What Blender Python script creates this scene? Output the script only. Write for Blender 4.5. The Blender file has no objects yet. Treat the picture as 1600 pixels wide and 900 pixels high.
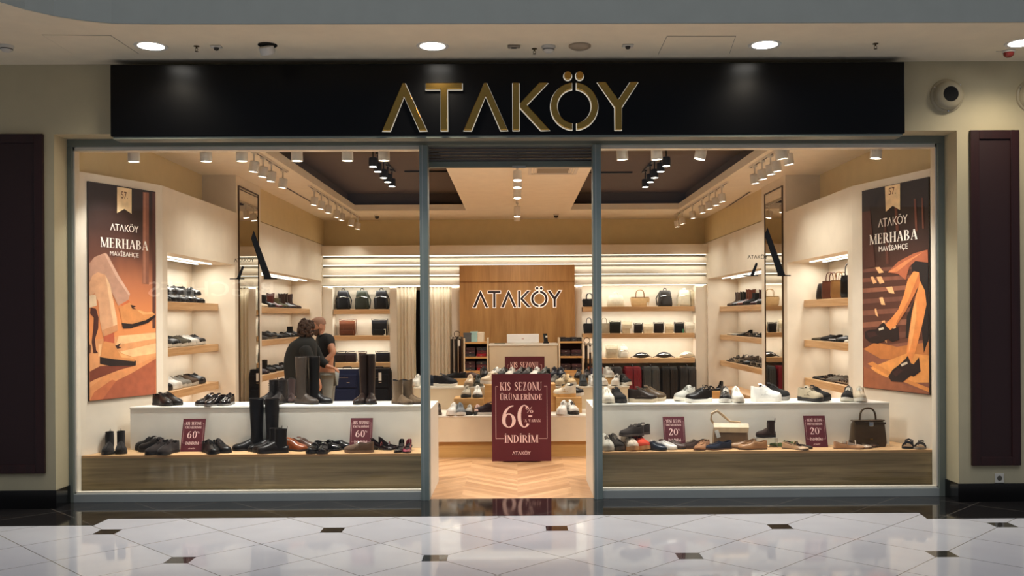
import bpy, bmesh, math, random
from mathutils import Vector, Matrix, Euler
PI = math.pi
R = math.radians
random.seed(7)
sc = bpy.context.scene
COL = sc.collection

# ---------------------------------------------------------------- camera
F = 1462.0
CAM_POS = Vector((0, -8.24, 1.6))
YAW, ROLL = R(-0.5), R(0.33)
cam_d = bpy.data.cameras.new('camera')
cam = bpy.data.objects.new('camera', cam_d)
COL.objects.link(cam)
sc.camera = cam
cam_d.sensor_width = 36
cam_d.lens = F / 1600 * 36
cam_d.shift_y = 45 / 1600
cam_d.shift_x = -(7 + F * math.tan(-YAW)) / 1600
cam_d.clip_end = 200
CM = Matrix.Translation(CAM_POS) @ Euler((0, 0, YAW)).to_matrix().to_4x4() @ Euler((PI / 2, 0, 0)).to_matrix().to_4x4() @ Euler((0, 0, -ROLL)).to_matrix().to_4x4()
cam.matrix_world = CM

def ray(px, py):
    v = Vector(((px - 800) / F + cam_d.shift_x * 1600 / F, -(py - 450) / F + cam_d.shift_y * 1600 / F, -1))
    return CM.to_3x3() @ v

def at(px, py, X=None, Y=None, Z=None):
    d = ray(px, py)
    if Y is not None: t = (Y - CAM_POS.y) / d.y
    elif X is not None: t = (X - CAM_POS.x) / d.x
    else: t = (Z - CAM_POS.z) / d.z
    return CAM_POS + d * t

# ---------------------------------------------------------------- world, large lights, exposure
sc.view_settings.view_transform = 'Standard'
sc.view_settings.look = 'None'
sc.view_settings.exposure = 0.0
sc.view_settings.gamma = 1
sc.view_settings.use_curve_mapping = False
w = bpy.data.worlds.new('world'); sc.world = w
w.use_nodes = True
w.node_tree.nodes['Background'].inputs[0].default_value = (0.55, 0.62, 0.75, 1)
w.node_tree.nodes['Background'].inputs[1].default_value = 0.32

def area_light(name, loc, rot, sx, sy, power, color, parent=None, spread=180):
    l = bpy.data.lights.new(name, 'AREA'); l.shape = 'RECTANGLE'; l.size = sx; l.size_y = sy
    l.energy = power; l.color = color; l.spread = R(spread)
    o = bpy.data.objects.new(name, l); COL.objects.link(o)
    o.location = loc; o.rotation_euler = rot
    if parent: o.parent = parent
    return o
WARM = (1.0, 0.955, 0.85)
WARM2 = (1.0, 0.96, 0.87)
# daylight falling into the atrium in front of the shop, and light of the opposite shops
area_light('atrium_skylight', (-1.0, -7.0, 9.5), (0, 0, 0), 16, 7, 560, (0.88, 0.93, 1.0))

# ---------------------------------------------------------------- materials
def lin(c):
    if isinstance(c, str):
        c = [int(c[i:i + 2], 16) / 255 for i in (0, 2, 4)]
    return tuple((x / 12.92 if x <= 0.04045 else ((x + 0.055) / 1.055) ** 2.4) for x in c) + (1,)
MATS = {}
def mat(name, color, rough=0.6, metal=0.0, coat=0.0, bump=0.0, bscale=200, var=0.0, vscale=6, sheen=0.0, emit=None, estr=0, spec=0.5):
    if name in MATS: return MATS[name]
    m = bpy.data.materials.new(name); m.use_nodes = True
    nt = m.node_tree; b = nt.nodes['Principled BSDF']
    c = lin(color)
    b.inputs['Base Color'].default_value = c
    b.inputs['Roughness'].default_value = rough
    b.inputs['Metallic'].default_value = metal
    b.inputs['Coat Weight'].default_value = coat
    b.inputs['Coat Roughness'].default_value = 0.08
    b.inputs['Specular IOR Level'].default_value = spec
    if sheen: b.inputs['Sheen Weight'].default_value = sheen
    if emit is not None:
        b.inputs['Emission Color'].default_value = lin(emit); b.inputs['Emission Strength'].default_value = estr
    tc = nt.nodes.new('ShaderNodeTexCoord')
    if bump:
        n = nt.nodes.new('ShaderNodeTexNoise'); n.inputs['Scale'].default_value = bscale; n.inputs['Detail'].default_value = 3
        nt.links.new(tc.outputs['Object'], n.inputs['Vector'])
        bp = nt.nodes.new('ShaderNodeBump'); bp.inputs['Strength'].default_value = bump; bp.inputs['Distance'].default_value = 0.004
        nt.links.new(n.outputs['Fac'], bp.inputs['Height']); nt.links.new(bp.outputs['Normal'], b.inputs['Normal'])
    n = nt.nodes.new('ShaderNodeTexNoise'); n.inputs['Scale'].default_value = vscale; n.inputs['Detail'].default_value = 4
    nt.links.new(tc.outputs['Object'], n.inputs['Vector'])
    r = nt.nodes.new('ShaderNodeValToRGB')
    v = var or 0.03
    r.color_ramp.elements[0].position = 0.3; r.color_ramp.elements[1].position = 0.7
    r.color_ramp.elements[0].color = tuple(x * (1 - v) for x in c[:3]) + (1,)
    r.color_ramp.elements[1].color = tuple(min(1, x * (1 + v)) for x in c[:3]) + (1,)
    nt.links.new(n.outputs['Fac'], r.inputs['Fac']); nt.links.new(r.outputs['Color'], b.inputs['Base Color'])
    MATS[name] = m
    return m

def wood(name, c1, c2, axis='X', rough=0.45, scale=1.0, stretch=14, coat=0.0):
    if name in MATS: return MATS[name]
    m = bpy.data.materials.new(name); m.use_nodes = True
    nt = m.node_tree; b = nt.nodes['Principled BSDF']; L = nt.links
    tc = nt.nodes.new('ShaderNodeTexCoord'); mp = nt.nodes.new('ShaderNodeMapping')
    L.new(tc.outputs['Object'], mp.inputs['Vector'])
    s = [stretch * scale] * 3; s['XYZ'.index(axis)] = 0.9 * scale
    mp.inputs['Scale'].default_value = s
    n = nt.nodes.new('ShaderNodeTexNoise'); n.inputs['Scale'].default_value = 1.0; n.inputs['Detail'].default_value = 6; n.inputs['Roughness'].default_value = 0.6; n.inputs['Distortion'].default_value = 0.6
    L.new(mp.outputs[0], n.inputs['Vector'])
    mp2 = nt.nodes.new('ShaderNodeMapping'); s2 = [90 * scale] * 3; s2['XYZ'.index(axis)] = 2.5 * scale
    mp2.inputs['Scale'].default_value = s2; L.new(tc.outputs['Object'], mp2.inputs['Vector'])
    n2 = nt.nodes.new('ShaderNodeTexNoise'); n2.inputs['Scale'].default_value = 1.0; n2.inputs['Detail'].default_value = 3
    L.new(mp2.outputs[0], n2.inputs['Vector'])
    mx = nt.nodes.new('ShaderNodeMath'); mx.operation = 'MULTIPLY_ADD'; mx.inputs[1].default_value = 0.3
    L.new(n2.outputs['Fac'], mx.inputs[0])
    mm = nt.nodes.new('ShaderNodeMath'); mm.operation = 'MULTIPLY'; mm.inputs[1].default_value = 0.7
    L.new(n.outputs['Fac'], mm.inputs[0]); L.new(mm.outputs[0], mx.inputs[2])
    r = nt.nodes.new('ShaderNodeValToRGB')
    r.color_ramp.elements[0].position = 0.35; r.color_ramp.elements[1].position = 0.62
    r.color_ramp.elements[0].color = lin(c1); r.color_ramp.elements[1].color = lin(c2)
    L.new(mx.outputs[0], r.inputs['Fac']); L.new(r.outputs['Color'], b.inputs['Base Color'])
    b.inputs['Roughness'].default_value = rough; b.inputs['Coat Weight'].default_value = coat
    MATS[name] = m
    return m

def glow(name, color, strength):
    if name in MATS: return MATS[name]
    m = bpy.data.materials.new(name); m.use_nodes = True
    nt = m.node_tree; nt.nodes.clear()
    e = nt.nodes.new('ShaderNodeEmission'); o = nt.nodes.new('ShaderNodeOutputMaterial')
    e.inputs[0].default_value = (*color, 1); e.inputs[1].default_value = strength
    nt.links.new(e.outputs[0], o.inputs[0]); MATS[name] = m
    return m

def glass_mat():
    m = bpy.data.materials.new('pane_glass'); m.use_nodes = True
    nt = m.node_tree; nt.nodes.clear()
    t = nt.nodes.new('ShaderNodeBsdfTransparent'); g = nt.nodes.new('ShaderNodeBsdfGlossy'); g.inputs['Roughness'].default_value = 0.0
    t.inputs[0].default_value = (0.97, 0.985, 0.975, 1)
    fr = nt.nodes.new('ShaderNodeFresnel'); fr.inputs[0].default_value = 1.5
    mx = nt.nodes.new('ShaderNodeMixShader'); o = nt.nodes.new('ShaderNodeOutputMaterial')
    nt.links.new(fr.outputs[0], mx.inputs[0]); nt.links.new(t.outputs[0], mx.inputs[1]); nt.links.new(g.outputs[0], mx.inputs[2])
    nt.links.new(mx.outputs[0], o.inputs[0])
    return m
GLASS = glass_mat()

def tile_floor_mat():
    m = bpy.data.materials.new('polished_white_tile'); m.use_nodes = True
    nt = m.node_tree; b = nt.nodes['Principled BSDF']; L = nt.links
    def M(op, a, b_=None, c=None):
        n = nt.nodes.new('ShaderNodeMath'); n.operation = op
        for i, v in enumerate((a, b_, c)):
            if v is None: continue
            if isinstance(v, (int, float)): n.inputs[i].default_value = v
            else: L.new(v, n.inputs[i])
        return n.outputs[0]
    tc = nt.nodes.new('ShaderNodeTexCoord'); sp = nt.nodes.new('ShaderNodeSeparateXYZ')
    L.new(tc.outputs['Object'], sp.inputs[0])
    a0 = at(870, 825.5, Z=0)
    x = M('SUBTRACT', sp.outputs[0], a0.x); y = M('SUBTRACT', sp.outputs[1], a0.y)
    T = 0.598; Q = 1 / math.sqrt(2)
    p = M('MULTIPLY', M('ADD', x, y), Q / T); q = M('MULTIPLY', M('SUBTRACT', x, y), Q / T)
    def near(v, per, wd):                      # distance of v to the nearest multiple of per below wd
        return M('LESS_THAN', M('PINGPONG', v, per / 2) if False else M('ABSOLUTE', M('SUBTRACT', v, M('MULTIPLY', M('ROUND', M('DIVIDE', v, per)), per))), wd)
    ln = M('MAXIMUM', near(p, 1.0, 0.0055), near(q, 1.0, 0.0055))
    # black insets at every second crossing, square to the shop front
    rp = M('MULTIPLY', M('ROUND', M('DIVIDE', p, 2)), 2); rq = M('MULTIPLY', M('ROUND', M('DIVIDE', q, 2)), 2)
    dp = M('SUBTRACT', p, rp); dq = M('SUBTRACT', q, rq)
    ux = M('ABSOLUTE', M('MULTIPLY', M('ADD', dp, dq), Q * T)); uy = M('ABSOLUTE', M('MULTIPLY', M('SUBTRACT', dp, dq), Q * T))
    ins = M('LESS_THAN', M('MAXIMUM', ux, uy), 0.082)
    nz = nt.nodes.new('ShaderNodeTexNoise'); nz.inputs['Scale'].default_value = 3; L.new(tc.outputs['Object'], nz.inputs['Vector'])
    r = nt.nodes.new('ShaderNodeValToRGB'); r.color_ramp.elements[0].color = lin('B6B5BA'); r.color_ramp.elements[1].color = lin('C4C3C8')
    L.new(nz.outputs['Fac'], r.inputs['Fac'])
    m1 = nt.nodes.new('ShaderNodeMix'); m1.data_type = 'RGBA'; m1.inputs[7].default_value = lin('6E675F')
    L.new(ln, m1.inputs[0]); L.new(r.outputs['Color'], m1.inputs[6])
    m2 = nt.nodes.new('ShaderNodeMix'); m2.data_type = 'RGBA'; m2.inputs[7].default_value = lin('241F1D')
    L.new(ins, m2.inputs[0]); L.new(m1.outputs[2], m2.inputs[6]); L.new(m2.outputs[2], b.inputs['Base Color'])
    b.inputs['Roughness'].default_value = 0.05; b.inputs['Specular IOR Level'].default_value = 0.6
    return m

def chevron_mat():
    m = bpy.data.materials.new('chevron_oak_floor'); m.use_nodes = True
    nt = m.node_tree; b = nt.nodes['Principled BSDF']; L = nt.links
    def M(op, a, b_=None, c=None):
        n = nt.nodes.new('ShaderNodeMath'); n.operation = op
        for i, v in enumerate((a, b_, c)):
            if v is None: continue
            if isinstance(v, (int, float)): n.inputs[i].default_value = v
            else: L.new(v, n.inputs[i])
        return n.outputs[0]
    tc = nt.nodes.new('ShaderNodeTexCoord'); sp = nt.nodes.new('ShaderNodeSeparateXYZ'); L.new(tc.outputs['Object'], sp.inputs[0])
    u = M('DIVIDE', sp.outputs[0], 0.5); col = M('FLOOR', u)
    s = M('ABSOLUTE', M('SUBTRACT', M('FRACT', M('MULTIPLY', u, 0.5)), 0.5))      # zigzag across two columns
    v = M('DIVIDE', M('ADD', sp.outputs[1], M('MULTIPLY', s, 1.0)), 0.11)
    row = M('FLOOR', v); fr = M('FRACT', v)
    wn = nt.nodes.new('ShaderNodeTexWhiteNoise'); wn.noise_dimensions = '2D'
    cb = nt.nodes.new('ShaderNodeCombineXYZ'); L.new(col, cb.inputs[0]); L.new(row, cb.inputs[1]); L.new(cb.outputs[0], wn.inputs['Vector'])
    g = nt.nodes.new('ShaderNodeCombineXYZ'); L.new(M('MULTIPLY', v, 1.6), g.inputs[0]); L.new(M('MULTIPLY', sp.outputs[0], 1.5), g.inputs[1]); L.new(col, g.inputs[2])
    nz = nt.nodes.new('ShaderNodeTexNoise'); nz.inputs['Scale'].default_value = 2.2; nz.inputs['Detail'].default_value = 5; L.new(g.outputs[0], nz.inputs['Vector'])
    f = M('ADD', M('MULTIPLY', wn.outputs['Value'], 0.35), M('MULTIPLY', nz.outputs['Fac'], 0.65))
    r = nt.nodes.new('ShaderNodeValToRGB'); r.color_ramp.elements[0].position = 0.2; r.color_ramp.elements[1].position = 0.75
    r.color_ramp.elements[0].color = lin('9C6F48'); r.color_ramp.elements[1].color = lin('CCA074')
    L.new(f, r.inputs['Fac'])
    seam = M('LESS_THAN', fr, 0.03)
    mx = nt.nodes.new('ShaderNodeMix'); mx.data_type = 'RGBA'; mx.inputs[7].default_value = lin('8A6038')
    L.new(seam, mx.inputs[0]); L.new(r.outputs['Color'], mx.inputs[6]); L.new(mx.outputs[2], b.inputs['Base Color'])
    b.inputs['Roughness'].default_value = 0.38
    return m

def granite_mat():
    m = bpy.data.materials.new('black_granite'); m.use_nodes = True
    nt = m.node_tree; b = nt.nodes['Principled BSDF']; L = nt.links
    tc = nt.nodes.new('ShaderNodeTexCoord'); mp = nt.nodes.new('ShaderNodeMapping'); mp.inputs['Rotation'].default_value = (0, 0, R(45))
    L.new(tc.outputs['Object'], mp.inputs['Vector'])
    br = nt.nodes.new('ShaderNodeTexBrick'); br.offset = 0; br.inputs['Scale'].default_value = 1.0
    br.inputs['Brick Width'].default_value = 0.6; br.inputs['Row Height'].default_value = 0.6; br.inputs['Mortar Size'].default_value = 0.004
    br.inputs['Color1'].default_value = lin('1D1B1B'); br.inputs['Color2'].default_value = lin('242120'); br.inputs['Mortar'].default_value = lin('5A544E')
    L.new(mp.outputs[0], br.inputs['Vector']); L.new(br.outputs['Color'], b.inputs['Base Color'])
    b.inputs['Roughness'].default_value = 0.07
    return m

# ---------------------------------------------------------------- mesh helpers
class MB:
    def __init__(s): s.v = []; s.f = []; s.m = []
    def add(s, vs, fs, mi=0, M=None):
        o = len(s.v)
        s.v += [tuple(M @ Vector(p)) for p in vs] if M is not None else [tuple(p) for p in vs]
        s.f += [tuple(i + o for i in f) for f in fs]; s.m += [mi] * len(fs); return s
    def box(s, x0, x1, y0, y1, z0, z1, mi=0, M=None):
        if x0 > x1: x0, x1 = x1, x0
        if y0 > y1: y0, y1 = y1, y0
        if z0 > z1: z0, z1 = z1, z0
        vs = [(x, y, z) for z in (z0, z1) for y in (y0, y1) for x in (x0, x1)]
        return s.add(vs, [(0, 2, 3, 1), (4, 5, 7, 6), (0, 1, 5, 4), (2, 6, 7, 3), (0, 4, 6, 2), (1, 3, 7, 5)], mi, M)
    def rings(s, rs, closed=True, caps=(True, True), mi=0, M=None):
        n = len(rs[0]); vs = [p for r in rs for p in r]; fs = []
        for i in range(len(rs) - 1):
            for j in range(n if closed else n - 1):
                k = (j + 1) % n
                fs.append((i * n + j, i * n + k, (i + 1) * n + k, (i + 1) * n + j))
        if caps[0]: fs.append(tuple(range(n))[::-1])
        if caps[1]: fs.append(tuple(range((len(rs) - 1) * n, len(rs) * n)))
        return s.add(vs, fs, mi, M)
    def lathe(s, prof, n=20, c=(0, 0, 0), mi=0, M=None, caps=(True, True), sx=1, sy=1):
        rs = [[(c[0] + r * sx * math.cos(2 * PI * j / n), c[1] + r * sy * math.sin(2 * PI * j / n), c[2] + z) for j in range(n)] for r, z in prof]
        return s.rings(rs, True, caps, mi, M)
    def cyl(s, p0, p1, r0, r1=None, n=14, mi=0, M=None):
        return s.tube([p0, p1], [r0, r0 if r1 is None else r1], n, mi, M)
    def tube(s, path, r, n=8, mi=0, M=None):
        P = [Vector(p) for p in path]
        rr = r if isinstance(r, (list, tuple)) else [r] * len(P)
        rs = []; up = None
        for i, p in enumerate(P):
            d = (P[min(i + 1, len(P) - 1)] - P[max(i - 1, 0)]).normalized()
            if up is None:
                up = d.orthogonal().normalized()
            else:
                up = (up - d * up.dot(d)).normalized()
            q = d.cross(up)
            rs.append([tuple(p + (up * math.cos(2 * PI * j / n) + q * math.sin(2 * PI * j / n)) * rr[i]) for j in range(n)])
        return s.rings(rs, True, (True, True), mi, M)
    def prism(s, poly, d0, d1, plane='XZ', mi=0, M=None):
        def P(a, b, d): return {'XZ': (a, d, b), 'XY': (a, b, d), 'YZ': (d, a, b)}[plane]
        n = len(poly)
        vs = [P(a, b, d0) for a, b in poly] + [P(a, b, d1) for a, b in poly]
        fs = [tuple(range(n)), tuple(range(2 * n - 1, n - 1, -1))] + [(i, i + n, (i + 1) % n + n, (i + 1) % n) for i in range(n)]
        return s.add(vs, fs, mi, M)
    def mesh(s, name, mats, smooth=False):
        me = bpy.data.meshes.new(name); me.from_pydata(s.v, [], s.f)
        for m in (mats if isinstance(mats, (list, tuple)) else [mats]): me.materials.append(m)
        me.polygons.foreach_set('material_index', s.m)
        bm = bmesh.new(); bm.from_mesh(me); bmesh.ops.recalc_face_normals(bm, faces=bm.faces); bm.to_mesh(me); bm.free()
        if smooth:
            me.polygons.foreach_set('use_smooth', [True] * len(me.polygons))
            try: me.set_sharp_from_angle(angle=R(smooth if smooth > 1 else 40))
            except Exception: pass
        me.update(); return me
    def build(s, name, mats, parent=None, smooth=False, bevel=0, seg=2):
        o = bpy.data.objects.new(name, s.mesh(name, mats, smooth)); COL.objects.link(o)
        if parent: o.parent = parent
        if bevel:
            b = o.modifiers.new('bevel', 'BEVEL'); b.width = bevel; b.segments = seg; b.limit_method = 'ANGLE'
        return o

def tag(o, label=None, cat=None, group=None, kind=None):
    if label: o['label'] = label
    if cat: o['category'] = cat
    if group: o['group'] = group
    if kind: o['kind'] = kind
    return o
def empty(name, loc=(0, 0, 0), rz=0, label=None, cat=None, group=None):
    o = bpy.data.objects.new(name, None); COL.objects.link(o); o.location = loc; o.rotation_euler = (0, 0, rz)
    o.empty_display_size = 0.05
    return tag(o, label, cat, group)
def struct(name, mb, m, parent=None, **k):
    o = mb.build(name, m, parent, **k)
    if not parent: o['kind'] = 'structure'
    return o
def copy_tree(o, parent=None):
    c = o.copy(); COL.objects.link(c)
    if parent: c.parent = parent
    for ch in [x for x in KIDS.get(o.name, [])]: copy_tree(ch, c)
    return c
KIDS = {}
def index_kids(root):
    def rec(o):
        KIDS[o.name] = list(o.children)
        for c in o.children: rec(c)
    rec(root); return root
def text_mesh(txt, size, depth, align='CENTER', sx=1.0):
    cu = bpy.data.curves.new('t', 'FONT'); cu.body = txt; cu.size = size; cu.extrude = depth; cu.align_x = align; cu.resolution_u = 3
    o = bpy.data.objects.new('t', cu); COL.objects.link(o)
    dg = bpy.context.evaluated_depsgraph_get(); me = bpy.data.meshes.new_from_object(o.evaluated_get(dg))
    bpy.data.objects.remove(o); bpy.data.curves.remove(cu)
    me.transform(Matrix.Rotation(PI / 2, 4, 'X') @ Matrix.Scale(sx, 4, (1, 0, 0)))    # stands in the XZ plane, faces -Y
    return me
def text_obj(name, txt, size, depth, m, parent, loc, sx=1.0, rot=None, width=None):
    me = text_mesh(txt, size, depth, sx=sx)
    if width:
        xs = [v.co.x for v in me.vertices]; k = width / (max(xs) - min(xs))
        me.transform(Matrix.Scale(k, 4, (1, 0, 0)))
    me.materials.clear(); me.materials.append(m)
    o = bpy.data.objects.new(name, me); COL.objects.link(o); o.parent = parent; o.location = loc
    if rot: o.rotation_euler = rot
    return o

# ---------------------------------------------------------------- lettering: the ATAKOY logo and a narrow serif alphabet
def arc(cx, cy, rx, ry, a0, a1, n=18):
    return [(cx + rx * math.cos(R(a0 + (a1 - a0) * i / n)), cy + ry * math.sin(R(a0 + (a1 - a0) * i / n))) for i in range(n + 1)]
def logo_polys():
    P = []
    P.append([(123, 380), (230, 133), (243, 133), (355, 380), (317, 380), (237, 200), (163, 380)])
    P.append([(350, 133), (540, 133), (540, 165), (463, 165), (463, 380), (428, 380), (428, 165), (350, 165)])
    P.append([(547, 380), (655, 133), (668, 133), (777, 380), (740, 380), (662, 200), (587, 380)])
    P.append([(804, 133), (837, 133), (837, 380), (804, 380)])
    P.append([(842, 240), (943, 133), (988, 133), (876, 248), (996, 380), (950, 380), (842, 262)])
    for s in (-1, 1):
        a = math.degrees(math.asin(12 / 123)); b = math.degrees(math.asin(12 / 90))
        o = [(1125 + s * 123 * math.sin(R(t)), 256 - 123 * math.cos(R(t))) for t in [a + (180 - 2 * a) * i / 24 for i in range(25)]]
        n_ = [(1125 + s * 90 * math.sin(R(t)), 256 - 90 * math.cos(R(t))) for t in [b + (180 - 2 * b) * i / 24 for i in range(25)]]
        P.append(o + n_[::-1])
        P.append([(1123 + s * 31 + 20 * math.cos(t * PI / 9), 96 + 21 * math.sin(t * PI / 9)) for t in range(18)])
    P.append([(1247, 131), (1290, 131), (1355, 224), (1418, 131), (1460, 131), (1372, 262), (1372, 380), (1338, 380), (1338, 262)])
    return [[((x - 791.5) / 247, (380 - y) / 247) for x, y in p] for p in P]
LOGO = logo_polys()
LOGO_W = 1337 / 247
def logo(mb, width, z0, d0, d1, mi=0, M=None, cx=0, grow=0):
    h = width / LOGO_W
    for p in LOGO:
        q = [(cx + a * h, z0 + b * h) for a, b in p]
        mb.prism(q, d0, d1, 'XZ', mi, M)

def gstroke(pts, ws):
    n = len(pts); L = []; Rr = []
    for i, (x, y) in enumerate(pts):
        x0, y0 = pts[max(i - 1, 0)]; x1, y1 = pts[min(i + 1, n - 1)]
        d = math.hypot(x1 - x0, y1 - y0) or 1
        nx, ny = -(y1 - y0) / d, (x1 - x0) / d
        L.append((x + nx * ws[i] / 2, y + ny * ws[i] / 2)); Rr.append((x - nx * ws[i] / 2, y - ny * ws[i] / 2))
    return [[L[i], L[i + 1], Rr[i + 1], Rr[i]] for i in range(n - 1)]
def smooth_pts(pts, k=5):
    out = []
    for i in range(len(pts) - 1):
        p0, p1, p2, p3 = pts[max(i - 1, 0)], pts[i], pts[i + 1], pts[min(i + 2, len(pts) - 1)]
        for j in range(k):
            t = j / k
            out.append(tuple(0.5 * ((2 * p1[a]) + (-p0[a] + p2[a]) * t + (2 * p0[a] - 5 * p1[a] + 4 * p2[a] - p3[a]) * t * t + (-p0[a] + 3 * p1[a] - 3 * p2[a] + p3[a]) * t ** 3) for a in range(2)))
    out.append(pts[-1]); return out
TH, TN = 0.13, 0.04
def rect(x0, x1, y0, y1): return [(x0, y0), (x1, y0), (x1, y1), (x0, y1)]
def vst(x, t=TH, y0=0, y1=1, s=0.05):
    o = [rect(x, x + t, y0, y1)]
    if s: o += [rect(x - s, x + t + s, y0, y0 + TN * .8), rect(x - s, x + t + s, y1 - TN * .8, y1)]
    return o
def hring(cx, cy, rx, ry, t, h, a0, a1):
    o = arc(cx, cy, rx, ry, a0, a1, 14); i_ = arc(cx, cy, rx - t, ry - h, a0, a1, 14)
    return [[o[k], o[k + 1], i_[k + 1], i_[k]] for k in range(14)]
def line(a, b, t): return gstroke([a, b], [t, t])
def glyph(c):
    if c == 'I': return 0.13, vst(0)
    if c == 'L': return 0.38, vst(0) + [rect(0, .36, 0, TN), rect(.33, .36, 0, .25)]
    if c == 'E': return 0.38, vst(0) + [rect(0, .36, 0, TN), rect(0, .36, 1 - TN, 1), rect(.1, .28, .49, .49 + TN), rect(.33, .36, 0, .25), rect(.33, .36, .77, 1), rect(.26, .285, .4, .62)]
    if c == 'H': return 0.5, vst(0) + vst(.37) + [rect(.1, .4, .49, .49 + TN)]
    if c == 'K': return 0.48, vst(0) + line((.12, .42), (.42, .98), TN) + line((.2, .56), (.42, .02), TH) + [rect(.34, .5, .96, 1), rect(.32, .53, 0, .035)]
    if c == 'N': return 0.5, vst(.03, TN) + vst(.44, TN) + line((.05, .97), (.44, .03), TH)
    if c == 'M': return 0.66, vst(.03, TN) + vst(.53) + line((.06, .98), (.32, .03), TH) + line((.32, .03), (.57, .97), TN)
    if c == 'A': return 0.5, line((.03, .02), (.25, .98), TN) + line((.25, .98), (.45, .02), TH) + [rect(.1, .38, .3, .3 + TN), rect(-.03, .12, 0, .035), rect(.34, .54, 0, .035)]
    if c == 'V': return 0.5, line((.07, .98), (.27, .03), TH) + line((.27, .03), (.46, .98), TN) + [rect(-.02, .18, .965, 1), rect(.38, .52, .965, 1)]
    if c == 'Y': return 0.5, line((.07, .98), (.25, .45), TH) + line((.27, .45), (.46, .98), TN) + [rect(.19, .19 + TH, 0, .5), rect(.13, .38, 0, .035), rect(-.02, .18, .965, 1), rect(.38, .52, .965, 1)]
    if c == 'Z': return 0.42, [rect(0.02, .42, 0, TN), rect(0, .4, 1 - TN, 1), rect(.39, .42, 0, .25), rect(0, .03, .75, 1)] + line((.33, .97), (.09, .03), TH)
    if c == 'O': return 0.5, hring(.25, .5, .25, .51, TH, TN, 0, 360)
    if c == '0': return 0.5, hring(.25, .5, .25, .51, TH * .95, TN, 0, 360)
    if c == 'D': return 0.5, vst(0) + hring(.13, .5, .35, .5, TH, TN, -90, 90)
    if c == 'B': return 0.44, vst(0) + hring(.16, .26, .27, .26, TH, TN, -90, 90) + hring(.16, .75, .23, .25, TH, TN, -90, 90)
    if c == 'R': return 0.47, vst(0) + hring(.16, .74, .25, .26, TH, TN, -90, 90) + line((.24, .5), (.42, .02), TH) + [rect(.36, .5, 0, .035)]
    if c == 'U': return 0.48, [rect(0, TH, .3, 1), rect(-.05, TH + .05, .965, 1), rect(.41, .41 + TN, .3, 1), rect(.36, .5, .965, 1)] + hring(.225, .3, .225, .31, TH, TN, 180, 270) + hring(.225, .3, .225, .31, TN, TN, 270, 360)
    if c == 'S':
        p = smooth_pts([(.36, .75), (.33, .9), (.2, .975), (.08, .85), (.1, .68), (.3, .4), (.36, .22), (.22, .025), (.07, .1), (.03, .27)])
        n = len(p); return 0.4, gstroke(p, [TN + (TH * 1.05 - TN) * max(0, math.sin(PI * i / (n - 1))) ** 2 for i in range(n)])
    if c == '2':
        p = smooth_pts([(.07, .72), (.1, .9), (.23, .98), (.38, .85), (.36, .62), (.18, .3), (.05, .05)])
        n = len(p); return 0.45, gstroke(p, [TN * 1.4 + (TH - TN) * max(0, math.sin(PI * i / (n - 1))) ** 2 for i in range(n)]) + [rect(.03, .43, 0, .09), rect(.4, .43, 0, .26)]
    if c == '6':
        p = smooth_pts([(.42, .97), (.26, .9), (.11, .66), (.065, .34)])
        n = len(p); return 0.5, hring(.25, .31, .25, .32, TH, TN, 0, 360) + gstroke(p, [TN + (TH - TN) * i / (n - 1) for i in range(n)])
    if c == '%': return 0.6, hring(.13, .76, .13, .23, .08, TN, 0, 360) + hring(.46, .24, .13, .23, .08, TN, 0, 360) + line((.12, .0), (.48, 1.0), TN)
    if c == "'": return 0.08, [rect(0, .07, .75, 1)]
    return 0.25, []
ACC = {'Ü': ('U', 'dots'), 'İ': ('I', 'dot'), 'Ş': ('S', 'ced')}
def serif(mb, txt, width, height, z0, d, cx=0, mi=0, gap=0.13, M=None):
    x = 0; polys = []
    for c in txt:
        base, acc = ACC.get(c, (c, None))
        wd, ps = glyph(base)
        qs = list(ps)
        if acc == 'dot': qs.append([(wd / 2 + .07 * math.cos(t * PI / 4), 1.17 + .07 * math.sin(t * PI / 4)) for t in range(8)])
        if acc == 'dots':
            for s in (-.1, .1): qs.append([(wd / 2 + s + .06 * math.cos(t * PI / 4), 1.15 + .06 * math.sin(t * PI / 4)) for t in range(8)])
        polys += [[(a + x, b) for a, b in q] for q in qs]; x += wd + gap
    x -= gap; k = width / x
    for n_, q in enumerate(polys): mb.prism([(cx - width / 2 + a * k, z0 + b * height) for a, b in q], d, d - 0.0006 - 0.000012 * (n_ % 23), 'XZ', mi, M)
# ================================================================ STRUCTURE
wall_p = mat('mall_wall_paint', 'B8AC8C', 0.6, bump=0.05, bscale=60)
soffit_p = mat('mall_soffit_paint', 'F0E0C2', 0.7)
fascia_p = mat('atrium_fascia_paint', '8C8D84', 0.7)
steel = mat('grey_aluminium', '72786F', 0.45, metal=0.1)
steel_d = mat('dark_aluminium', '9FA3A0', 0.5, metal=0.1)
cream = mat('cream_shop_paint', 'DFD4C2', 0.6)
cream2 = mat('cream_lacquer', 'DED5C4', 0.42)
tan_p = mat('tan_shop_paint', 'DCC99C', 0.7)
ceil_p = mat('shop_ceiling_paint', 'F3EBDA', 0.75)
cove_p = mat('dark_cove_ceiling', '5E544F', 0.8)
tile_m = tile_floor_mat(); chev = chevron_mat(); gran = granite_mat()
black_p = mat('black_skirting', '0C0B0B', 0.2)
oak = wood('light_oak', 'B98C5C', 'D9B384', 'X', 0.42)
oak_y = wood('light_oak_lengthwise', 'B98C5C', 'D9B384', 'Y', 0.42)
oak_d = wood('greyed_oak_front', '7B6A4A', 'B8A179', 'X', 0.4, scale=0.8, stretch=16)
oak_v = wood('upright_oak_veneer', 'A57540', 'C29257', 'Z', 0.4, scale=1.0, stretch=9)

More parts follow.
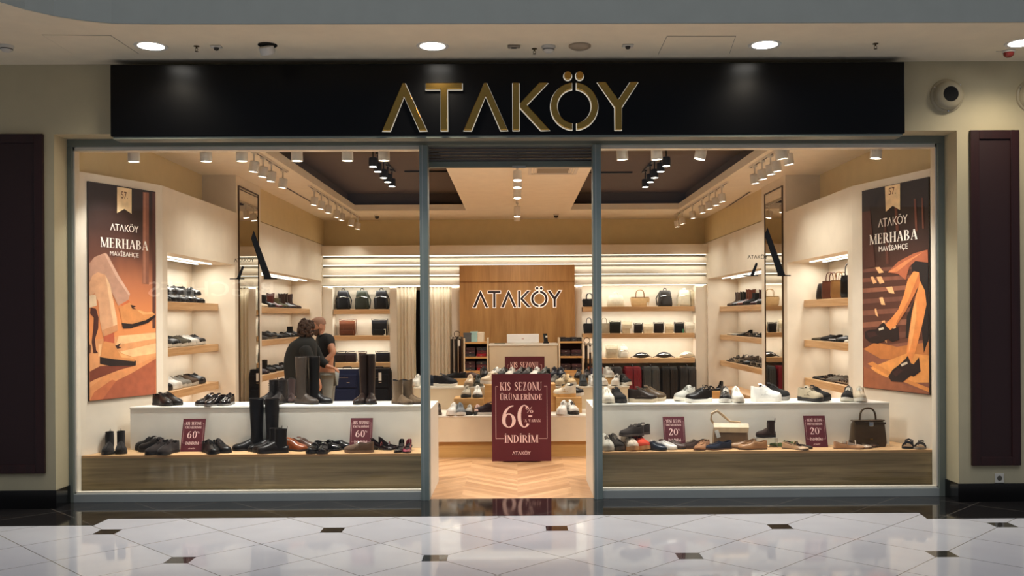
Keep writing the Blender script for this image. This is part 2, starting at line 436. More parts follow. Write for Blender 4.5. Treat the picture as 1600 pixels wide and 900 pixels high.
YB = 8.86; XL, XR = -3.47, 3.42; ZC = 3.38
XUL, XUR = -3.89, 3.86
WY = -0.28; OL, OR, OT = -3.91, 3.77, 3.17

# floors
struct('floor_mall', MB().add([(-12, -16, 0), (12, -16, 0), (12, 0, 0), (-12, 0, 0)], [(0, 1, 2, 3)]), tile_m)
struct('floor_shop', MB().add([(-4.3, 0, 0.0), (4.3, 0, 0.0), (4.3, 10.2, 0.0), (-4.3, 10.2, 0.0)], [(0, 1, 2, 3)]), chev)
yb0 = at(800, 806, Z=0).y; ybl = at(60, 822, Z=0).y; ybr = at(1560, 810, Z=0).y
xa = at(143, 823, Z=0).x; xb = at(165, 813, Z=0).x; xc = at(1435, 801, Z=0).x; xd = at(1449, 811, Z=0).x
border = MB()
border.prism([(-12, ybl), (xa, ybl), (xb, yb0), (xc, yb0), (xd, ybr), (12, ybr), (12, 0), (-12, 0)], 0.0, 0.0015, 'XY')
struct('trim_1', border, gran)
# mall front wall
mw = MB()
mw.box(-12, OL, WY, 0.12, 0, 3.9).box(OR, 12, WY, 0.12, 0, 3.9).box(OL, OR, WY, 0.12, OT, 3.9)
struct('wall_front', mw, wall_p)
sk = MB(); sk.box(-12, OL + .012, WY - .018, 0.0, 0, .155)
struct('baseboard_left', sk, black_p, bevel=.003)
sk = MB(); sk.box(OR - .012, 12, WY - .018, 0.0, 0, .155)
struct('baseboard_right', sk, black_p, bevel=.003)
# soffit and atrium fascia, one curved edge
ZS = 3.76
edge = [at(px, py, Z=ZS) for px, py in ((0, 4), (40, 16), (85, 26), (130, 33), (175, 37.5), (240, 38.5), (420, 38.5), (1000, 37.5), (1600, 35.5))]
edge = [(p.x, p.y) for p in edge]
d0 = ((edge[0][0] - edge[1][0]), (edge[0][1] - edge[1][1]))
edge = [(edge[0][0] + d0[0] * 8 - 1, edge[0][1] + d0[1] * 14), (edge[0][0] + d0[0] * 3, edge[0][1] + d0[1] * 4)] + edge + [(12, edge[-1][1])]
s_ = MB(); s_.prism(edge + [(12, 0.1), (-12, 0.1)] if edge[0][0] > -12 else edge + [(12, .1), (edge[0][0], .1)], ZS, ZS + 0.12, 'XY')
struct('ceiling', s_, soffit_p)
f_ = MB(); vs = []; n = len(edge)
for x, y in edge: vs += [(x, y - 0.006, ZS + 0.004), (x, y - 0.006, ZS + 2.6), (x, y + .1, ZS + 0.004), (x, y + .1, ZS + 2.6)]
fs = []
for i in range(n - 1):
    a, b = 4 * i, 4 * (i + 1)
    fs += [(a, b, b + 1, a + 1), (a + 2, a + 3, b + 3, b + 2), (a, a + 2, b + 2, b), (a + 1, b + 1, b + 3, a + 3)]
f_.add(vs, fs); struct('trim_2', f_, fascia_p)
# the far side of the mall, behind the camera: seen only in reflections
ow = MB().box(-14, 14, -16.2, -16.0, 0, 4.4)
struct('wall_opposite', ow, mat('opposite_wall_paint', '6A6257', 0.7))

# ---- shop shell
sh = MB()
sh.box(-4.3, XUL, 0.12, 3.42, 2.92, ZC).box(-4.3, -4.02, .12, YB, 0, ZC).box(-4.02, XL - .03, 4.5, YB, 2.93, ZC)
struct('wall_left', sh, tan_p)
sh = MB()
sh.box(XUR, 4.3, 0.12, 3.6, 2.92, ZC).box(3.98, 4.3, .12, YB, 0, ZC).box(XR + .03, 3.98, 4.75, YB, 2.93, ZC)
struct('wall_right', sh, tan_p)
xo0, xo1 = at(622, 500, Y=YB).x, at(704, 500, Y=YB).x      # fitting room opening
zt_bay = at(800, 446, Y=8.5).z
sh = MB()
sh.box(XL - .5, xo0, YB, YB + .1, 0, ZC).box(xo1, XR + .5, YB, YB + .1, 0, ZC).box(xo0, xo1, YB, YB + .1, 2.1, ZC)
struct('wall_back', sh, tan_p)
sh = MB(); sh.box(xo0 - .05, xo0, YB + .1, 10.1, 0, 2.3).box(xo1, xo1 + .05, YB + .1, 10.1, 0, 2.3).box(xo0 - .05, xo1 + .05, 10.1, 10.15, 0, 2.3).box(xo0, xo1, YB + .1, 10.1, 2.25, 2.3)
struct('wall_fitting_room', sh, mat('dark_fitting_room', '2A211C', 0.7))

# ceiling with its two dark recesses
CY0, CY1 = 1.0, at(640, 329, Z=ZC).y
XC = [(-2.68, -.83), (.91, 2.72)]
ce = MB()
ce.box(-4.3, 4.3, 0.1, CY0, ZC, ZC + .1).box(-4.3, 4.3, CY1, 10.2, ZC, ZC + .1)
ce.box(-4.3, XC[0][0], CY0, CY1, ZC, ZC + .1).box(XC[0][1], XC[1][0], CY0, CY1, ZC, ZC + .1).box(XC[1][1], 4.3, CY0, CY1, ZC, ZC + .1)
struct('ceiling', ce, ceil_p)
cv = MB()
for a, b in XC:
    g = .14
    cv.box(a - g - .02, a - g, CY0 - g, CY1 + g, ZC + .1, ZC + .3).box(b + g, b + g + .02, CY0 - g, CY1 + g, ZC + .1, ZC + .3)
    cv.box(a - g, b + g, CY1 + g, CY1 + g + .02, ZC + .1, ZC + .3).box(a - g, b + g, CY0 - g - .02, CY0 - g, ZC + .1, ZC + .3)
    cv.box(a - g, b + g, CY0 - g, CY1 + g, ZC + .3, ZC + .32)
struct('ceiling', cv, cove_p)
# front bulkhead carrying the window track
bk = MB().box(-3.9, 3.76, 0.06, .62, 3.17, ZC)
struct('trim_3', bk, cream)
# slots of the linear diffusers
for x0, p0, p1, tx in ((-3.15, (446, 292), (516, 332), 'left'), (3.1, (1172, 299), (1126, 330), 'right')):
    a, b = at(*p0, Z=ZC), at(*p1, Z=ZC)
    o = MB(); o.box(-.03, .03, 0, (b - a).length, -.004, .0, 0).box(-.012, .012, .02, (b - a).length - .02, -.006, -.002, 1)
    o = o.build('linear_air_slot', [cream, mat('slot_black', '151210', .6)]); o.location = a; d = b - a
    o.rotation_euler = (0, 0, math.atan2(-d.x, d.y))
    tag(o, 'long narrow air slot in the shop ceiling over the %s shelf wall' % tx, 'air vent', 'linear ceiling slots')

# side units: poster wall, valance, niche, mirror column
def side(sgn, XF, XU, yc, n1, col, n2, tx):
    """XF face of the shelf wall, yc corner with the slanted poster wall"""
    gx = (-3.865 if sgn < 0 else 3.735)
    zt, zb = 2.91, 2.262
    def bx(m, x0, x1, *a): m.box(x0, x1, *a)
    back = XF + sgn * .53
    # slanted wall with the poster
    p = MB(); dx = sgn * .05
    p.prism([(gx, 0.07), (XF, yc), (XF, yc + .10), (XF + sgn * .12, yc + .10), (gx + sgn * .02, .32)], 0.0, zt, 'XY')
    struct('wall_' + tx, p, cream)
    # shelf unit front, niche 1
    def unit(y0, y1, ztop, name):
        m = MB()
        bx(m, XF, XU if name == 1 else XF + sgn * .53, y0, y1, zb, ztop)                    # valance
        bx(m, back, back + sgn * .02, y0, y1, 0, zb)                                         # niche back
        bx(m, XF + sgn * .0, back, y1 - .06, y1, 0, zb)                                      # far end panel
        bx(m, XF + sgn * .0, back, y0, y0 + .03, 0, zb)
        struct('wall_' + tx, m, cream)
    unit(n1[0], n1[1], zt, 1)
    unit(n2[0], n2[1], zt, 2)
    m = MB(); bx(m, XF, back, n2[1], YB, 0, zb); bx(m, XF, back, n2[1], YB, zb, zt); struct('wall_' + tx, m, cream)
    m = MB(); bx(m, XF, back, col[0], col[1], 0, ZC)
    struct('wall_' + tx, m, cream)
side(-1, XL, XUL, .97, (1.07, 3.40), (3.40, 4.5), (4.5, YB - .36), 'left')
side(1, XR, XUR, 1.25, (1.35, 3.60), (3.60, 4.75), (4.75, YB - .36), 'right')

# back wall: pilasters, bay backs and lit slats
def bxp(m, p0, p1, y0, y1, z0, z1, mi=0):
    m.box(at(p0, 480, Y=y0).x, at(p1, 480, Y=y0).x, y0, y1, z0, z1, mi)
m = MB()
for a, b in ((503, 519.5), (609, 620), (706, 718), (898, 909), (1087, 1107)): bxp(m, a, b, 8.5, YB, 0, zt_bay)
struct('wall_back', m, cream)
m = MB(); bxp(m, 519.5, 609, YB - .012, YB, 0, zt_bay); bxp(m, 909, 1087, YB - .012, YB, 0, zt_bay)
struct('wall_back', m, cream)
zl = [at(800, y, Y=8.46).z for y in (383, 400, 414, 430, 446)]
m = MB(); x0, x1 = XL + .0, XR - .0
m.box(x0, x1, 8.44, YB, zl[1] + .02, zl[0])
struct('trim_4', m, cream)
for i in range(1, 4):
    m = MB()
    za, zb_ = zl[i] - .03, zl[i + 1] + .018
    m.add([(x0, 8.56, za), (x1, 8.56, za), (x1, 8.44, zb_), (x0, 8.44, zb_), (x0, 8.62, za), (x1, 8.62, za), (x1, 8.62, zb_), (x0, 8.62, zb_)],
          [(0, 1, 2, 3), (4, 5, 6, 7), (0, 4, 5, 1), (3, 2, 6, 7), (0, 3, 7, 4), (1, 5, 6, 2)])
    struct('trim_%d' % (4 + i), m, cream)
m = MB().box(x0, x1, 8.66, YB, zt_bay, zl[1]); struct('wall_back', m, cream)
led = glow('led_strip_glow', (1.0, .93, .78), 3.2)
for i in range(1, 5):
    z = zl[i] + (.012 if i < 4 else .0)
    o = MB().box(x0 + .02, x1 - .02, 8.49, 8.515, z - .006, z + .004).build('led_strip', led)
    tag(o, ['', 'LED strip under the plain band, topmost of the back wall lines', 'second LED strip from the top on the slatted back wall', 'third LED strip from the top on the slatted back wall', 'lowest LED strip of the slatted back wall, over the bays'][i], 'strip light', 'LED strips of the back wall')
    area_light('strip_lamp', (0, 8.5, z - .012), (R(12 if i < 4 else 24), 0, 0), 6.7, .02, 2.4 if i < 4 else 8, WARM2, o)

# timber back panel with logo
bp = empty('timber_back_panel', (0, 0, 0), 0, 'tall oak veneer wall panel carrying dark logo letters behind the cash desk', 'wall panel')
m = MB(); bxp(m, 718, 898, 8.40, 8.5, 0, zl[2] - .0); m.build('panel', oak_v, bp)
m = MB(); a = at(718, 415.5, Y=8.36); b = at(898, 439, Y=8.36); m.box(a.x, b.x, 8.36, 8.41, b.z, a.z); m.build('header_board', oak_v, bp, bevel=.003)
a = at(739, 480.5, Y=8.36); b = at(877.5, 480.5, Y=8.36)
m = MB(); logo(m, b.x - a.x, a.z, 8.345, 8.365, cx=(a.x + b.x) / 2); m.build('logo_letters', mat('dark_plum_acrylic', '2A1414', .35), bp)
m = MB()
Wd = b.x - a.x; h = Wd / LOGO_W
for p in LOGO:
    cx_ = sum(q[0] for q in p) / len(p); cy_ = sum(q[1] for q in p) / len(p)
    k = .014
    pts = []
    n = len(p); area = sum(p[i][0] * p[(i + 1) % n][1] - p[(i + 1) % n][0] * p[i][1] for i in range(n)); sg = 1 if area > 0 else -1
    for i in range(n):
        x0_, y0_ = p[i - 1]; x1_, y1_ = p[i]; x2_, y2_ = p[(i + 1) % n]
        d1 = Vector((x1_ - x0_, y1_ - y0_)).normalized(); d2 = Vector((x2_ - x1_, y2_ - y1_)).normalized()
        nn = (Vector((d1.y, -d1.x)) + Vector((d2.y, -d2.x))) * sg
        if nn.length < .2: nn = Vector((d1.y, -d1.x)) * sg
        nn.normalize()
        pts.append(((a.x + b.x) / 2 + x1_ * h + nn.x * k, a.z + y1_ * h + nn.y * k))
    m.prism(pts, 8.366, 8.372, 'XZ')
m.build('backlit_halo', glow('halo_glow', (1, .8, .62), 1.3), bp)

# ---------------------------------------------------------------- shop front
gx0, gx1 = -3.87, 3.71
zb0, zt0 = 0.075, 3.105
mxl = (at(657, 500, Y=-.04).x, at(670, 500, Y=-.04).x); mxr = (at(927, 500, Y=-.04).x, at(940, 500, Y=-.04).x)
fr = MB()
fr.box(OL, OR, -.05, .06, zt0, OT)                       # head
fr.box(OL, gx0, -.05, .06, 0, zt0).box(gx1, OR, -.05, .06, 0, zt0)
struct('trim_8', fr, steel, bevel=.004)
tr = MB().box(gx0, gx0 + .012, -.02, .07, zb0, zt0).box(gx1 - .012, gx1, -.02, .07, zb0, zt0)
tr.box(gx0, mxl[0], -.02, .05, zb0, zb0 + .012).box(mxr[1], gx1, -.02, .05, zb0, zb0 + .012).box(gx0, mxl[0], -.02, .07, zt0 - .03, zt0).box(mxr[1], gx1, -.02, .07, zt0 - .03, zt0)
struct('trim_9', tr, cream2)
for nm, (a, b) in (('window_1', (gx0, mxl[0])), ('window_2', (mxr[1], gx1))):
    wn = MB().box(a, b, -.05, .06, 0, zb0).build(nm, steel_d, bevel=.004); wn['kind'] = 'structure'
    g = MB().add([(a, 0, zb0), (b, 0, zb0), (b, 0, zt0), (a, 0, zt0)], [(0, 1, 2, 3)]).build('window_glass', GLASS, wn)
dr = MB().box(mxl[0], mxl[1], -.07, .07, 0, zt0).box(mxr[0], mxr[1], -.07, .07, 0, zt0)
dro = dr.build('door_1', mat('mullion_grey', '7C8986', 0.45, metal=.1), bevel=.004); dro['kind'] = 'structure'
g = MB()
for x in (mxl[0], mxr[0]): g.box(x + .022, x + .03, -.0705, -.069, 0, zt0)
g.build('door_frame_seam', steel_d, dro)
# roller shutter, drawn up
zsh = at(800, 262, Y=.1).z
ss = empty('roller_shutter', (0, .1, zsh), 0, 'grey slatted roller shutter drawn up at the top of the shop entrance', 'roller shutter')
m = MB(); nS = 5; hS = (3.12 - zsh - .055) / nS
for i in range(nS):
    z = .055 + i * hS
    m.rings([[(mxl[1] - .01, -.0, z), (mxl[1] - .01, -.022, z + hS * .2), (mxl[1] - .01, -.026, z + hS * .6), (mxl[1] - .01, 0, z + hS * .97), (mxl[1] - .01, .02, z + hS * .5)],
             [(mxr[0] + .01, -.0, z), (mxr[0] + .01, -.022, z + hS * .2), (mxr[0] + .01, -.026, z + hS * .6), (mxr[0] + .01, 0, z + hS * .97), (mxr[0] + .01, .02, z + hS * .5)]])
m.build('slat_curtain', mat('shutter_grey', '5B5652', .5, metal=.3), ss)
MB().box(mxl[1] - .01, mxr[0] + .01, -.03, .02, 0, .055).build('bottom_rail', steel, ss, bevel=.005)
MB().box(-.03, .09, -.04, -.03, -.008, .012).build('lock', steel_d, ss)
# side casing above the shutter inside
# fascia sign
sx0, sx1 = at(172, 150, Y=-.45).x, at(1414, 150, Y=-.45).x
sz0, sz1 = at(800, 211, Y=-.45).z, at(800, 98.5, Y=-.45).z
sg = empty('fascia_sign', (0, -.45, sz0), 0, 'long glossy black fascia sign with gold logo letters above the shop', 'shop sign')
MB().box(sx0, sx1, 0, .17, 0, sz1 - sz0).build('sign_box', mat('black_gloss_panel', '020203', .30, spec=.22), sg, bevel=.008)
MB().box(sx0 + .02, sx1 - .02, .01, .16, -.02, 0).build('metal_edge', steel, sg)
a = at(597, 204, Y=-.49); b = at(998, 204, Y=-.49)
m = MB(); logo(m, b.x - a.x, a.z - sz0, -.045, -.006, cx=(a.x + b.x) / 2)
gold = mat('polished_gold', 'B08A45', .16, metal=1.0)
m.build('logo_letters', [gold], sg, bevel=.004, seg=1)
# the white light edge round the gold letters
m = MB(); Wd = b.x - a.x; h = Wd / LOGO_W
for p in LOGO:
    n = len(p); area = sum(p[i][0] * p[(i + 1) % n][1] - p[(i + 1) % n][0] * p[i][1] for i in range(n)); s1 = 1 if area > 0 else -1
    pts = []
    for i in range(n):
        x0_, y0_ = p[i - 1]; x1_, y1_ = p[i]; x2_, y2_ = p[(i + 1) % n]
        d1 = Vector((x1_ - x0_, y1_ - y0_)).normalized(); d2 = Vector((x2_ - x1_, y2_ - y1_)).normalized()
        nn = (Vector((d1.y, -d1.x)) + Vector((d2.y, -d2.x))) * s1
        if nn.length < .2: nn = Vector((d1.y, -d1.x)) * s1
        nn.normalize(); pts.append(((a.x + b.x) / 2 + x1_ * h + nn.x * .006, a.z - sz0 + y1_ * h + nn.y * .006))
    m.prism(pts, -.005, -.001, 'XZ')
m.build('lit_letter_edge', glow('letter_edge_glow', (1, .9, .72), .55), sg)
# ================================================================ MALL FITTINGS
white_pl = mat('white_plastic', 'CFC8BA', .45)
white_mt = mat('white_lacquered_metal', 'D8D2C6', .38)
black_mt = mat('black_lacquered_metal', '0B0A0A', .4)
chrome = mat('chrome', 'C9C9C9', .12, metal=1)
def spot(parent, loc, rot, power, angle, blend=.6, color=WARM, r=.04):
    l = bpy.data.lights.new('spot_lamp', 'SPOT'); l.energy = power; l.spot_size = R(angle); l.spot_blend = blend; l.color = color; l.shadow_soft_size = r
    o = bpy.data.objects.new('spot_lamp', l); COL.objects.link(o); o.location = loc; o.rotation_euler = rot; o.parent = parent
    return o
dl_names = ['far left', 'centre-left', 'centre-right', 'far right']
for i, (px, py) in enumerate(((236, 72), (676, 72), (1195, 70), (1597, 67))):
    p = at(px, py, Z=ZS)
    t = empty('downlight', p, 0, ['recessed round downlight beside the square access hatch, left end of the row', 'recessed round downlight over the gold letters of the fascia sign', 'recessed round downlight over the right half of the black fascia sign', 'recessed round downlight cut by the right edge of the photo'][i], 'ceiling light', 'downlights of the mall soffit')
    MB().lathe([(.098, -.002), (.125, -.006), (.13, -.001), (.13, .0), (.098, .0)], 32, caps=(False, False)).build('trim_ring', white_mt, t, smooth=True)
    MB().lathe([(.1, -.0035), (.0001, -.0035)], 32, caps=(False, False)).build('diffuser', glow('downlight_glow', (1, .95, .86), 14), t)
    spot(t, (0, 0, -.03), (0, 0, 0), 62, 145, .9, (1, .88, .70), .09)
# sprinklers, detectors and small devices
def dev(kind, px, py, label, f):
    p = at(px, py, Z=ZS); t = empty(kind, p, 0, label, {'smoke_detector': 'smoke detector', 'sprinkler_head': 'sprinkler', 'ceiling_sensor': 'sensor', 'air_valve': 'air vent', 'soffit_spotlight': 'spotlight'}[kind]); f(t); return t
def det(t):
    MB().lathe([(.055, 0), (.055, -.012), (.05, -.02)], 24).build('base', white_pl, t, smooth=True)
    MB().lathe([(.046, -.02), (.044, -.034), (.028, -.05), (.01, -.054)], 24).build('sensing_head', white_pl, t, smooth=True)
    MB().lathe([(.047, -.028), (.0475, -.03), (.047, -.033)], 24).build('slot_ring', black_mt, t)
dev('smoke_detector', 857, 72, 'round white smoke detector between the grey disc and the sprinkler, over the sign', det)
dev('smoke_detector', 10, 71, 'round white smoke detector at the left edge of the soffit', det)
def spr(t):
    MB().lathe([(.022, 0), (.022, -.004), (.01, -.006)], 16).build('escutcheon', mat('aged_brass', '6A5A3E', .4, metal=.8), t)
    m = MB(); m.cyl((0, 0, -.004), (0, 0, -.02), .006); m.tube([(-.008, 0, -.018), (-.011, 0, -.03), (0, 0, -.042)], .0018); m.tube([(.008, 0, -.018), (.011, 0, -.03), (0, 0, -.042)], .0018); m.lathe([(.014, -.042), (.014, -.044)], 12); m.build('nozzle', mat('aged_brass', '', .4), t)
dev('sprinkler_head', 307, 72, 'small sprinkler head right of the leftmost downlight', spr)
dev('sprinkler_head', 835, 76, 'small sprinkler head beside the smoke detector over the sign', spr)
dev('sprinkler_head', 1368, 68, 'small sprinkler head over the right end of the sign', spr)
def sens(t):
    MB().box(-.045, .045, -.03, .03, -.014, 0).build('housing', white_pl, t, bevel=.01); MB().lathe([(.022, -.014), (.018, -.03), (.004, -.036)], 16).build('eye', mat('smoked_lens', '3A332C', .2), t, smooth=True)
dev('ceiling_sensor', 338, 72, 'small white motion sensor in the soffit near the left sprinkler', sens)
dev('ceiling_sensor', 981, 70, 'small white motion sensor right of the round grey air disc', sens)
def sens2(t):
    MB().box(-.05, .05, -.025, .025, -.02, 0).build('housing', mat('grey_plastic', '8F8474', .5), t, bevel=.008); MB().box(-.02, .02, -.012, .012, -.024, -.02).build('eye', black_mt, t)
dev('ceiling_sensor', 803, 71, 'flat grey sensor box left of the sprinkler over the sign', sens2)
def valve(t):
    MB().lathe([(.088, 0), (.088, -.012), (.078, -.02)], 32).build('rim', mat('beige_plastic', 'A29079', .5), t, smooth=True); MB().lathe([(.07, -.02), (.06, -.028), (.001, -.03)], 32).build('disc', mat('beige_plastic', '', .5), t, smooth=True)
dev('air_valve', 906, 71, 'round beige air valve disc in the soffit over the sign', valve)
def red(t):
    MB().lathe([(.05, 0), (.05, -.012), (.044, -.018)], 20).build('base', white_pl, t, smooth=True); MB().lathe([(.042, -.018), (.038, -.04), (.02, -.055), (.002, -.058)], 20).build('red_lens', mat('red_lens', '7A2A22', .2), t, smooth=True)
    MB().tube([(-.05, 0, -.004), (-.075, .0, -.01), (-.1, .01, -.004)], .0025).build('cable', white_pl, t)
dev('ceiling_sensor', 1576, 79, 'red-lensed alarm sensor with a short cable near the right edge', red)
def proj(t):
    MB().lathe([(.075, 0), (.075, -.006), (.06, -.012)], 24).build('cover_plate', black_mt, t)
    MB().box(-.035, .035, -.02, .02, -.03, -.01).build('bracket', black_mt, t)
    M_ = Matrix.Translation((.0, -.01, -.05)) @ Matrix.Rotation(R(24), 4, 'X') @ Matrix.Rotation(R(-10), 4, 'Y')
    MB().lathe([(.05, -.03), (.058, -.02), (.058, .03), (.04, .04)], 24, M=M_).build('lamp_head', white_mt, t, smooth=True)
    MB().lathe([(.05, -.031), (.001, -.031)], 24, M=M_, caps=(False, False)).build('lens', mat('frosted_lens', 'D8D4CC', .3), t)
dev('soffit_spotlight', 418, 70, 'black and white tilting spotlight in the soffit over the left half of the sign', proj)
# access hatches: thin joints around flush panels
for pts, lb in ((((65, 54), (173, 55), (217, 84), (113, 84)), 'flush square access hatch in the soffit left of the downlight'), (((1042, 56), (1150, 56), (1140, 84), (1028, 85)), 'flush access hatch in the soffit right of the motion sensor')):
    q = [at(a, b, Z=ZS - .0) for a, b in pts]
    t = empty('access_hatch', (q[0].x, q[0].y, ZS), 0, lb, 'access hatch')
    c = sum(q, Vector()) / 4; m = MB()
    loc = [((p.x - q[0].x), (p.y - q[0].y)) for p in q]
    cen = (c.x - q[0].x, c.y - q[0].y); inn = [(cen[0] + (a - cen[0]) * .985, cen[1] + (b - cen[1]) * .97) for a, b in loc]
    m.prism(inn, -.003, 0, 'XY'); m.build('panel', soffit_p, t)
    m = MB(); m.prism(loc, -.0012, 0, 'XY'); m.build('joint', mat('hatch_joint_line', '8A7E6A', .8), t)  # joint round the hatch, in its own darker tone
# sirens on the right wall
for i, px in enumerate((1479, 1613)):
    p = at(px, 150, Y=WY); t = empty('wall_siren', (p.x, WY, p.z), 0, ['round beige wall loudspeaker with black centre beside the fascia sign', 'round beige wall loudspeaker cut by the right edge of the photo'][i], 'loudspeaker', 'round wall loudspeakers')
    Mx = Matrix.Rotation(PI / 2, 4, 'X')
    MB().lathe([(.145, 0), (.14, .015), (.128, .022), (.128, .03)], 40, M=Mx).build('back_ring', mat('ivory_plastic', 'A79B80', .45), t, smooth=True)
    MB().lathe([(.125, .03), (.118, .06), (.1, .078), (.065, .084), (.06, .06)], 40, M=Mx, caps=(True, False)).build('cone_housing', mat('ivory_plastic', '', .4), t, smooth=True)
    MB().lathe([(.064, .07), (.062, .086), (.0005, .086)], 32, M=Mx).build('black_centre', mat('black_felt', '050404', .9), t)
    for a in (40, 150, 270): MB().lathe([(.006, .02), (.006, .032)], 8, c=(.134 * math.cos(R(a)), .134 * math.sin(R(a)), 0), M=Mx).build('screw', chrome, t)
# maroon wall panels
mar = wood('dark_mahogany', '210707', '2E0B0A', 'Z', .45, scale=1, stretch=18)
for i, (a, b, c, d, lb) in enumerate(((-30, 69, 210, 740, 'tall dark maroon wall panel at the left edge, above black skirting'), (1517, 1590, 204, 727, 'tall dark maroon wall panel at the right, above the wall socket'))):
    p0 = at(a, d, Y=WY); p1 = at(b, c, Y=WY); t = empty('wall_panel', (p0.x, WY, p0.z), 0, lb, 'wall panel', 'maroon panels beside the shop')
    W_, H_ = p1.x - p0.x, p1.z - p0.z; f = .075
    m = MB(); m.box(0, f, -.03, 0, 0, H_).box(W_ - f, W_, -.03, 0, 0, H_).box(f, W_ - f, -.03, 0, 0, f).box(f, W_ - f, -.03, 0, H_ - f, H_)
    m.build('frame', mar, t, bevel=.003); MB().box(f, W_ - f, -.017, -.001, f, H_ - f).build('field', mat('maroon_board', '250808', .55, bump=.1), t)
p = at(1561, 747, Y=WY); t = empty('wall_socket', (p.x, WY, p.z), 0, 'small beige wall socket under the right maroon panel', 'socket')
MB().box(-.04, .04, -.01, 0, -.04, .04).build('face_plate', white_pl, t, bevel=.004); MB().lathe([(.022, .0102), (.022, .0095)], 20, M=Matrix.Rotation(PI / 2, 4, 'X')).build('socket_hole', mat('socket_grey', '5A5448', .5), t)
# the opposite shop sign behind the camera, seen mirrored in the window
vs_ = empty('opposite_shop_sign', (7.05, -15.95, 2.38), PI, 'illuminated letter sign of the opposite shop, mirrored in the left window', 'shop sign')
vs_.location.x = -7.86
text_obj('sign_letters', 'BIGCHEFS', .55, .02, glow('opposite_sign_glow', (1, .93, .8), 3.2), vs_, (0, 0, -.2), width=3.2)

# ================================================================ SHOP TRACK LIGHTING
lens_g = glow('spot_lens_glow', (1, .93, .8), 16)
def make_head(body_m, drop):
    root = empty('track_spotlight')
    MB().box(-.02, .02, -.05, .05, -.022, 0).build('adapter', body_m, root, bevel=.003)
    MB().cyl((0, 0, -.022), (0, 0, -drop + .04), .009).build('stem', body_m, root, smooth=True)
    h = .115
    Mt = Matrix.Translation((0, 0, -drop))
    MB().lathe([(.012, h + .004), (.044, h), (.05, h - .006), (.052, .004), (.05, 0), (.045, .004), (.044, .012)], 24, M=Mt, caps=(True, False)).build('lamp_body', body_m, root, smooth=True)
    MB().lathe([(.045, .006), (.0005, .006)], 24, M=Mt, caps=(False, False)).build('lens', lens_g, root)
    return index_kids(root)
protoW = make_head(white_mt, .145); protoS = make_head(white_mt, .215); protoB = make_head(black_mt, .24)
used = set()
def head(proto, x, y, z, tilt, power, angle, label, group, drop, col=WARM):
    o = proto if proto.name not in used else copy_tree(proto); used.add(proto.name)
    o.location = (x, y, z)
    for c in o.children:
        if c.name.startswith(('lamp_body', 'lens', 'stem')) and not c.name.startswith('stem'):
            c.rotation_euler = (tilt[0] * .6, tilt[1] * .6, 0)
            v = Euler((tilt[0] * .6, tilt[1] * .6, 0)).to_matrix() @ Vector((0, 0, -drop + .06))
            c.location = Vector((0, 0, -drop + .06)) - v
    tag(o, label, 'spotlight', group)
    spot(o, (0, 0, -drop - .015), (tilt[0], tilt[1], 0), power, angle, .75, col, .04)
    return o
ORD = ['first', 'second', 'third', 'fourth', 'fifth', 'sixth', 'seventh', 'eighth', 'ninth', 'tenth', 'eleventh', 'twelfth']
# window track
def track(name, p0, p1, m_, label):
    p0, p1 = Vector(p0), Vector(p1); d = p1 - p0; L = d.length
    t = empty(name, p0, math.atan2(d.y, d.x), label, 'light track')
    MB().box(0, L, -.018, .018, -.022, 0).build('rail', m_, t, bevel=.003)
    MB().box(.01, L - .01, -.008, .008, -.0235, -.022).build('slot', black_mt, t)
    MB().box(-.004, .0, -.02, .02, -.024, 0).build('end_cap', m_, t)
ztk = 3.17
track('light_track', (-3.75, .15, ztk), (mxl[0] - .1, .15, ztk), white_mt, 'white light track over the left shop window')
track('light_track', (mxr[1] + .1, .15, ztk), (3.6, .15, ztk), white_mt, 'white light track over the right shop window')
for i, px in enumerate((209, 322, 378, 464, 543, 600)):
    p = at(px, 240, Y=.15)
    head(protoW, p.x, .15, ztk - .022, (R(3), R(0)), 52 if i == 0 else 94, 104, 'white spotlight over the left window, %s from the left on its track' % ORD[i], 'window spotlights', .145, (1, .98, .93))
for i, px in enumerate((972, 1026, 1095, 1221, 1369)):
    p = at(px, 240, Y=.15)
    head(protoW, p.x, .15, ztk - .022, (R(3), R([-6, -4, 20, -16, 8][i])), 60 if i == 4 else 106, 104, 'white spotlight over the right window, %s from the left on its track' % ORD[i], 'window spotlights', .145, (1, .98, .93))
def side_heads(X, pts, sgn, where, zc=1.62):
    n = len(pts)
    for i, (px, py) in enumerate(pts):
        # distance from the column of the picture the head stands in, on its track at X
        y = at(px, py, X=X).y
        head(protoS, X, y, ZC - .022, (0, R(13 * -sgn)), 17, 110, 'white spotlight %s, %s from the window' % (where, ORD[i] if True else ''), 'side track spotlights', .215)
        ys.append(y)
ys = []
side_heads(-2.76, ((397, 247), (411, 255), (424, 263), (442, 273)), -1, 'on the front left ceiling track'); a_, b_ = min(ys), max(ys)
track('light_track', (-2.76, a_ - .4, ZC), (-2.76, b_ + .2, ZC), white_mt, 'front light track along the left side of the shop ceiling'); ys = []
side_heads(-2.76, ((491, 309), (502, 316), (513, 322), (526, 330), (534, 334), (549, 344), (559, 349)), -1, 'on the rear left ceiling track'); a_, b_ = min(ys), max(ys)
track('light_track', (-2.76, a_ - .3, ZC), (-2.76, b_ + .2, ZC), white_mt, 'rear light track along the left side of the shop ceiling'); ys = []
side_heads(2.80, ((1232, 241), (1213, 248), (1204, 257), (1191, 265), (1179, 272)), 1, 'on the front right ceiling track'); a_, b_ = min(ys), max(ys)
track('light_track', (2.8, a_ - .4, ZC), (2.8, b_ + .2, ZC), white_mt, 'front light track along the right side of the shop ceiling'); ys = []
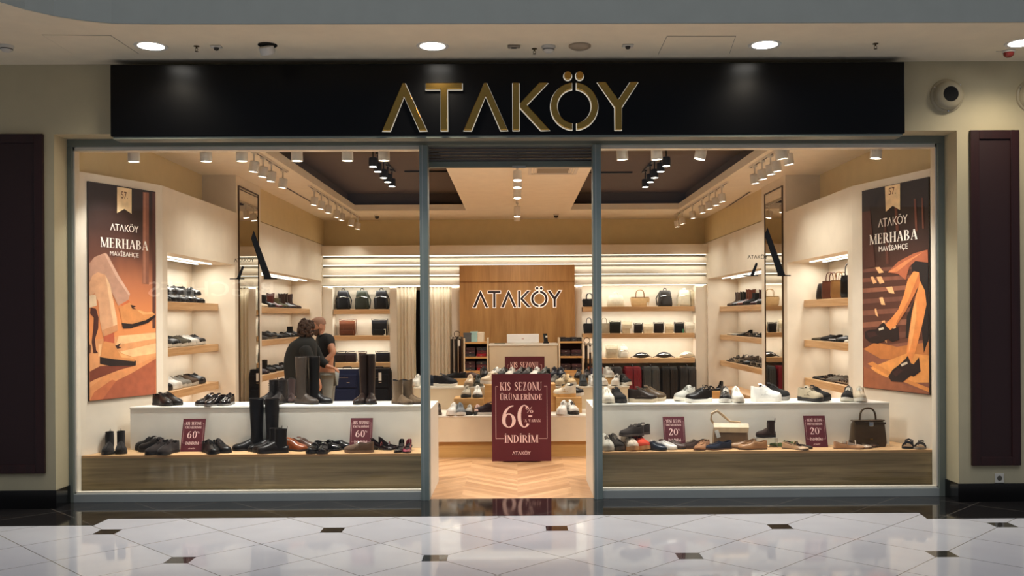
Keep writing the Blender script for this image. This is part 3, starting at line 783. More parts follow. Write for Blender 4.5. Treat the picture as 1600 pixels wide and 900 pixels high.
side_heads(2.80, ((1128, 304), (1118, 311), (1108, 319), (1097, 323), (1082, 332), (1066, 341), (1058, 347)), 1, 'on the rear right ceiling track'); a_, b_ = min(ys), max(ys)
track('light_track', (2.8, a_ - .3, ZC), (2.8, b_ + .2, ZC), white_mt, 'rear light track along the right side of the shop ceiling')
for i, py in enumerate((272, 278, 284, 291.5, 301, 326, 331, 338)):
    d = 1462 * 1.62 / (495 - py)
    head(protoS, .02, d - 8.24, ZC - .022, (R(18 if i % 2 else -14), R(0)), 50, 145, 'white spotlight on the middle of the ceiling, %s from the entrance' % ORD[i], 'middle track spotlights', .215)
track('light_track', (.02, 1.6, ZC), (.02, 4.1, ZC), white_mt, 'front light track in the middle of the ceiling')
track('light_track', (.02, 5.1, ZC), (.02, 6.4, ZC), white_mt, 'rear light track in the middle of the ceiling')
# black heads in the recesses
for sname, pts, xo in (('left', ((581.5, 252), (590, 260), (599, 270), (607, 277), (613, 284)), -1), ('right', ((1040, 251), (1032, 260), (1023, 270), (1016, 277), (1009, 285)), 1)):
    zz = ZC + .3; yy = []; xx = []
    for i, (px, py) in enumerate(pts):
        p = at(px, py, Z=zz - .19); yy.append(p.y); xx.append(p.x)
    xm = sum(xx) / 5
    for i in range(5):
        head(protoB, xm, yy[i], zz - .022, (R(-6), R(0)), 34, 125, 'black spotlight in the %s dark ceiling recess, %s from the window' % (sname, ORD[i]), 'black spotlights in the ceiling recesses', .24)
    track('light_track', (xm, min(yy) - .4, zz), (xm, max(yy) + .25, zz), black_mt, 'black light track in the %s dark ceiling recess' % sname)
    x2 = xm + (.15 if xo < 0 else -.15)
    track('light_track', (min(x2, x2 - xo * 1.0), max(yy) + .25, zz), (max(x2, x2 - xo * 1.0), max(yy) + .25, zz), black_mt, 'short black cross track in the %s dark ceiling recess' % sname)
# air grille and cameras on the shop ceiling
p = at(864, 266, Z=ZC); t = empty('ceiling_air_grille', (p.x, p.y, ZC), 0, 'square white air conditioning grille in the shop ceiling near the middle spotlights', 'air vent')
m = MB()
for a, b in ((.3, .26), (.24, .225), (.21, .2)): m.box(-a, a, -a, -b, -.01, 0).box(-a, a, b, a, -.01, 0).box(-a, -b, -b, b, -.01, 0).box(b, a, -b, b, -.01, 0)
m.build('frame', white_mt, t); MB().box(-.19, .19, -.19, .19, -.006, 0).build('grille_plate', mat('grille_grey', '8E867A', .6), t)
for px, py, tx in ((589, 345, 'left'), (869, 345, 'right')):
    p = at(px, py, Y=8.0); t = empty('dome_camera', (p.x, 8.0, ZC), 0, 'small black dome camera on the rear ceiling, %s of the middle spotlights' % tx, 'camera', 'dome cameras')
    MB().lathe([(.05, 0), (.05, -.02), (.045, -.025)], 20).build('base', white_pl, t, smooth=True); MB().lathe([(.04, -.025), (.036, -.05), (.02, -.065), (.001, -.068)], 20).build('dome', mat('smoked_dome', '0E0D0D', .1), t, smooth=True)

# ================================================================ MIRRORS, SHELVES
mir = mat('mirror_silver', 'D6D3CC', .02, metal=1.0)
brass = mat('thin_bronze_frame', '5A4936', .35, metal=.8)
for sgn, XF, y0, y1, tx in ((-1, XL, 3.47, 4.36, 'left'), (1, XR, 3.70, 4.55, 'right')):
    t = empty('wall_mirror', (XF, y0, .1), 0, 'tall narrow mirror on the column between the two %s shelf niches' % tx, 'mirror', 'column mirrors')
    s = -sgn; L_ = y1 - y0
    MB().box(0.001 * s, .012 * s, .012, L_ - .012, .012, 3.14).build('mirror_glass', mir, t)
    m = MB(); m.box(.0, .02 * s, 0, .012, 0, 3.16).box(0, .02 * s, L_ - .012, L_, 0, 3.16).box(0, .02 * s, .012, L_ - .012, 0, .012).box(0, .02 * s, .012, L_ - .012, 3.148, 3.16)
    m.build('frame', brass, t)
SHELVES = {}
def shelf(key, x0, x1, y0, y1, ztop, label, th=.085, m_=None):
    if x0 > x1: x0, x1 = x1, x0
    t = empty('wall_shelf', ((x0 + x1) / 2, (y0 + y1) / 2, ztop), 0, label, 'shelf', 'oak wall shelves')
    dx, dy = (x1 - x0) / 2, (y1 - y0) / 2
    MB().box(-dx, dx, -dy, dy, -th, 0).build('board', m_ or oak, t, bevel=.003)
    SHELVES[key] = (x0, x1, y0, y1, ztop)
    return t
pos = ['top', 'middle', 'lowest']
for sgn, XF, tx, y0a, y1a, y0b, y1b, pxa, pxb in ((-1, XL, 'left', 1.10, 3.34, 4.53, YB - .42, 340, 489), (1, XR, 'right', 1.38, 3.54, 4.78, YB - .42, 1258, 1118)):
    ya = (474.5, 537.5, 596) if sgn < 0 else (469, 531, 590)
    yb_ = (482.6, 525, 570) if sgn < 0 else (479, 523, 563)
    for i in range(3):
        z = at(pxa, ya[i], Y=y1a).z
        shelf('%sfront%d' % (tx, i), XF + sgn * .21, XF + sgn * .528, y0a, y1a, z, 'thick oak shelf, %s of three in the front %s niche' % (pos[i], tx), m_=oak_y)
        z = at(pxb, yb_[i], Y=y1b).z
        shelf('%sback%d' % (tx, i), XF + sgn * .21, XF + sgn * .528, y0b, y1b, z, 'thick oak shelf, %s of three in the rear %s niche' % (pos[i], tx), m_=oak_y)
    shelf('%sfront3' % tx, XF + sgn * .21, XF + sgn * .528, y0a, y1a, .34, 'thick oak shelf near the floor in the front %s niche' % tx, m_=oak_y)
    shelf('%sback3' % tx, XF + sgn * .21, XF + sgn * .528, y0b, y1b, .34, 'thick oak shelf near the floor in the rear %s niche' % tx, m_=oak_y)
    for nm, ya_, yb2 in (('front', y0a, y1a), ('rear', y0b, y1b)):
        for k, dx in enumerate((.2, .36)):
            o = MB().box(-.012, .012, 0, yb2 - ya_ - .5, -.014, 0).build('niche_strip_light', glow('niche_strip_glow', (1, .95, .85), 2)); o.location = (XF + sgn * dx, ya_ + .2, 2.26)
            tag(o, 'slim LED bar under the %s %s valance, %s one' % (nm, tx, ['outer', 'inner'][k]), 'strip light', 'LED bars over the niches')
        area_light('niche_lamp', (XF + sgn * .3, (ya_ + yb2) / 2, 2.23), (0, R(-12 * -sgn), 0), .12, yb2 - ya_ - .3, 14, WARM2)
        for i in range(3):
            S_ = SHELVES['%s%s%d' % (tx, 'front' if nm == 'front' else 'back', i)]
            l = area_light('shelf_fill_light', ((S_[0] + S_[1]) / 2, (ya_ + yb2) / 2, S_[4] - .09), (0, 0, 0), .06, yb2 - ya_ - .2, 5, WARM2)  # added area light under each board, without any lamp fitting
for key, pa, pb, tops, nm in (('bagL', 520, 609, (482, 523, 565), 'left bay'), ('bagR', 910, 1086, (480, 522, 561), 'right bay')):
    x0_, x1_ = at(pa, 480, Y=8.5).x, at(pb, 480, Y=8.5).x
    for i, ty in enumerate(tops):
        z = at(800, ty, Y=8.52).z
        shelf('%s%d' % (key, i), x0_ + .005, x1_ - .005, 8.52, YB - .013, z, 'thick oak shelf, %s of three in the %s of the back wall' % (pos[i], nm), m_=oak)
        area_light('shelf_fill_light', ((x0_ + x1_) / 2, 8.57, z + (.33 if i else .37)), (R(24), 0, 0), x1_ - x0_ - .1, .04, (2.6 if i == 0 else 3.2) * (x1_ - x0_), WARM2)  # added fill to brighten this bay shelf; it has no fitting

# ================================================================ POSTERS
def poster(A, B, quad, pxl, pxr, cropk, cropo, polys, texts, label, bgm, name_extra):
    """flat printed light panel on the slanted wall A-B; quad holds its corners in the study crop"""
    A, B = Vector(A), Vector(B); ang = math.atan2(B.y - A.y, B.x - A.x)
    def hit(px, py):
        d = ray(px, py); n = Vector((-(B - A).y, (B - A).x, 0)); A3 = Vector((A.x, A.y, 0))
        return CAM_POS + d * ((A3 - CAM_POS).dot(n) / d.dot(n))
    (tlx, tly), (trx, try_), (blx, bly), (brx, bry) = quad
    P = lambda x, y: hit(cropo[0] + x / cropk, cropo[1] + y / cropk)
    TL, TR, BL, BR = P(tlx, tly), P(trx, try_), P(blx, bly), P(brx, bry)
    zt_ = (TL.z + TR.z) / 2; zb_ = (BL.z + BR.z) / 2
    W_ = ((TR + BR) / 2 - (TL + BL) / 2).length; H_ = zt_ - zb_
    base = (TL + BL) / 2; base.z = zb_
    W_ = math.hypot(((TR + BR) / 2 - (TL + BL) / 2).x, ((TR + BR) / 2 - (TL + BL) / 2).y)
    t = empty('advertising_poster', base, ang, label, 'poster', 'posters beside the windows')
    MB().box(0, W_, -.016, -.001, 0, H_).build('panel', mat('poster_edge', '201512', .5), t)
    MB().add([(0.004, -.0165, .004), (W_ - .004, -.0165, .004), (W_ - .004, -.0165, H_ - .004), (0.004, -.0165, H_ - .004)], [(0, 1, 2, 3)]).build('printed_picture', bgm, t)
    def uv(x, y):
        for _ in range(2):
            v_ = 0
        # horizontal place from the hit point, height from the true ray hit
        h = P(x, y); u = (Vector((h.x, h.y)) - Vector((base.x, base.y))).length
        if (Vector((h.x, h.y)) - Vector((base.x, base.y))).dot(Vector((math.cos(ang), math.sin(ang)))) < 0: u = -u
        return min(max(u, .006), W_ - .006), min(max(h.z - zb_, .006), H_ - .006)
    mats_ = []; m = MB()
    for k, (colr, pts) in enumerate(polys):
        mm = mat('print_' + colr, colr, .6, var=.12, vscale=14)
        if mm not in mats_: mats_.append(mm)
        q = [uv(*p) for p in pts]
        d = -.0170 - .00012 * k
        m.add([(a, d, b) for a, b in q], [tuple(range(len(q)))], mats_.index(mm))
    m.build('printed_figure', mats_, t)
    wh = mat('print_white', 'F2E9DC', .6)
    for kind, x0, y0, x1, y1, tx_ in texts:      # left-bottom, right-bottom corners of the line, cap height from y1
        a = uv(x0, y0); b = uv(x1, y0); top = uv(x0, y1)
        if kind == 'logo':
            m = MB(); w_ = b[0] - a[0]; logo(m, w_, a[1], -.0230, -.0226, cx=(a[0] + b[0]) / 2); m.build('lettering', wh, t)
        elif kind == 'serif':
            m = MB(); serif(m, tx_, b[0] - a[0], top[1] - a[1], a[1], -.0226, (a[0] + b[0]) / 2); m.build('lettering', wh, t)
        else:
            mm_ = wh if kind == 'sans' else mat('print_brown', '6A4028', .6)
            text_obj('lettering', tx_, (top[1] - a[1]) / .7, .0002, mm_, t, ((a[0] + b[0]) / 2, -.0228, a[1]), width=b[0] - a[0])
def grad_mat(name, stops):
    m = bpy.data.materials.new(name); m.use_nodes = True; nt = m.node_tree; b = nt.nodes['Principled BSDF']
    tc = nt.nodes.new('ShaderNodeTexCoord'); sp = nt.nodes.new('ShaderNodeSeparateXYZ'); nt.links.new(tc.outputs['Generated'], sp.inputs[0])
    nz = nt.nodes.new('ShaderNodeTexNoise'); nz.inputs['Scale'].default_value = 3; nt.links.new(tc.outputs['Generated'], nz.inputs['Vector'])
    ma = nt.nodes.new('ShaderNodeMath'); ma.operation = 'MULTIPLY_ADD'; ma.inputs[1].default_value = .12; nt.links.new(nz.outputs['Fac'], ma.inputs[0]); nt.links.new(sp.outputs[2], ma.inputs[2])
    r = nt.nodes.new('ShaderNodeValToRGB'); e = r.color_ramp.elements
    e[0].position, e[0].color = stops[0][0], lin(stops[0][1]); e[1].position, e[1].color = stops[-1][0], lin(stops[-1][1])
    for p_, c in stops[1:-1]:
        n = e.new(p_); n.color = lin(c)
    nt.links.new(ma.outputs[0], r.inputs['Fac']); nt.links.new(r.outputs['Color'], b.inputs['Base Color']); b.inputs['Roughness'].default_value = .5
    return m
ribL = [('F1D3A4', [(143, 76), (197, 84), (197, 176), (170, 158), (143, 173)]), ]
polyL = [
 ('8A5844', [(240, 95), (262, 97), (262, 437), (238, 435)]), ('A87058', [(243, 98), (250, 98), (250, 434), (241, 434)]), ('5A342A', [(275, 96), (286, 97), (286, 600), (275, 600)]),
 ('E09A64', [(40, 645), (288, 612), (288, 849), (40, 867)]), ('F2BE88', [(150, 628), (288, 616), (288, 638), (140, 662)]), ('F2BE88', [(140, 690), (288, 655), (288, 692), (200, 706), (150, 700)]), ('F0B880', [(75, 660), (92, 655), (85, 700), (75, 705)]),
 ('D98E58', [(40, 820), (100, 775), (215, 735), (288, 705), (288, 848), (40, 867)]), ('A8583A', [(90, 866), (130, 800), (200, 765), (288, 712), (288, 849)]), ('C06A42', [(40, 867), (60, 835), (125, 790), (140, 795), (90, 866)]),
 ('7A3A26', [(40, 760), (80, 740), (130, 738), (212, 738), (150, 755), (60, 790), (40, 800)]),
 ('4A2018', [(46, 522), (66, 528), (75, 560), (74, 600), (62, 640), (66, 680), (74, 692), (56, 692), (50, 650), (56, 600), (58, 560), (44, 545)]), ('4A2018', [(40, 660), (46, 662), (46, 692), (40, 692)]),
 ('D8BC9A', [(40, 478), (66, 474), (68, 516), (40, 524)]),
 ('B98C74', [(40, 360), (60, 336), (100, 320), (114, 335), (150, 410), (192, 472), (186, 494), (148, 516), (125, 470), (100, 410), (62, 400), (40, 425)]),
 ('D2A890', [(95, 322), (106, 324), (150, 405), (192, 472), (188, 480), (140, 410)]),
 ('D6A078', [(40, 432), (52, 404), (72, 392), (100, 402), (118, 440), (130, 500), (142, 560), (146, 608), (92, 632), (80, 575), (74, 500), (60, 470), (42, 480)]),
 ('E8BC90', [(100, 404), (118, 440), (130, 500), (142, 560), (146, 606), (134, 612), (120, 530), (108, 450)]), ('C88A5E', [(90, 606), (144, 586), (146, 608), (92, 632)]),
 ('B8583A', [(94, 630), (132, 616), (134, 660), (94, 662)]), ('C8683E', [(158, 512), (186, 495), (205, 520), (180, 540)]),
 ('D28A50', [(88, 656), (98, 648), (132, 655), (142, 672), (160, 692), (198, 704), (212, 718), (210, 728), (82, 716)]), ('E4A468', [(142, 676), (160, 694), (198, 706), (206, 712), (160, 708)]),
 ('22120F', [(80, 706), (130, 714), (205, 722), (214, 720), (213, 738), (120, 740), (80, 731)]),
 ('D28A50', [(152, 522), (160, 518), (190, 503), (214, 528), (250, 538), (272, 538), (284, 548), (275, 562), (225, 576), (166, 588), (158, 560)]), ('E4A468', [(214, 530), (250, 540), (272, 540), (278, 546), (240, 550)]),
 ('22120F', [(160, 580), (200, 584), (250, 570), (286, 548), (286, 558), (258, 580), (205, 596), (196, 600), (166, 601)]),
 ('3A2018', [(136, 664), (158, 655), (150, 668), (160, 672), (144, 676)]), ('3A2018', [(192, 512), (214, 518), (204, 524), (216, 530), (200, 528)]),
] + ribL
tL = [('logo', 117, 236, 222, 209, ''), ('serif', 82, 298, 256, 262, 'MERHABA'), ('sans', 116, 330, 222, 313, 'MAVİBAHÇE'), ('brown', 158, 118, 182, 92, '57.')]
poster((-3.865, .07), (XL, .97), ((40, 55), (290, 95), (38, 868), (288, 848)), 137, 243, 2.3714, (120, 260), polyL, tL, 'tall poster of legs in beige trousers and tan suede boots, left window', grad_mat('poster_left_ground', [(0.0, 'E09A64'), (.42, 'E08A50'), (.58, 'B8704C'), (.72, '6A4236'), (.85, '3A241F'), (1, '241614')]), '')
polyR = []
for k in range(9):
    y0 = 372 + k * 34 + (k * k) * 1.1; hh = 13 + k * 1.4
    polyR.append((['6E4334', '7A4A38', '8A5640'][k % 3], [(66 + k, y0 + 8), (316, y0 - 10), (316, y0 - 10 + hh), (67 + k, y0 + 8 + hh)]))
    for q, x in enumerate((96, 124, 160)):
        if (k + q) % 3 == 1 or (q == 1 and k % 2): polyR.append(('EDB07A', [(x + k * 5 - q * 6, y0 + 2), (x + 10 + k * 4 + 3 * (q == k % 3), y0), (x + 26 + k * 2, y0 + 20 + 3 * k), (x + 12 - q * 4 + k * 3, y0 + 24 + 4 * (k % 2))]))
polyR += [
 ('8E5640', [(76, 672), (325, 640), (325, 843), (77, 822)]), ('C4783E', [(76, 676), (120, 650), (200, 668), (325, 650), (325, 700), (250, 720), (140, 712)]),
 ('E89A52', [(100, 745), (240, 690), (325, 700), (325, 800), (250, 800), (140, 775)]), ('9A5A3A', [(77, 740), (180, 790), (325, 842), (77, 822)]), ('D98A48', [(90, 730), (170, 775), (325, 836), (325, 820), (190, 770), (110, 722)]),
 ('4E2A20', [(66, 170), (100, 165), (120, 370), (70, 380)]), ('5A3226', [(150, 190), (158, 188), (170, 360), (160, 362)]), ('6A3C2C', [(190, 140), (200, 140), (206, 240), (196, 240)]), ('6A3C2C', [(262, 120), (270, 120), (276, 240), (268, 240)]), ('6A3C2C', [(290, 116), (296, 116), (300, 230), (294, 230)]),
 ('1C1210', [(250, 350), (316, 345), (322, 640), (300, 690), (288, 560), (262, 420)]), ('1C1210', [(236, 555), (262, 500), (290, 560), (270, 640), (232, 634)]),
 ('A85C3C', [(166, 392), (205, 352), (262, 322), (314, 308), (316, 356), (268, 350), (246, 372), (232, 420), (205, 398)]), ('D08050', [(166, 392), (230, 350), (300, 316), (260, 342), (200, 390)]),
 ('E58C4A', [(262, 388), (282, 392), (286, 430), (262, 480), (236, 530), (200, 585), (172, 608), (156, 606), (152, 588), (176, 566), (205, 530), (225, 478), (240, 420)]),
 ('C4703C', [(282, 392), (286, 430), (262, 480), (236, 530), (200, 585), (196, 580), (240, 500), (268, 430)]),
 ('E58C4A', [(286, 424), (304, 460), (310, 510), (300, 560), (286, 620), (268, 690), (250, 728), (234, 716), (238, 670), (246, 610), (256, 540), (270, 480)]), ('F2A864', [(262, 520), (272, 490), (272, 560), (256, 650), (244, 690), (246, 620)]),
 ('1E0C0B', [(80, 612), (100, 604), (124, 602), (140, 584), (152, 576), (162, 592), (176, 606), (205, 594), (208, 640), (186, 650), (176, 646), (168, 638), (130, 656), (100, 652), (82, 636)]),
 ('1E0C0B', [(168, 778), (184, 752), (206, 736), (232, 712), (240, 700), (252, 728), (262, 732), (282, 706), (288, 758), (262, 778), (252, 774), (222, 798), (180, 796)]),
 ('3A1A18', [(88, 616), (118, 610), (128, 626), (96, 634)]), ('3A1A18', [(182, 764), (206, 746), (222, 756), (196, 778)]), ('D8C8B0', [(132, 600), (150, 594), (152, 602), (134, 608)]), ('D8C8B0', [(214, 732), (238, 722), (240, 730), (218, 740)]),
 ('F1D3A4', [(156, 71), (212, 63), (212, 162), (185, 146), (159, 168)]),
]
tR = [('logo', 131, 226, 240, 197, ''), ('serif', 100, 290, 275, 254, 'MERHABA'), ('sans', 133, 316, 240, 297, 'MAVİBAHÇE'), ('brown', 170, 106, 196, 80, '57.')]
poster((XR, 1.25), (3.735, .07), ((64, 85), (311, 48), (77, 822), (325, 843)), 1347, 1452, 2.3684, (1320, 260), polyR, tR, 'tall poster of bare legs in black loafers on stone steps, right window', grad_mat('poster_right_ground', [(0.0, '8E5640'), (.35, '5A3226'), (.6, '4A2A20'), (.8, '33201B'), (1, '1E1513')]), '')
# ================================================================ PODIUMS, TABLES, DESK
ZP, ZT = .392, .788
podw = mat('white_podium_lacquer', 'EAE6DA', .4)
def podium(xw, yw_front, xin, xside, tier_x, tx):
    s = 1 if xin > xw else -1
    t = empty('display_podium', (0, .08, 0), 0, 'low window platform with oak front and oak top in the %s shop window' % tx, 'display podium', 'window platforms')
    slope = (XL + 3.865) / .9 if s > 0 else (XR - 3.735) / 1.18
    x_at = lambda y: (-3.865 + slope * (y - .07) if s > 0 else 3.735 + slope * (y - .07)) + s * .004
    y0, y1 = .08, .9
    pf = [(x_at(y0), 0), (xin, 0), (xin, y1 - y0), (x_at(y1), y1 - y0)]
    MB().prism([(a, b + .0) for a, b in pf], 0, ZP - .022, 'XY').build('plinth_front', oak_d, t)
    MB().prism([(a, b) for a, b in pf], ZP - .0215, ZP, 'XY').build('oak_top', oak, t)
    e_ = empty('podium_end_panel', (xin, .08, 0), 0, 'white end panel of the %s window platform beside the shop entrance' % tx, 'panel', 'platform end panels')
    MB().box(s * .001, xside - xin, .0, y1 - y0, 0.0, ZT - .001).build('board', cream2, e_, bevel=.002)
    u = empty('display_step', ((tier_x + xin) / 2, .43, ZP + .0005), 0, 'long white display step at the back of the %s window platform' % tx, 'display step', 'white display steps')
    W_ = abs(tier_x - xin) / 2 - .002
    q_ = .46 * abs(slope) + .03
    bd = [(-W_ * s, 0), (W_ * s, 0), (W_ * s, .46), ((-W_ + q_) * s, .46)]
    MB().prism(bd, 0, ZT - ZP - .018, 'XY').build('body', podw, u, bevel=.002)
    tp = [((-W_ - .003) * s, -.006), (W_ * s, -.006), (W_ * s, .463), ((-W_ + q_) * s, .463)]
    MB().prism(tp, ZT - ZP - .0178, ZT - ZP - .0005, 'XY').build('top', mat('bright_white_top', 'E9E5DA', .4), u, bevel=.003)
podium(-3.865, .07, mxl[0] + .005, mxl[1] + .0, at(203, 660, Y=.43).x, 'left')
podium(3.735, .07, mxr[1] - .005, mxr[0] - .0, at(1390, 660, Y=.43).x, 'right')

tabw = mat('cream_table_lacquer', 'D9C6A8', .45)
tabt = mat('cream_table_top', 'E2DACB', .4)
def table(label, x0, x1, y0, y1, z0, z1, plinth):
    t = empty('display_table', ((x0 + x1) / 2, (y0 + y1) / 2, 0), 0, label, 'display table'); dx, dy = (x1 - x0) / 2, (y1 - y0) / 2
    if plinth: MB().box(-dx + .03, dx - .03, -dy + .04, dy - .02, 0, z0).build('plinth', wood('golden_oak_plinth', 'B08448', 'C99C5E', 'X', .4), t)
    MB().box(-dx, dx, -dy, dy, z0, z1 - .02).build('body', tabw, t, bevel=.002)
    MB().box(-dx - .004, dx + .004, -dy - .004, dy, z1 - .0198, z1).build('top', tabt, t, bevel=.003)
    return t
YA, YA2, YT2 = 2.4, 3.10, 3.66
ZA = at(800, 649, Y=YA).z; ZA0 = at(800, 690, Y=YA).z; ZB = at(800, 604, Y=YA2).z
table('low cream display table on an oak plinth, nearest the shop entrance', -1.3, 1.36, YA, YA2 - .004, ZA0, ZA, True)
table('higher cream display table right behind the low one facing the entrance', at(647, 604, Y=YA2).x, at(983, 604, Y=YA2).x, YA2, YT2, .12, ZB, True)
oak_box = wood('oak_riser', 'B8894F', 'D2A468', 'X', .42)
def riser(label, px0, px1, y0, y1, z0, z1):
    x0, x1 = at(px0, 600, Y=y0).x, at(px1, 600, Y=y0).x
    t = MB().box(-(x1 - x0) / 2, (x1 - x0) / 2, 0, y1 - y0, .0, z1 - z0).build('wooden_riser', oak_box, bevel=.003); t.location = ((x0 + x1) / 2, y0, z0)
    tag(t, label, 'display riser', 'oak risers on the tables')
ZM = at(800, 600.5, Y=2.78).z; ZL = at(800, 622, Y=2.62).z; ZC2 = at(800, 591.5, Y=3.36).z
riser('tall oak riser block behind the large maroon sale sign', 757, 868, 2.78, 3.09, ZA, ZM)
riser('low oak riser left of the maroon sale sign on the low table', 709, 756, 2.62, 2.95, ZA, ZL)
riser('low oak riser right of the maroon sale sign on the low table', 869, 909, 2.62, 2.95, ZA, ZL)
riser('thin oak riser on the left half of the rear table', 698, 762, 3.36, 3.62, ZB, ZC2)
riser('thin oak riser on the right half of the rear table', 862, 962, 3.36, 3.62, ZB, ZC2)

# cash desk and what stands on it
YD = 7.3
x0, x1 = at(764.5, 540, Y=YD).x, at(871, 540, Y=YD).x; ZD = at(800, 537.5, Y=YD).z
t = empty('cash_desk', ((x0 + x1) / 2, YD, 0), 0, 'cream cash desk in front of the oak panel with the dark logo letters', 'cash desk'); dx = (x1 - x0) / 2
MB().box(-dx, dx, 0, .6, .08, ZD - .03).build('body', tabw, t, bevel=.003); MB().box(-dx - .01, dx + .01, -.01, .62, ZD - .0298, ZD).build('counter_top', tabt, t, bevel=.004)
MB().box(-dx + .03, dx - .03, .03, .58, 0, .08).build('plinth', steel_d, t)
a, b = at(792, 537, Y=YD + .25), at(842, 523, Y=YD + .25)
t = empty('cash_register_screen', ((a.x + b.x) / 2, YD + .25, ZD), 0, 'white back of a wide cash register screen on the cash desk', 'cash register'); dx = (b.x - a.x) / 2
MB().box(-dx, dx, 0, .03, .012, b.z - ZD + .012).build('screen_housing', mat('white_casing', 'E4E0DC', .35), t, bevel=.006)
MB().box(-dx * .5, dx * .5, .001, .12, 0, .012).build('foot', white_mt, t, bevel=.003); MB().box(-.02, .02, -.002, .0, .07, .09).build('badge', mat('pale_pink_badge', 'C9A9A2', .5), t)
a = at(853, 537, Y=YD + .2); t = empty('card_terminal', (a.x, YD + .2, ZD), R(15), 'small black card terminal on the right end of the cash desk', 'card terminal')
MB().box(-.045, .045, -.03, .03, 0, .03).build('base', black_mt, t, bevel=.006)
MB().box(-.035, .035, -.012, .012, .0, .15, M=Matrix.Translation((0, 0, .022)) @ Matrix.Rotation(R(-18), 4, 'X')).build('handset', black_mt, t, bevel=.006)
MB().box(-.012, .02, -.022, -.016, .10, .13).build('paper_slip', mat('paper_white', 'E6E2D8', .7), t)
a = at(781, 537, Y=YD + .15); t = MB().box(-.09, .09, -.07, .07, 0, .012).build('desk_pad', mat('grey_green_pad', '7D8074', .6), bevel=.003); t.location = (a.x, YD + .15, ZD); tag(t, 'flat grey green pad left of the cash register screen', 'pad')
a, b = at(771, 537, Y=YD + .1), 0
# shelf cabinets beside the desk
def cabinet(p0, p1, tx):
    Y0 = 7.15; x0, x1 = at(p0, 540, Y=Y0).x, at(p1, 540, Y=Y0).x; dx = (x1 - x0) / 2
    zs = [at(800, y, Y=Y0).z for y in (528, 534, 557, 579, 592)]
    t = empty('accessory_cabinet', ((x0 + x1) / 2, Y0, 0), 0, 'low open oak cabinet of folded accessories %s of the cash desk' % tx, 'cabinet', 'accessory cabinets')
    for s in (-1, 1): MB().box(s * dx, s * (dx - .025), 0, .38, 0, zs[0]).build('side_panel', tabw, t, bevel=.008)
    for k in (1, 2, 3): MB().box(-dx + .026, dx - .026, 0.01, .37, zs[k] - .03, zs[k]).build('shelf', oak_box, t)
    MB().box(-dx + .026, dx - .026, .3705, .38, 0, zs[1]).build('back_board', mat('dark_cabinet_back', '3B1516', .6), t)
    d_ = MB().box(-dx + .03, dx - .03, -.002, .36, .05, zs[3] - .034).build('drawer', oak_box, t, bevel=.003); MB().box(-.05, .05, -.012, -.003, zs[3] - .12, zs[3] - .105).build('handle', steel_d, d_)
    return (x0 + x1) / 2, dx, Y0, zs
def parcel(kind, x, y, z, w_, d_, h_, colr, label, group, cat='wallet'):
    t = empty(kind, (x, y, z), R(random.uniform(-4, 4)), label, cat, group)
    MB().box(-w_ / 2, w_ / 2, -d_ / 2, d_ / 2, 0, h_ * .48).box(-w_ / 2, w_ / 2, -d_ / 2 + .006, d_ / 2, h_ * .52, h_).box(-w_ / 2, w_ / 2, d_ / 2 - .012, d_ / 2, h_ * .4, h_ * .6).build('folded_leather', mat('leather_' + colr, colr, .5), t, bevel=.004)
    MB().box(-.012, .012, -d_ / 2 - .001, -d_ / 2 + .002, h_ * .3, h_ * .45).build('clasp', chrome, t)
for (p0, p1, tx, top) in ((724, 763, 'left', 0), (873, 912, 'right', 1)):
    cx_, dx, Y0, zs = cabinet(p0, p1, tx)
    colsL = {1: [('3A3A40', .10), ('2A2A30', .10)], 2: [('2E2E34', .05), ('6A1C26', .045)], 3: [('4A2A30', .05), ('7A1820', .045)]}
    for k in (2, 3):
        for j in (-1, 1):
            for q in range(3 if tx == 'left' else 2):
                cl = {('left', -1): ['34343A', '45252C', '3A1C20'], ('left', 1): ['9A1420', '5A1A22', '34343A'], ('right', -1): ['2A1A1E', '3A2024', '2A2A30'], ('right', 1): ['35252A', '4A2A30', '2A2A30']}[(tx, j)][q]
                parcel('folded_wallet', cx_ + j * dx * .45, Y0 + .16, zs[k] + q * .052, dx * .78, .22, .048, cl, 'folded %s leather piece %s on the %s shelf of the %s cabinet, %s side' % ({'34343A': 'grey', '45252C': 'plum', '3A1C20': 'dark brown', '9A1420': 'red', '5A1A22': 'maroon', '2A1A1E': 'black', '3A2024': 'brown', '2A2A30': 'black', '35252A': 'brown', '4A2A30': 'plum'}[cl], ['lowest', 'second', 'topmost'][q], ['', '', 'upper', 'lower'][k], tx, 'left' if j < 0 else 'right'), 'folded leather goods in the cabinets')
    if tx == 'left':
        for (p, h_, w_, c_, l_) in ((731, .15, .13, '54575A', 'grey gift box on the left cabinet'), (741, .17, .11, '9FC6C4', 'pale blue gift box on the left cabinet'), (751.5, .16, .1, 'E2D6C0', 'cream gift box on the left cabinet')):
            a = at(p, 530, Y=Y0 + .16); t = empty('gift_box', (a.x, Y0 + .16, zs[1]), R(-5), l_, 'box', 'gift boxes on the cabinet')
            MB().box(-w_ / 2, w_ / 2, -.06, .06, 0, h_ - .035).build('box', mat('card_' + c_, c_, .6), t, bevel=.002); MB().box(-w_ / 2 - .003, w_ / 2 + .003, -.063, .063, h_ - .0349, h_).build('lid', mat('card_' + c_, c_, .6), t, bevel=.002)
    else:
        for i_ in range(4):
            a = at(879 + i_ * 8.5, 530, Y=Y0 + .15); parcel('folded_wallet', a.x, Y0 + .15, zs[1], .085, .18, .07 - .008 * (i_ % 2), ['1A1A1E', '24242A', '34343A', '1E1A1A'][i_], 'dark wallet on top of the right cabinet, %s from the desk' % ORD[i_], 'wallets on the right cabinet')
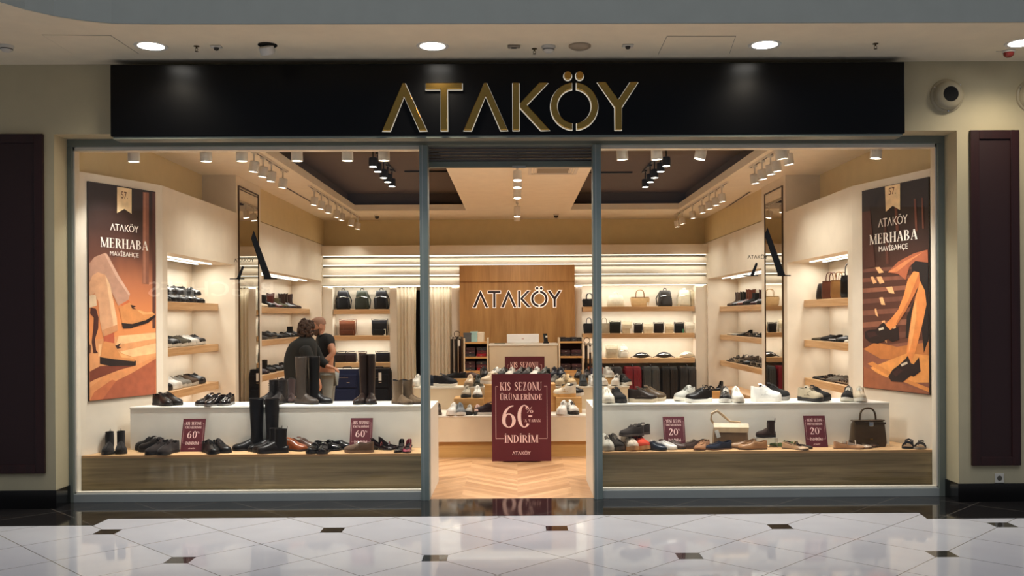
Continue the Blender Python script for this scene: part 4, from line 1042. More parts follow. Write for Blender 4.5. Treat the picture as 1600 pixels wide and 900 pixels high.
# belt racks
for px, tx, py in ((714, 'left', 522), (917, 'right', 532)):
    Y0 = 7.75; a = at(px, py, Y=Y0); t = empty('belt_rack', (a.x, Y0, 0), 0, 'dark belt rack with hanging belts, %s of the accessory cabinets' % ('left' if tx == 'left' else 'right'), 'belt rack', 'belt racks')
    MB().lathe([(.15, 0), (.15, .012), (.02, .02)], 20).build('base', black_mt, t); MB().cyl((0, 0, .02), (0, 0, a.z - .05), .012).build('pole', black_mt, t)
    MB().tube([(.05 * math.cos(q * PI / 8), 0, a.z + .05 * math.sin(q * PI / 8)) for q in range(17)], .006).build('finial_ring', brass, t)
    MB().tube([(.11 * math.cos(q * PI / 8), .11 * math.sin(q * PI / 8), a.z - .06) for q in range(17)], .006).build('hoop', black_mt, t)
    for q in range(9):
        an = q * 2 * PI / 9 + .3; M_ = Matrix.Rotation(an, 4, 'Z'); L_ = random.uniform(.72, .85)
        b_ = MB().box(.108, .114, -.019, .019, a.z - .08 - L_, a.z - .085, M=M_).build('belt', mat('belt_' + ['1A1210', '2A1712', '120E0D'][q % 3], ['1A1210', '2A1712', '120E0D'][q % 3], .45), t)
        MB().box(.107, .118, -.024, .024, a.z - .085, a.z - .045, M=M_).build('buckle', chrome, b_, bevel=.004)
    MB().box(.02, .06, -.125, -.118, a.z - .2, a.z - .1).build('price_tag', mat('paper_white', '', .7), t)

# curtains of the fitting rooms
cur = mat('cream_curtain', 'E4D8C0', .85, bump=.1, bscale=300, sheen=.3)
for a, b, lb in ((612, 651, 'left cream curtain of the fitting rooms, drawn to the left of the dark doorway'), (671, 707, 'cream fitting room curtain right of the dark doorway, beside the oak panel')):
    Y0 = 8.62; xa_, xb_ = at(a, 500, Y=Y0).x, at(b, 500, Y=Y0).x; zt_ = zt_bay - .004
    t = empty('fitting_room_curtain', ((xa_ + xb_) / 2, Y0, 0), 0, lb, 'curtain', 'fitting room curtains'); W_ = xb_ - xa_; NX = 90
    rs = []
    for k in range(9):
        z = .01 + (zt_ - .01) * k / 8; q = 1 - .07 * math.sin(k / 8 * PI)
        rs.append([((i / NX - .5) * W_ * q, .03 * math.sin(i / NX * PI * 13 + .15 * k) * (.75 + .25 * math.cos(k * .4)) + .006 * math.sin(i * .6), z) for i in range(NX + 1)])
    m = MB(); m.rings(rs, closed=False, caps=(False, False)); o = m.build('cloth', cur, t, smooth=60)
    s_ = o.modifiers.new('thick', 'SOLIDIFY'); s_.thickness = .004
    MB().cyl((-W_ / 2, .0, zt_ - .012), (W_ / 2, .0, zt_ - .012), .008).build('rail', brass, t)

# ================================================================ SALE SIGNS
maroon = mat('maroon_sign_board', '500E1B', .5); letter = mat('pale_pink_lettering', 'E6C4BC', .6)
def sale_sign(loc, W_, lines, lean, label, cut0=True, rz=0, back=True, name='sale_sign'):
    H_ = W_ * 847 / 574; t = empty(name, loc, rz, label, 'sign', 'maroon sale signs')
    pivot = bpy.data.objects.new('board', MB().box(-W_ / 2, W_ / 2, 0, .006 if W_ < .4 else .012, 0, H_).mesh('board', maroon)); COL.objects.link(pivot); pivot.parent = t; pivot.rotation_euler = (-lean, 0, 0)
    k = W_ / 574; X_ = lambda x: (x - 325) * k; Z_ = lambda y: (875 - y) * k; d = -.0003
    m = MB()
    serif(m, lines[0], 400 * k, 80 * k, Z_(188), d, X_(320)); serif(m, 'ÜRÜNLERİNDE', 405 * k, 55 * k, Z_(280), d, X_(322))
    num = lines[1]
    if cut0:
        serif(m, num[0], 135 * k, 218 * k, Z_(548), d, X_(202), gap=0)
        for p in hring(.25, .5, .25, .51, TH, TN, 50, 318): m.prism([(X_(285) + a * 270 * k, Z_(548) + b * 218 * k) for a, b in p], d, d - .0006, 'XZ')
        serif(m, '%', 75 * k, 60 * k, Z_(408), d, X_(403)); m.box(X_(392), X_(428), d, d - .0006, Z_(446), Z_(430)); serif(m, "'A VARAN", 160 * k, 27 * k, Z_(495), d, X_(428))
    else:
        serif(m, num, 240 * k, 175 * k, Z_(525), d, X_(300)); serif(m, '%', 60 * k, 50 * k, Z_(405), d, X_(452))
    serif(m, 'İNDİRİM', 318 * k, 72 * k, Z_(694), d, X_(323))
    logo(m, 178 * k, Z_(812), d, d - .0006, cx=X_(322))
    lw = 3 * k
    for xx in (76, 573): m.box(X_(xx) - lw / 2, X_(xx) + lw / 2, d, d - .0006, Z_(655), Z_(148))
    for a, b, y in ((76, 98, 148), (545, 573, 148), (76, 156, 655), (492, 573, 655)): m.box(X_(a), X_(b), d, d - .0006, Z_(y) - lw / 2, Z_(y) + lw / 2)
    o = m.build('lettering', letter, pivot)
    if lean > .05:
        L_ = H_ * .6
        MB().add([(-.03, math.sin(lean) * H_ * .7 + .004, math.cos(lean) * H_ * .7 - .01), (.03, math.sin(lean) * H_ * .7 + .004, math.cos(lean) * H_ * .7 - .01), (.03, H_ * .42, 0), (-.03, H_ * .42, 0),
                  (-.03, math.sin(lean) * H_ * .7 + .008, math.cos(lean) * H_ * .7 - .01), (.03, math.sin(lean) * H_ * .7 + .008, math.cos(lean) * H_ * .7 - .01), (.03, H_ * .42 + .004, 0), (-.03, H_ * .42 + .004, 0)],
                 [(0, 1, 2, 3), (4, 5, 6, 7), (0, 3, 7, 4), (1, 2, 6, 5)]).build('easel_foot', maroon, t)
    else:
        MB().box(-W_ * .32, W_ * .32, .0125, .3, 0, .012).box(-.012, .012, .0125, .03, 0.012, H_ * .55).build('stand', steel_d, t)
    return t
a, b = at(769, 721, Y=2.05), at(861.5, 721, Y=2.05)
sale_sign(((a.x + b.x) / 2, 2.05, max(0, a.z)), b.x - a.x, ('KIS SEZONU', '60'), 0, 'large maroon sale sign with 60 percent, standing on the floor inside the entrance')
a, b = at(789, 600, Y=7.0), at(851, 600, Y=7.0)
sale_sign(((a.x + b.x) / 2, 6.98, 0), b.x - a.x, ('KIS SEZONU', '60'), 0, 'maroon sale sign in front of the cash desk, half hidden by shoes')
for px, py, w_, ln, lb in ((299, 703, 35.5, ('KIS SEZONU', '60'), 'small leaning maroon 60 percent sign between black lace-up shoes, left window'), (563, 696, 35, ('KIS SEZONU', '60'), 'small leaning maroon 60 percent sign behind the taupe buckle shoe'),
                           (1055, 693, 34, ('YENİ SEZON', '20'), 'small leaning maroon 20 percent sign behind the white and navy flats'), (1277, 694, 34, ('YENİ SEZON', '20'), 'small leaning maroon 20 percent sign left of the olive handbag')):
    yy = .285
    a, b = at(px - w_ / 2, py, Y=yy), at(px + w_ / 2, py, Y=yy)
    sale_sign(((a.x + b.x) / 2, yy, ZP), b.x - a.x, ln, R(18), lb, cut0=False)

# ---------------------------------------------------------------- vinyl logo stickers on the window panes
vin = mat('black_vinyl', '060505', .5)
for dx_, dy_, lb in ((0, 0, 'black vinyl logo sticker on the left window pane'), (802.5, -5, 'black vinyl logo sticker on the right window pane')):
    g = lambda x, y: at(x + dx_, y + dy_, Y=-.003)
    o_ = g(392, 437); t = empty('window_sticker', o_, 0, lb, 'sticker', 'logo stickers on the panes')
    def poly(pts, nm):
        q = [(g(*p).x - o_.x, g(*p).z - o_.z) for p in pts]; MB().prism(q, -.0012, -.0006, 'XZ').build(nm, vin, t)
    poly([(396.5, 360), (392.3, 372.5), (413, 435), (424.5, 435)], 'long_slash'); poly([(378.5, 415), (381.5, 417), (375, 436), (369.5, 436)], 'short_slash')
    poly([(359, 435), (382, 435), (382, 436.5), (359, 436.5)], 'base_line'); poly([(412, 434.6), (433, 434.6), (433, 436.4), (412, 436.4)], 'base_line')
    a = g(365.5, 409.5); b = g(397, 409.5); m = MB(); logo(m, b.x - a.x, a.z - o_.z, -.0012, -.0006, cx=(a.x + b.x) / 2 - o_.x); m.build('logo_letters', vin, t)
# ================================================================ SHOES
def interp(tab, t):
    for i in range(len(tab) - 1):
        if t <= tab[i + 1][0]:
            a, b = tab[i], tab[i + 1]; k = (t - a[0]) / (b[0] - a[0] or 1); k = k * k * (3 - 2 * k) if len(a) > 2 else k
            return a[1] + (b[1] - a[1]) * k
    return tab[-1][1]
WTAB = [(0, 0), (.012, .34), (.04, .55), (.1, .7), (.2, .74), (.35, .68), (.5, .76), (.6, .9), (.7, 1.0), (.8, .97), (.88, .82), (.94, .6), (.98, .34), (1, 0)]
WPOINT = [(0, 0), (.012, .34), (.04, .55), (.1, .68), (.2, .7), (.35, .62), (.5, .74), (.6, .9), (.7, .98), (.8, .84), (.88, .6), (.94, .38), (.98, .18), (1, 0)]
TS = [0, .006, .02, .045, .08, .13, .19, .26, .33, .40, .45, .50, .56, .62, .68, .74, .80, .85, .89, .925, .955, .98, .994, 1]
def shoe_meshes(kind, L, heel=0.0, plat=None, chunky=1.0):
    """returns dict of MBs; toe along +X, origin at the middle of the sole on the ground"""
    wt = WPOINT if kind in ('pump', 'maryjane', 'heelboot') else WTAB
    chunky = chunky * (1.06 if kind in ('derby', 'loafer', 'sneaker', 'trainer') else 1)
    wm = {'sneaker': .20, 'trainer': .205, 'pump': .165, 'maryjane': .17}.get(kind, .188) * L * chunky
    th = plat if plat is not None else {'sneaker': .032, 'trainer': .036, 'derby': .016, 'loafer': .014, 'flat': .007, 'moc': .012, 'pump': .006, 'maryjane': .008, 'sandal': .016, 'ankle': .022, 'chelsea': .024, 'tall': .016, 'western': .014}[kind]
    hl = heel or {'derby': .022, 'loafer': .022, 'ankle': .03, 'chelsea': .03, 'tall': .03, 'western': .045, 'pump': .05, 'maryjane': .06}.get(kind, 0)
    lift = max(0, hl - th) if kind in ('pump', 'maryjane') else 0
    base = lambda t: lift * max(0, 1 - t / .62) ** 1.4 if t < .62 else 0
    toe = lambda t: (.014 if kind in ('sneaker', 'trainer') else .006) * max(0, (t - .72) / .28) ** 2
    zb = lambda t: base(t) + toe(t)
    X = lambda t: (t - .5) * L
    cy = lambda t: .012 * math.sin(t * PI) * L / .28
    W = lambda t: interp(wt, t) * wm
    out = {}
    # sole
    def outline(t, k): return W(t) * k + (.003 if 0 < t < 1 else 0)
    m = MB(); rs = []
    for t in TS:
        w_ = outline(t, 1.05 if kind in ('sneaker', 'trainer') else 1.02); z0 = zb(t) + (0 if not hl or lift else 0); tt = th + (.008 if kind in ('sneaker', 'trainer') and (t < .2) else 0)
        w_ = max(w_, .0006); c = cy(t)
        rs.append([(X(t), c - w_ * .96, z0), (X(t), c + w_ * .96, z0), (X(t), c + w_ * 1.0, z0 + tt * .5), (X(t), c + w_ * .95, z0 + tt), (X(t), c - w_ * .95, z0 + tt), (X(t), c - w_, z0 + tt * .5)])
    m.rings(rs); out['sole'] = m
    if hl and not lift:
        # arch gap under a stacked heel: raise everything on it
        pass
    if hl:
        m = MB(); hh = hl if not lift else lift + .001
        e0 = .03; n = 7; poly = []
        t1 = .27 if kind in ('pump', 'maryjane') else .30
        k = .86 if kind == 'pump' else .97
        ts = [0.006, .03, .08, .15, .22, t1]
        for t in ts: poly.append((X(t), cy(t) + W(t) * k))
        for t in ts[::-1]: poly.append((X(t), cy(t) - W(t) * k))
        if lift: m.prism([(x + .004, y * .92) for x, y in poly], 0, lift * .86 + .002, 'XY')
        out['heel'] = m if lift else None
    drop = 0
    # upper
    H = {'sneaker': (.30, .26, .33, .30, .185), 'trainer': (.33, .28, .36, .31, .19), 'derby': (.26, .21, .29, .27, .16), 'loafer': (.24, .19, .22, .25, .15), 'flat': (.2, .13, .1, .1, .10), 'moc': (.22, .17, .22, .22, .14), 'pump': (.22, .13, .1, .1, .09), 'maryjane': (.23, .14, .10, .10, .10), 'sandal': (.02,) * 5,
         'ankle': (.15, .2, .33, .31, .19), 'chelsea': (.15, .2, .32, .29, .18), 'tall': (.15, .2, .32, .28, .17), 'western': (.15, .2, .32, .28, .15)}[kind]
    hk = 1.15 if kind in ('derby', 'loafer', 'sneaker', 'trainer', 'moc') else 1.0
    H = tuple(h_ * hk for h_ in H)
    booty = kind in ('ankle', 'chelsea', 'tall', 'western')
    z_s = lambda t: zb(t) + th * .96
    low = kind in ('flat', 'pump', 'maryjane')
    thr = .72 if low else (.52 if kind in ('loafer', 'moc') else .44)
    def hc(t):      # collar height or crown height
        if low:
            return interp([(0, H[0]), (.12, H[0] * .98), (.3, H[1]), (thr, H[2]), (.8, H[4] * 1.0), (.9, H[4] * .85), (.96, H[4] * .6), (1, .03)], t) * L
        return interp([(0, H[0]), (.1, H[0]), (.24, H[1]), (.36, H[1] * 1.1), (thr, H[2]), (.56, H[3] * .9), (.66, H[4] * 1.22), (.8, H[4]), (.9, H[4] * .82), (.96, H[4] * .58), (1, .03)], t) * L
    def smax(t):
        if booty: return 1.0
        if t >= thr: return 1.0
        k = min(1, (thr - t) / .05); return 1 - (.42 if not low else .5) * k ** .5
    if kind != 'sandal':
        m = MB(); NS = 7
        for sd in (-1, 1):
            rs = []
            for t in TS:
                sm = smax(t); h = hc(t); ring = []
                for j in range(NS):
                    s_ = sm * j / (NS - 1)
                    yy = max(0, 1 - s_ ** 2.6) ** .55
                    # openings keep their collar at height h: virtual crown above it
                    zz = h * s_ / (sm if sm < 1 else 1)
                    ring.append((X(t), cy(t) + sd * max(W(t), .0005) * yy * .99, z_s(t) + zz))
                rs.append(ring if sd > 0 else ring[::-1])
            m.rings(rs, closed=False, caps=(False, False))
        out['upper'] = m
        # lining / footbed
        if not booty:
            m = MB(); rs = []
            for t in TS[1:-1]:
                if t > thr + .03: break
                rs.append([(X(t), cy(t) - W(t) * .86, z_s(t) + .010), (X(t), cy(t) + W(t) * .86, z_s(t) + .010)])
            m.rings(rs, closed=False, caps=(False, False)); out['footbed'] = m
    zsurf = lambda t, f=1.0: z_s(t) + hc(t) * f
    def band(t0, t1, s0, lift_=.0015, wd=1.0, n=10):
        """strap across the instep following the upper"""
        m = MB(); a = []; b = []
        for t, lst in ((t0, a), (t1, b)):
            for j in range(n + 1):
                u = -1 + 2 * j / n; s_ = 1 - abs(u) * (1 - s0)
                yy = max(0, 1 - s_ ** 2.6) ** .55
                top = max(hc(t), H[4] * L if not low else .2 * L)
                lst.append((X(t), cy(t) + (1 if u > 0 else -1) * W(t) * (yy * 1.0 + .02) if abs(u) > 1e-6 else cy(t), z_s(t) + top * s_ + lift_))
        off = [(p[0], p[1], p[2] + .003) for p in a]; off2 = [(p[0], p[1], p[2] + .003) for p in b]
        m.rings([a, b, off2, off, a], closed=False, caps=(False, False)); return m
    if booty:
        top = {'ankle': .74, 'chelsea': .66, 'tall': 1.6, 'western': .86}[kind] * L
        m = out['upper']; rs = []; n = 18
        zs = [0, .07, .14, .22, .29, .36, .5, .62, .68] + ([.8, 1.0, 1.2, 1.4] if kind == 'tall' else [.8, .86] if kind == 'western' else [])
        zs = [z * L for z in zs if z * L < top - .005] + [top]
        for z in zs:
            k = z / L
            rx = interp([(0, .205), (.1, .212), (.22, .212), (.36, .195), (.5, .188), (.8, .20), (1.1, .215), (1.5, .235)], k) * L
            ry = interp([(0, .128), (.1, .134), (.22, .132), (.36, .128), (.5, .13), (.8, .142), (1.1, .152), (1.5, .155)], k) * L
            if kind == 'western': rx *= 1.05 + .1 * max(0, k - .5); ry *= 1.1
            cxx = X(.245) + (.01 * L if k < .3 else 0)
            dip = (lambda a: (.03 * L * (math.cos(2 * a)) if kind == 'western' and z == top else 0))
            rs.append([(cxx + rx * math.cos(2 * PI * i / n), cy(.24) + ry * math.sin(2 * PI * i / n), max(z_s(.2) + .001, z + z_s(.2) * .5) + dip(2 * PI * i / n)) for i in range(n)])
        m.rings(rs, True, (False, False))
        r = rs[-1]; c0 = (sum(p[0] for p in r) / n, sum(p[1] for p in r) / n)
        ins = [(c0[0] + (p[0] - c0[0]) * .9, c0[1] + (p[1] - c0[1]) * .9, p[2] - .012) for p in r]; rim = [(c0[0] + (p[0] - c0[0]) * .92, c0[1] + (p[1] - c0[1]) * .92, p[2] - .0005) for p in r]
        mm = MB(); mm.rings([r, rim, ins], True, (False, True)); out['collar_lining'] = mm
        tab = MB(); xh = c0[0] - .19 * L * (1.2 if kind == 'tall' else 1)
        if kind in ('chelsea', 'ankle'):
            tab.tube([(r[9][0] + .002, c0[1] - .008, r[9][2] - .02), (r[9][0] - .002, c0[1], r[9][2] + .02), (r[9][0] + .002, c0[1] + .008, r[9][2] - .02)], .003, 6); out['pull_tab'] = tab
    if kind == 'chelsea':
        m = MB()
        for sd in (-1, 1): m.prism([(X(.17), .2 * L), (X(.31), .2 * L), (X(.33), .62 * L), (X(.15), .62 * L)], cy(.24) + sd * .124 * L, cy(.24) + sd * .131 * L, 'XZ')
        out['elastic_gore'] = m
    if kind == 'western':
        pass
    if kind in ('sneaker', 'trainer', 'derby', 'ankle'):
        m = MB(); nL = 5 if kind != 'derby' else 4
        for i in range(nL):
            t = (.47 if kind != 'derby' else .47) + i * .034
            z = z_s(t) + hc(t) + .002
            for sd in (-1, 1): m.tube([(X(t), cy(t) - sd * W(t) * .42, z - .012), (X(t + .012), cy(t), z + .001), (X(t + .022), cy(t) + sd * W(t) * .42, z - .014)], .0024, 5)
        m.tube([(X(.46), cy(.46), zsurf(.46) + .004), (X(.47), cy(.46) + .02, zsurf(.46) + .006), (X(.5), cy(.46) + .03, zsurf(.5) - .012), (X(.53), cy(.46) + .03, zsurf(.5) - .03)], .002, 5)
        if kind == 'ankle':
            for i in range(7):
                z = (.32 + i * .055) * L; xx = X(.245) + .18 * L
                m.tube([(xx - .006, cy(.24) - .03, z), (xx + .006, cy(.24), z + .004), (xx - .006, cy(.24) + .03, z)], .0026, 5)
        out['laces'] = m
        if kind != 'ankle':
            m = MB(); rs = []
            for t in (.32, .36, .4, .44, .48, .54):
                rs.append([(X(t) - (.02 if t < .34 else 0), cy(t) + W(t) * k2 * .5, z_s(t) + hc(max(t, .44)) * (1.12 if t < .4 else 1.0) - abs(k2) * .012) for k2 in (-1, -.5, 0, .5, 1)])
            m.rings(rs, closed=False, caps=(False, False)); out['tongue'] = m
    if kind in ('sneaker', 'trainer'):
        m = MB()
        for sd in (-1, 1):
            def sp(t, s_): return (X(t), cy(t) + sd * W(t) * (max(0, 1 - s_ ** 2.6) ** .55 * 1.0 + .015), z_s(t) + hc(t) * s_)
            a = [sp(t, .25) for t in (.3, .38, .46, .54, .62)]; b = [sp(t, s_) for t, s_ in ((.34, .42), (.40, .5), (.47, .6), (.53, .72), (.58, .8))]
            m.rings([a, b], closed=False, caps=(False, False))
        out['side_panel'] = m
    if kind == 'loafer':
        out['saddle_strap'] = band(.5, .58, .3); m = MB()
        z = z_s(.54) + hc(.54) + .006
        for q in (-.012, .012): m.tube([(X(.54) + .006 * math.cos(a * PI / 5), cy(.5) + q + .008 * math.sin(a * PI / 5), z - abs(q) * .25) for a in range(11)], .0018, 5)
        m.tube([(X(.54), cy(.5) - .012, z), (X(.54), cy(.5) + .012, z)], .0022, 6); out['metal_bit'] = m
    if kind == 'monk':
        pass
    if kind == 'moc':
        m = MB(); pts = [(X(t), cy(t) + k2 * W(t) * .5, z_s(t) + hc(t) * .93 + .001) for t, k2 in ((.52, 1), (.62, 1.05), (.72, 1), (.8, .8), (.86, .4), (.88, 0), (.86, -.4), (.8, -.8), (.72, -1), (.62, -1.05), (.52, -1))]
        m.tube(pts, .0022, 6); m.tube([(X(.5), cy(.5) + .02, zsurf(.5) + .002), (X(.53), cy(.5), zsurf(.53) + .006), (X(.5), cy(.5) - .02, zsurf(.5) + .002)], .0028, 6); m.tube([(X(.52), cy(.5) + .005, zsurf(.53) + .004), (X(.58), cy(.5) + .018, zsurf(.58) - .004)], .0026, 6); out['moccasin_seam'] = m
    if kind in ('maryjane', 'flat'):
        m = MB(); P_ = []
        for j in range(9):
            u = -1 + j / 4; P_.append((X(.44), cy(.44) + u * W(.44) * .98, z_s(.44) + (.09 + .13 * (1 - u * u)) * L))
        m.tube(P_, [.004] * 9, 6); out['strap'] = m
        if kind == 'maryjane': out['buckle'] = MB().box(X(.44) - .007, X(.44) + .007, cy(.44) + W(.44) * .92, cy(.44) + W(.44) * 1.03, z_s(.44) + .095 * L, z_s(.44) + .15 * L)
    if kind == 'sandal':
        m = MB()
        for t, zz, r_ in ((.72, .14, .007), (.62, .17, .007), (.30, .2, .005)):
            m.tube([(X(t + (.0 if j != 4 else 0)), cy(t) - math.cos(j * PI / 8) * W(t) * .98, z_s(t) + math.sin(j * PI / 8) * zz * L - .002) for j in range(9)], [r_] * 9, 6)
        m.tube([(X(.3), cy(.3) + W(.3), z_s(.3) + .01), (X(.14), cy(.2) + W(.2) * .9, z_s(.2) + .16 * L), (X(.02), cy(.0), z_s(0) + .19 * L), (X(.14), cy(.2) - W(.2) * .9, z_s(.2) + .16 * L), (X(.3), cy(.3) - W(.3), z_s(.3) + .01)], .0045, 6)
        out['straps'] = m
        m = MB(); rs = [[(X(t), cy(t) - max(W(t), .0005) * .96, z_s(t) + .002), (X(t), cy(t) + max(W(t), .0005) * .96, z_s(t) + .002)] for t in TS]; m.rings(rs, closed=False, caps=(False, False)); out['footbed'] = m
    return out
CNAME = {}
def leather(c, finish='leather'):
    rough = {'leather': .33, 'patent': .12, 'suede': .92, 'mesh': .8, 'canvas': .85, 'metallic': .3}[finish]
    return mat('%s_%s' % (finish, c), c, rough, metal=.6 if finish == 'metallic' else 0, spec=.5 if finish in ('patent', 'metallic') else .3, bump=.25 if finish in ('suede', 'mesh', 'canvas') else .06, bscale=400 if finish in ('suede', 'mesh') else 250, sheen=.08 if finish == 'suede' else 0, var=.08, vscale=20)
SHOE_CACHE = {}
def shoe_proto(kind, up, finish, sole, accent, L, heel, plat, chunky):
    key = (kind, up, finish, sole, accent, L, heel, plat, chunky)
    gkey = (kind, L, heel, plat, chunky)
    if gkey not in SHOE_CACHE:
        sm_ = shoe_meshes(kind, L, heel, plat, chunky)
        SHOE_CACHE[gkey] = {k: v.mesh(k, [], 50) for k, v in sm_.items() if v is not None and v.f}
    if key not in SHOE_CACHE:
        mt = {'upper': leather(up, finish), 'sole': mat('rubber_' + sole, sole, .6), 'heel': mat('rubber_' + sole, sole, .6), 'laces': leather(accent, 'canvas'), 'tongue': leather(up, finish), 'side_panel': leather(accent, 'leather'), 'footbed': leather('8A6E50' if kind in ('moc', 'sandal', 'flat') else '2A221D', 'suede'),
              'collar_lining': leather('221B17', 'suede'), 'pull_tab': leather('151210', 'canvas'), 'elastic_gore': leather('151210', 'canvas'), 'saddle_strap': leather(up, 'leather'), 'metal_bit': chrome, 'moccasin_seam': leather(accent, 'leather'), 'strap': leather(accent, 'leather'), 'buckle': chrome, 'straps': leather(up, finish)}
        d = {}
        for k, me in SHOE_CACHE[gkey].items():
            m2 = me.copy(); m2.materials.clear(); m2.materials.append(mt[k]); d[k] = m2
        SHOE_CACHE[key] = d
    return SHOE_CACHE[key]
NSHOE = [0]
SPELL = {}
def shoe(kind, name, loc, heading, label, group=None, up='17120F', finish='leather', sole='15100D', accent=None, L=.28, heel=0, plat=None, chunky=1.0, mirror=False, simple=False, tiltx=0):
    """one shoe = one thing, its parts below it; heading in degrees, 0 = toe to the right, -90 = toe to the viewer"""
    accent = accent or up
    parts = shoe_proto(kind, up, finish, sole, accent, L, heel, plat, chunky)
    t = empty(name, loc, R(heading), label, 'boot' if 'boot' in name else 'sandal' if 'sandal' in name else 'shoe', group)
    if mirror: t.scale = (1, -1, 1)
    if tiltx: t.rotation_euler = (0, R(tiltx), R(heading))
    for k, me in parts.items():
        if simple and k not in ('upper', 'sole', 'straps', 'footbed', 'collar_lining', 'laces'): continue
        o = bpy.data.objects.new(k, me); COL.objects.link(o); o.parent = t
        if k == 'upper' and not simple:
            s_ = o.modifiers.new('thick', 'SOLIDIFY'); s_.thickness = .0022; s_.offset = -1
            sb = o.modifiers.new('round', 'SUBSURF'); sb.levels = 1; sb.render_levels = 1
    NSHOE[0] += 1
    return t
def pair(kind, name, px, Y, Z, heading, lab, sep=.105, along=0.0, dh=6, **k):
    """two shoes side by side; px is where the middle of the pair stands. lab: (label of the one on the left in the picture, of the one on the right)"""
    c = at(px, 600, Y=Y).x; h = R(heading); n = Vector((-math.sin(h), math.cos(h))); f = Vector((math.cos(h), math.sin(h)))
    ps = []
    for s in (-1, 1):
        q = Vector((c, Y)) + n * s * sep / 2 + f * s * along / 2; ps.append((q.x, q.y, s))
    ps.sort()
    ks = k.pop('kb', None)
    for i, (x, y, s) in enumerate(ps):
        kk = dict(k)
        if i == 1 and ks: kk.update(ks)
        shoe(kind, name, (x, y, Z), heading + dh * (s * .5), lab[i], mirror=s > 0, **kk)

# ---- left window, oak platform
P = ZP + .0003; yf = .20
g = 'shoes on the left window platform'
pair('chelsea', 'chelsea_boot', 179, .24, P, -70, ('black suede chelsea boot standing outermost in the left window', 'black suede chelsea boot beside the outermost one, in the left window'), sep=.118, up='17110F', finish='suede', sole='0E0B0A', L=.265, group=g)
pair('derby', 'derby_shoe', 236, .36, P, 172, ('black lace-up shoe behind the brown derby shoes, left one', 'black lace-up shoe behind the brown derby shoes, right one'), sep=.11, along=-.10, up='0E0C0B', sole='0B0908', plat=.03, group=g)
pair('derby', 'derby_shoe', 254, .19, P, -105, ('dark brown nubuck derby shoe left of the maroon sign', 'dark brown nubuck derby shoe right beside its mate, left of the maroon sign'), sep=.12, up='1E1512', finish='suede', sole='120D0B', plat=.02, group=g)
pair('derby', 'derby_shoe', 337, .235, P, -50, ('black leather derby shoe right of the first maroon sign', 'black leather derby shoe, the right one of the pair beside the maroon sign'), sep=.115, up='0D0B0B', sole='0B0908', group=g, kb=dict(accent='3A3432'))
pair('tall', 'riding_boot', 400, .35, P, 200, ('tall black riding boot in the left window, left one of two', 'tall black riding boot in the left window, right one of two'), sep=.10, up='0B0A0B', sole='080707', L=.29, along=-.13, group=g)
pair('ankle', 'lace_up_boot', 422, .2, P, 190, ('black lace-up ankle boot in front of the riding boots, left one', 'black lace-up ankle boot in front of the riding boots, right one'), sep=.10, along=-.05, up='120E0D', sole='0C0909', L=.275, accent='2A2422', group=g)
pair('derby', 'brogue_shoe', 467, .34, P, -12, ('polished cognac brogue shoe behind the black lace-up boots', 'polished brown brogue shoe partly hidden behind the cognac one'), sep=.09, along=.07, up='7A3F1E', finish='patent', sole='24130B', kb=dict(up='4A3226'), group=g)
pair('loafer', 'loafer', 499, .19, P, -98, ('black horsebit loafer facing the glass, left one', 'black horsebit loafer facing the glass, right one'), sep=.105, up='0F0D0D', finish='patent', sole='0A0808', L=.25, plat=.02, group=g)
pair('loafer', 'loafer', 522, .36, P, -8, ('glossy black loafer in profile behind the loafers facing the glass', 'glossy black loafer in profile, rear one behind the loafers facing the glass'), sep=.085, along=.09, up='0D0B0C', finish='patent', sole='0A0808', L=.26, group=g)
shoe('loafer', 'buckle_shoe', (at(561, 700, Y=.175).x, .175, P), 182, 'taupe suede slip-on shoe with a metal buckle before the maroon sign', g, up='5B4636', finish='suede', sole='6E5742', L=.265, plat=.022)
pair('maryjane', 'heeled_mary_jane', 604, .35, P, -6, ('burgundy and black patent mary jane with block heel, front one', 'burgundy patent mary jane with block heel, rear one'), sep=.075, along=.06, up='1A0C0E', finish='patent', sole='0C0909', accent='6A2020', L=.235, group=g)
pair('pump', 'pump_shoe', 630, .21, P, -94, ('black pointed pump near the entrance mullion', 'black and pink snake-print pump next to the entrance mullion'), sep=.085, up='120F12', finish='patent', sole='0C0909', kb=dict(up='8A3A4A'), L=.235, group=g)
# ---- left window, white step
S = ZT + .0003; g = 'shoes on the left white step'
pair('derby', 'derby_shoe', 261, .60, S, -38, ('dark brown lace-up shoe at the left end of the white step', 'dark brown lace-up shoe, right one at the left end of the white step'), sep=.105, up='16110F', sole='0F0B0A', plat=.02, group=g)
pair('derby', 'derby_shoe', 330, .56, S, -118, ('black leather shoe with pale sole, first of three on the white step', 'black leather shoe with pale sole, second of three on the white step'), sep=.115, up='120F0F', finish='patent', sole='6E6A66', L=.26, group=g)
shoe('derby', 'derby_shoe', (at(353, 600, Y=.56).x, .58, S), -95, 'black leather shoe with pale sole, third of three on the white step', g, up='120F0F', finish='patent', sole='6E6A66', L=.26)
pair('ankle', 'lace_up_boot', 428, .66, S, -110, ('tall black combat boot behind the riding boot shafts', 'tall black combat boot with laces beside the brown boots'), sep=.125, up='1A1716', sole='100E0D', L=.285, heel=.03, group=g, kb=dict(up='211D1C'))
pair('western', 'slouch_boot', 447, .80, S, -80, ('dark brown short boot behind the combat boots', 'purple-brown short boot behind the combat boots'), sep=.115, up='2E1D18', finish='suede', sole='160F0C', L=.25, kb=dict(up='3C2A26'), group=g)
shoe('tall', 'riding_boot', (at(478, 600, Y=.60).x, .62, S), -28, 'tall taupe-black riding boot on the step, in front of the person in black', g, up='3A322C', finish='leather', sole='1B1512', L=.275)
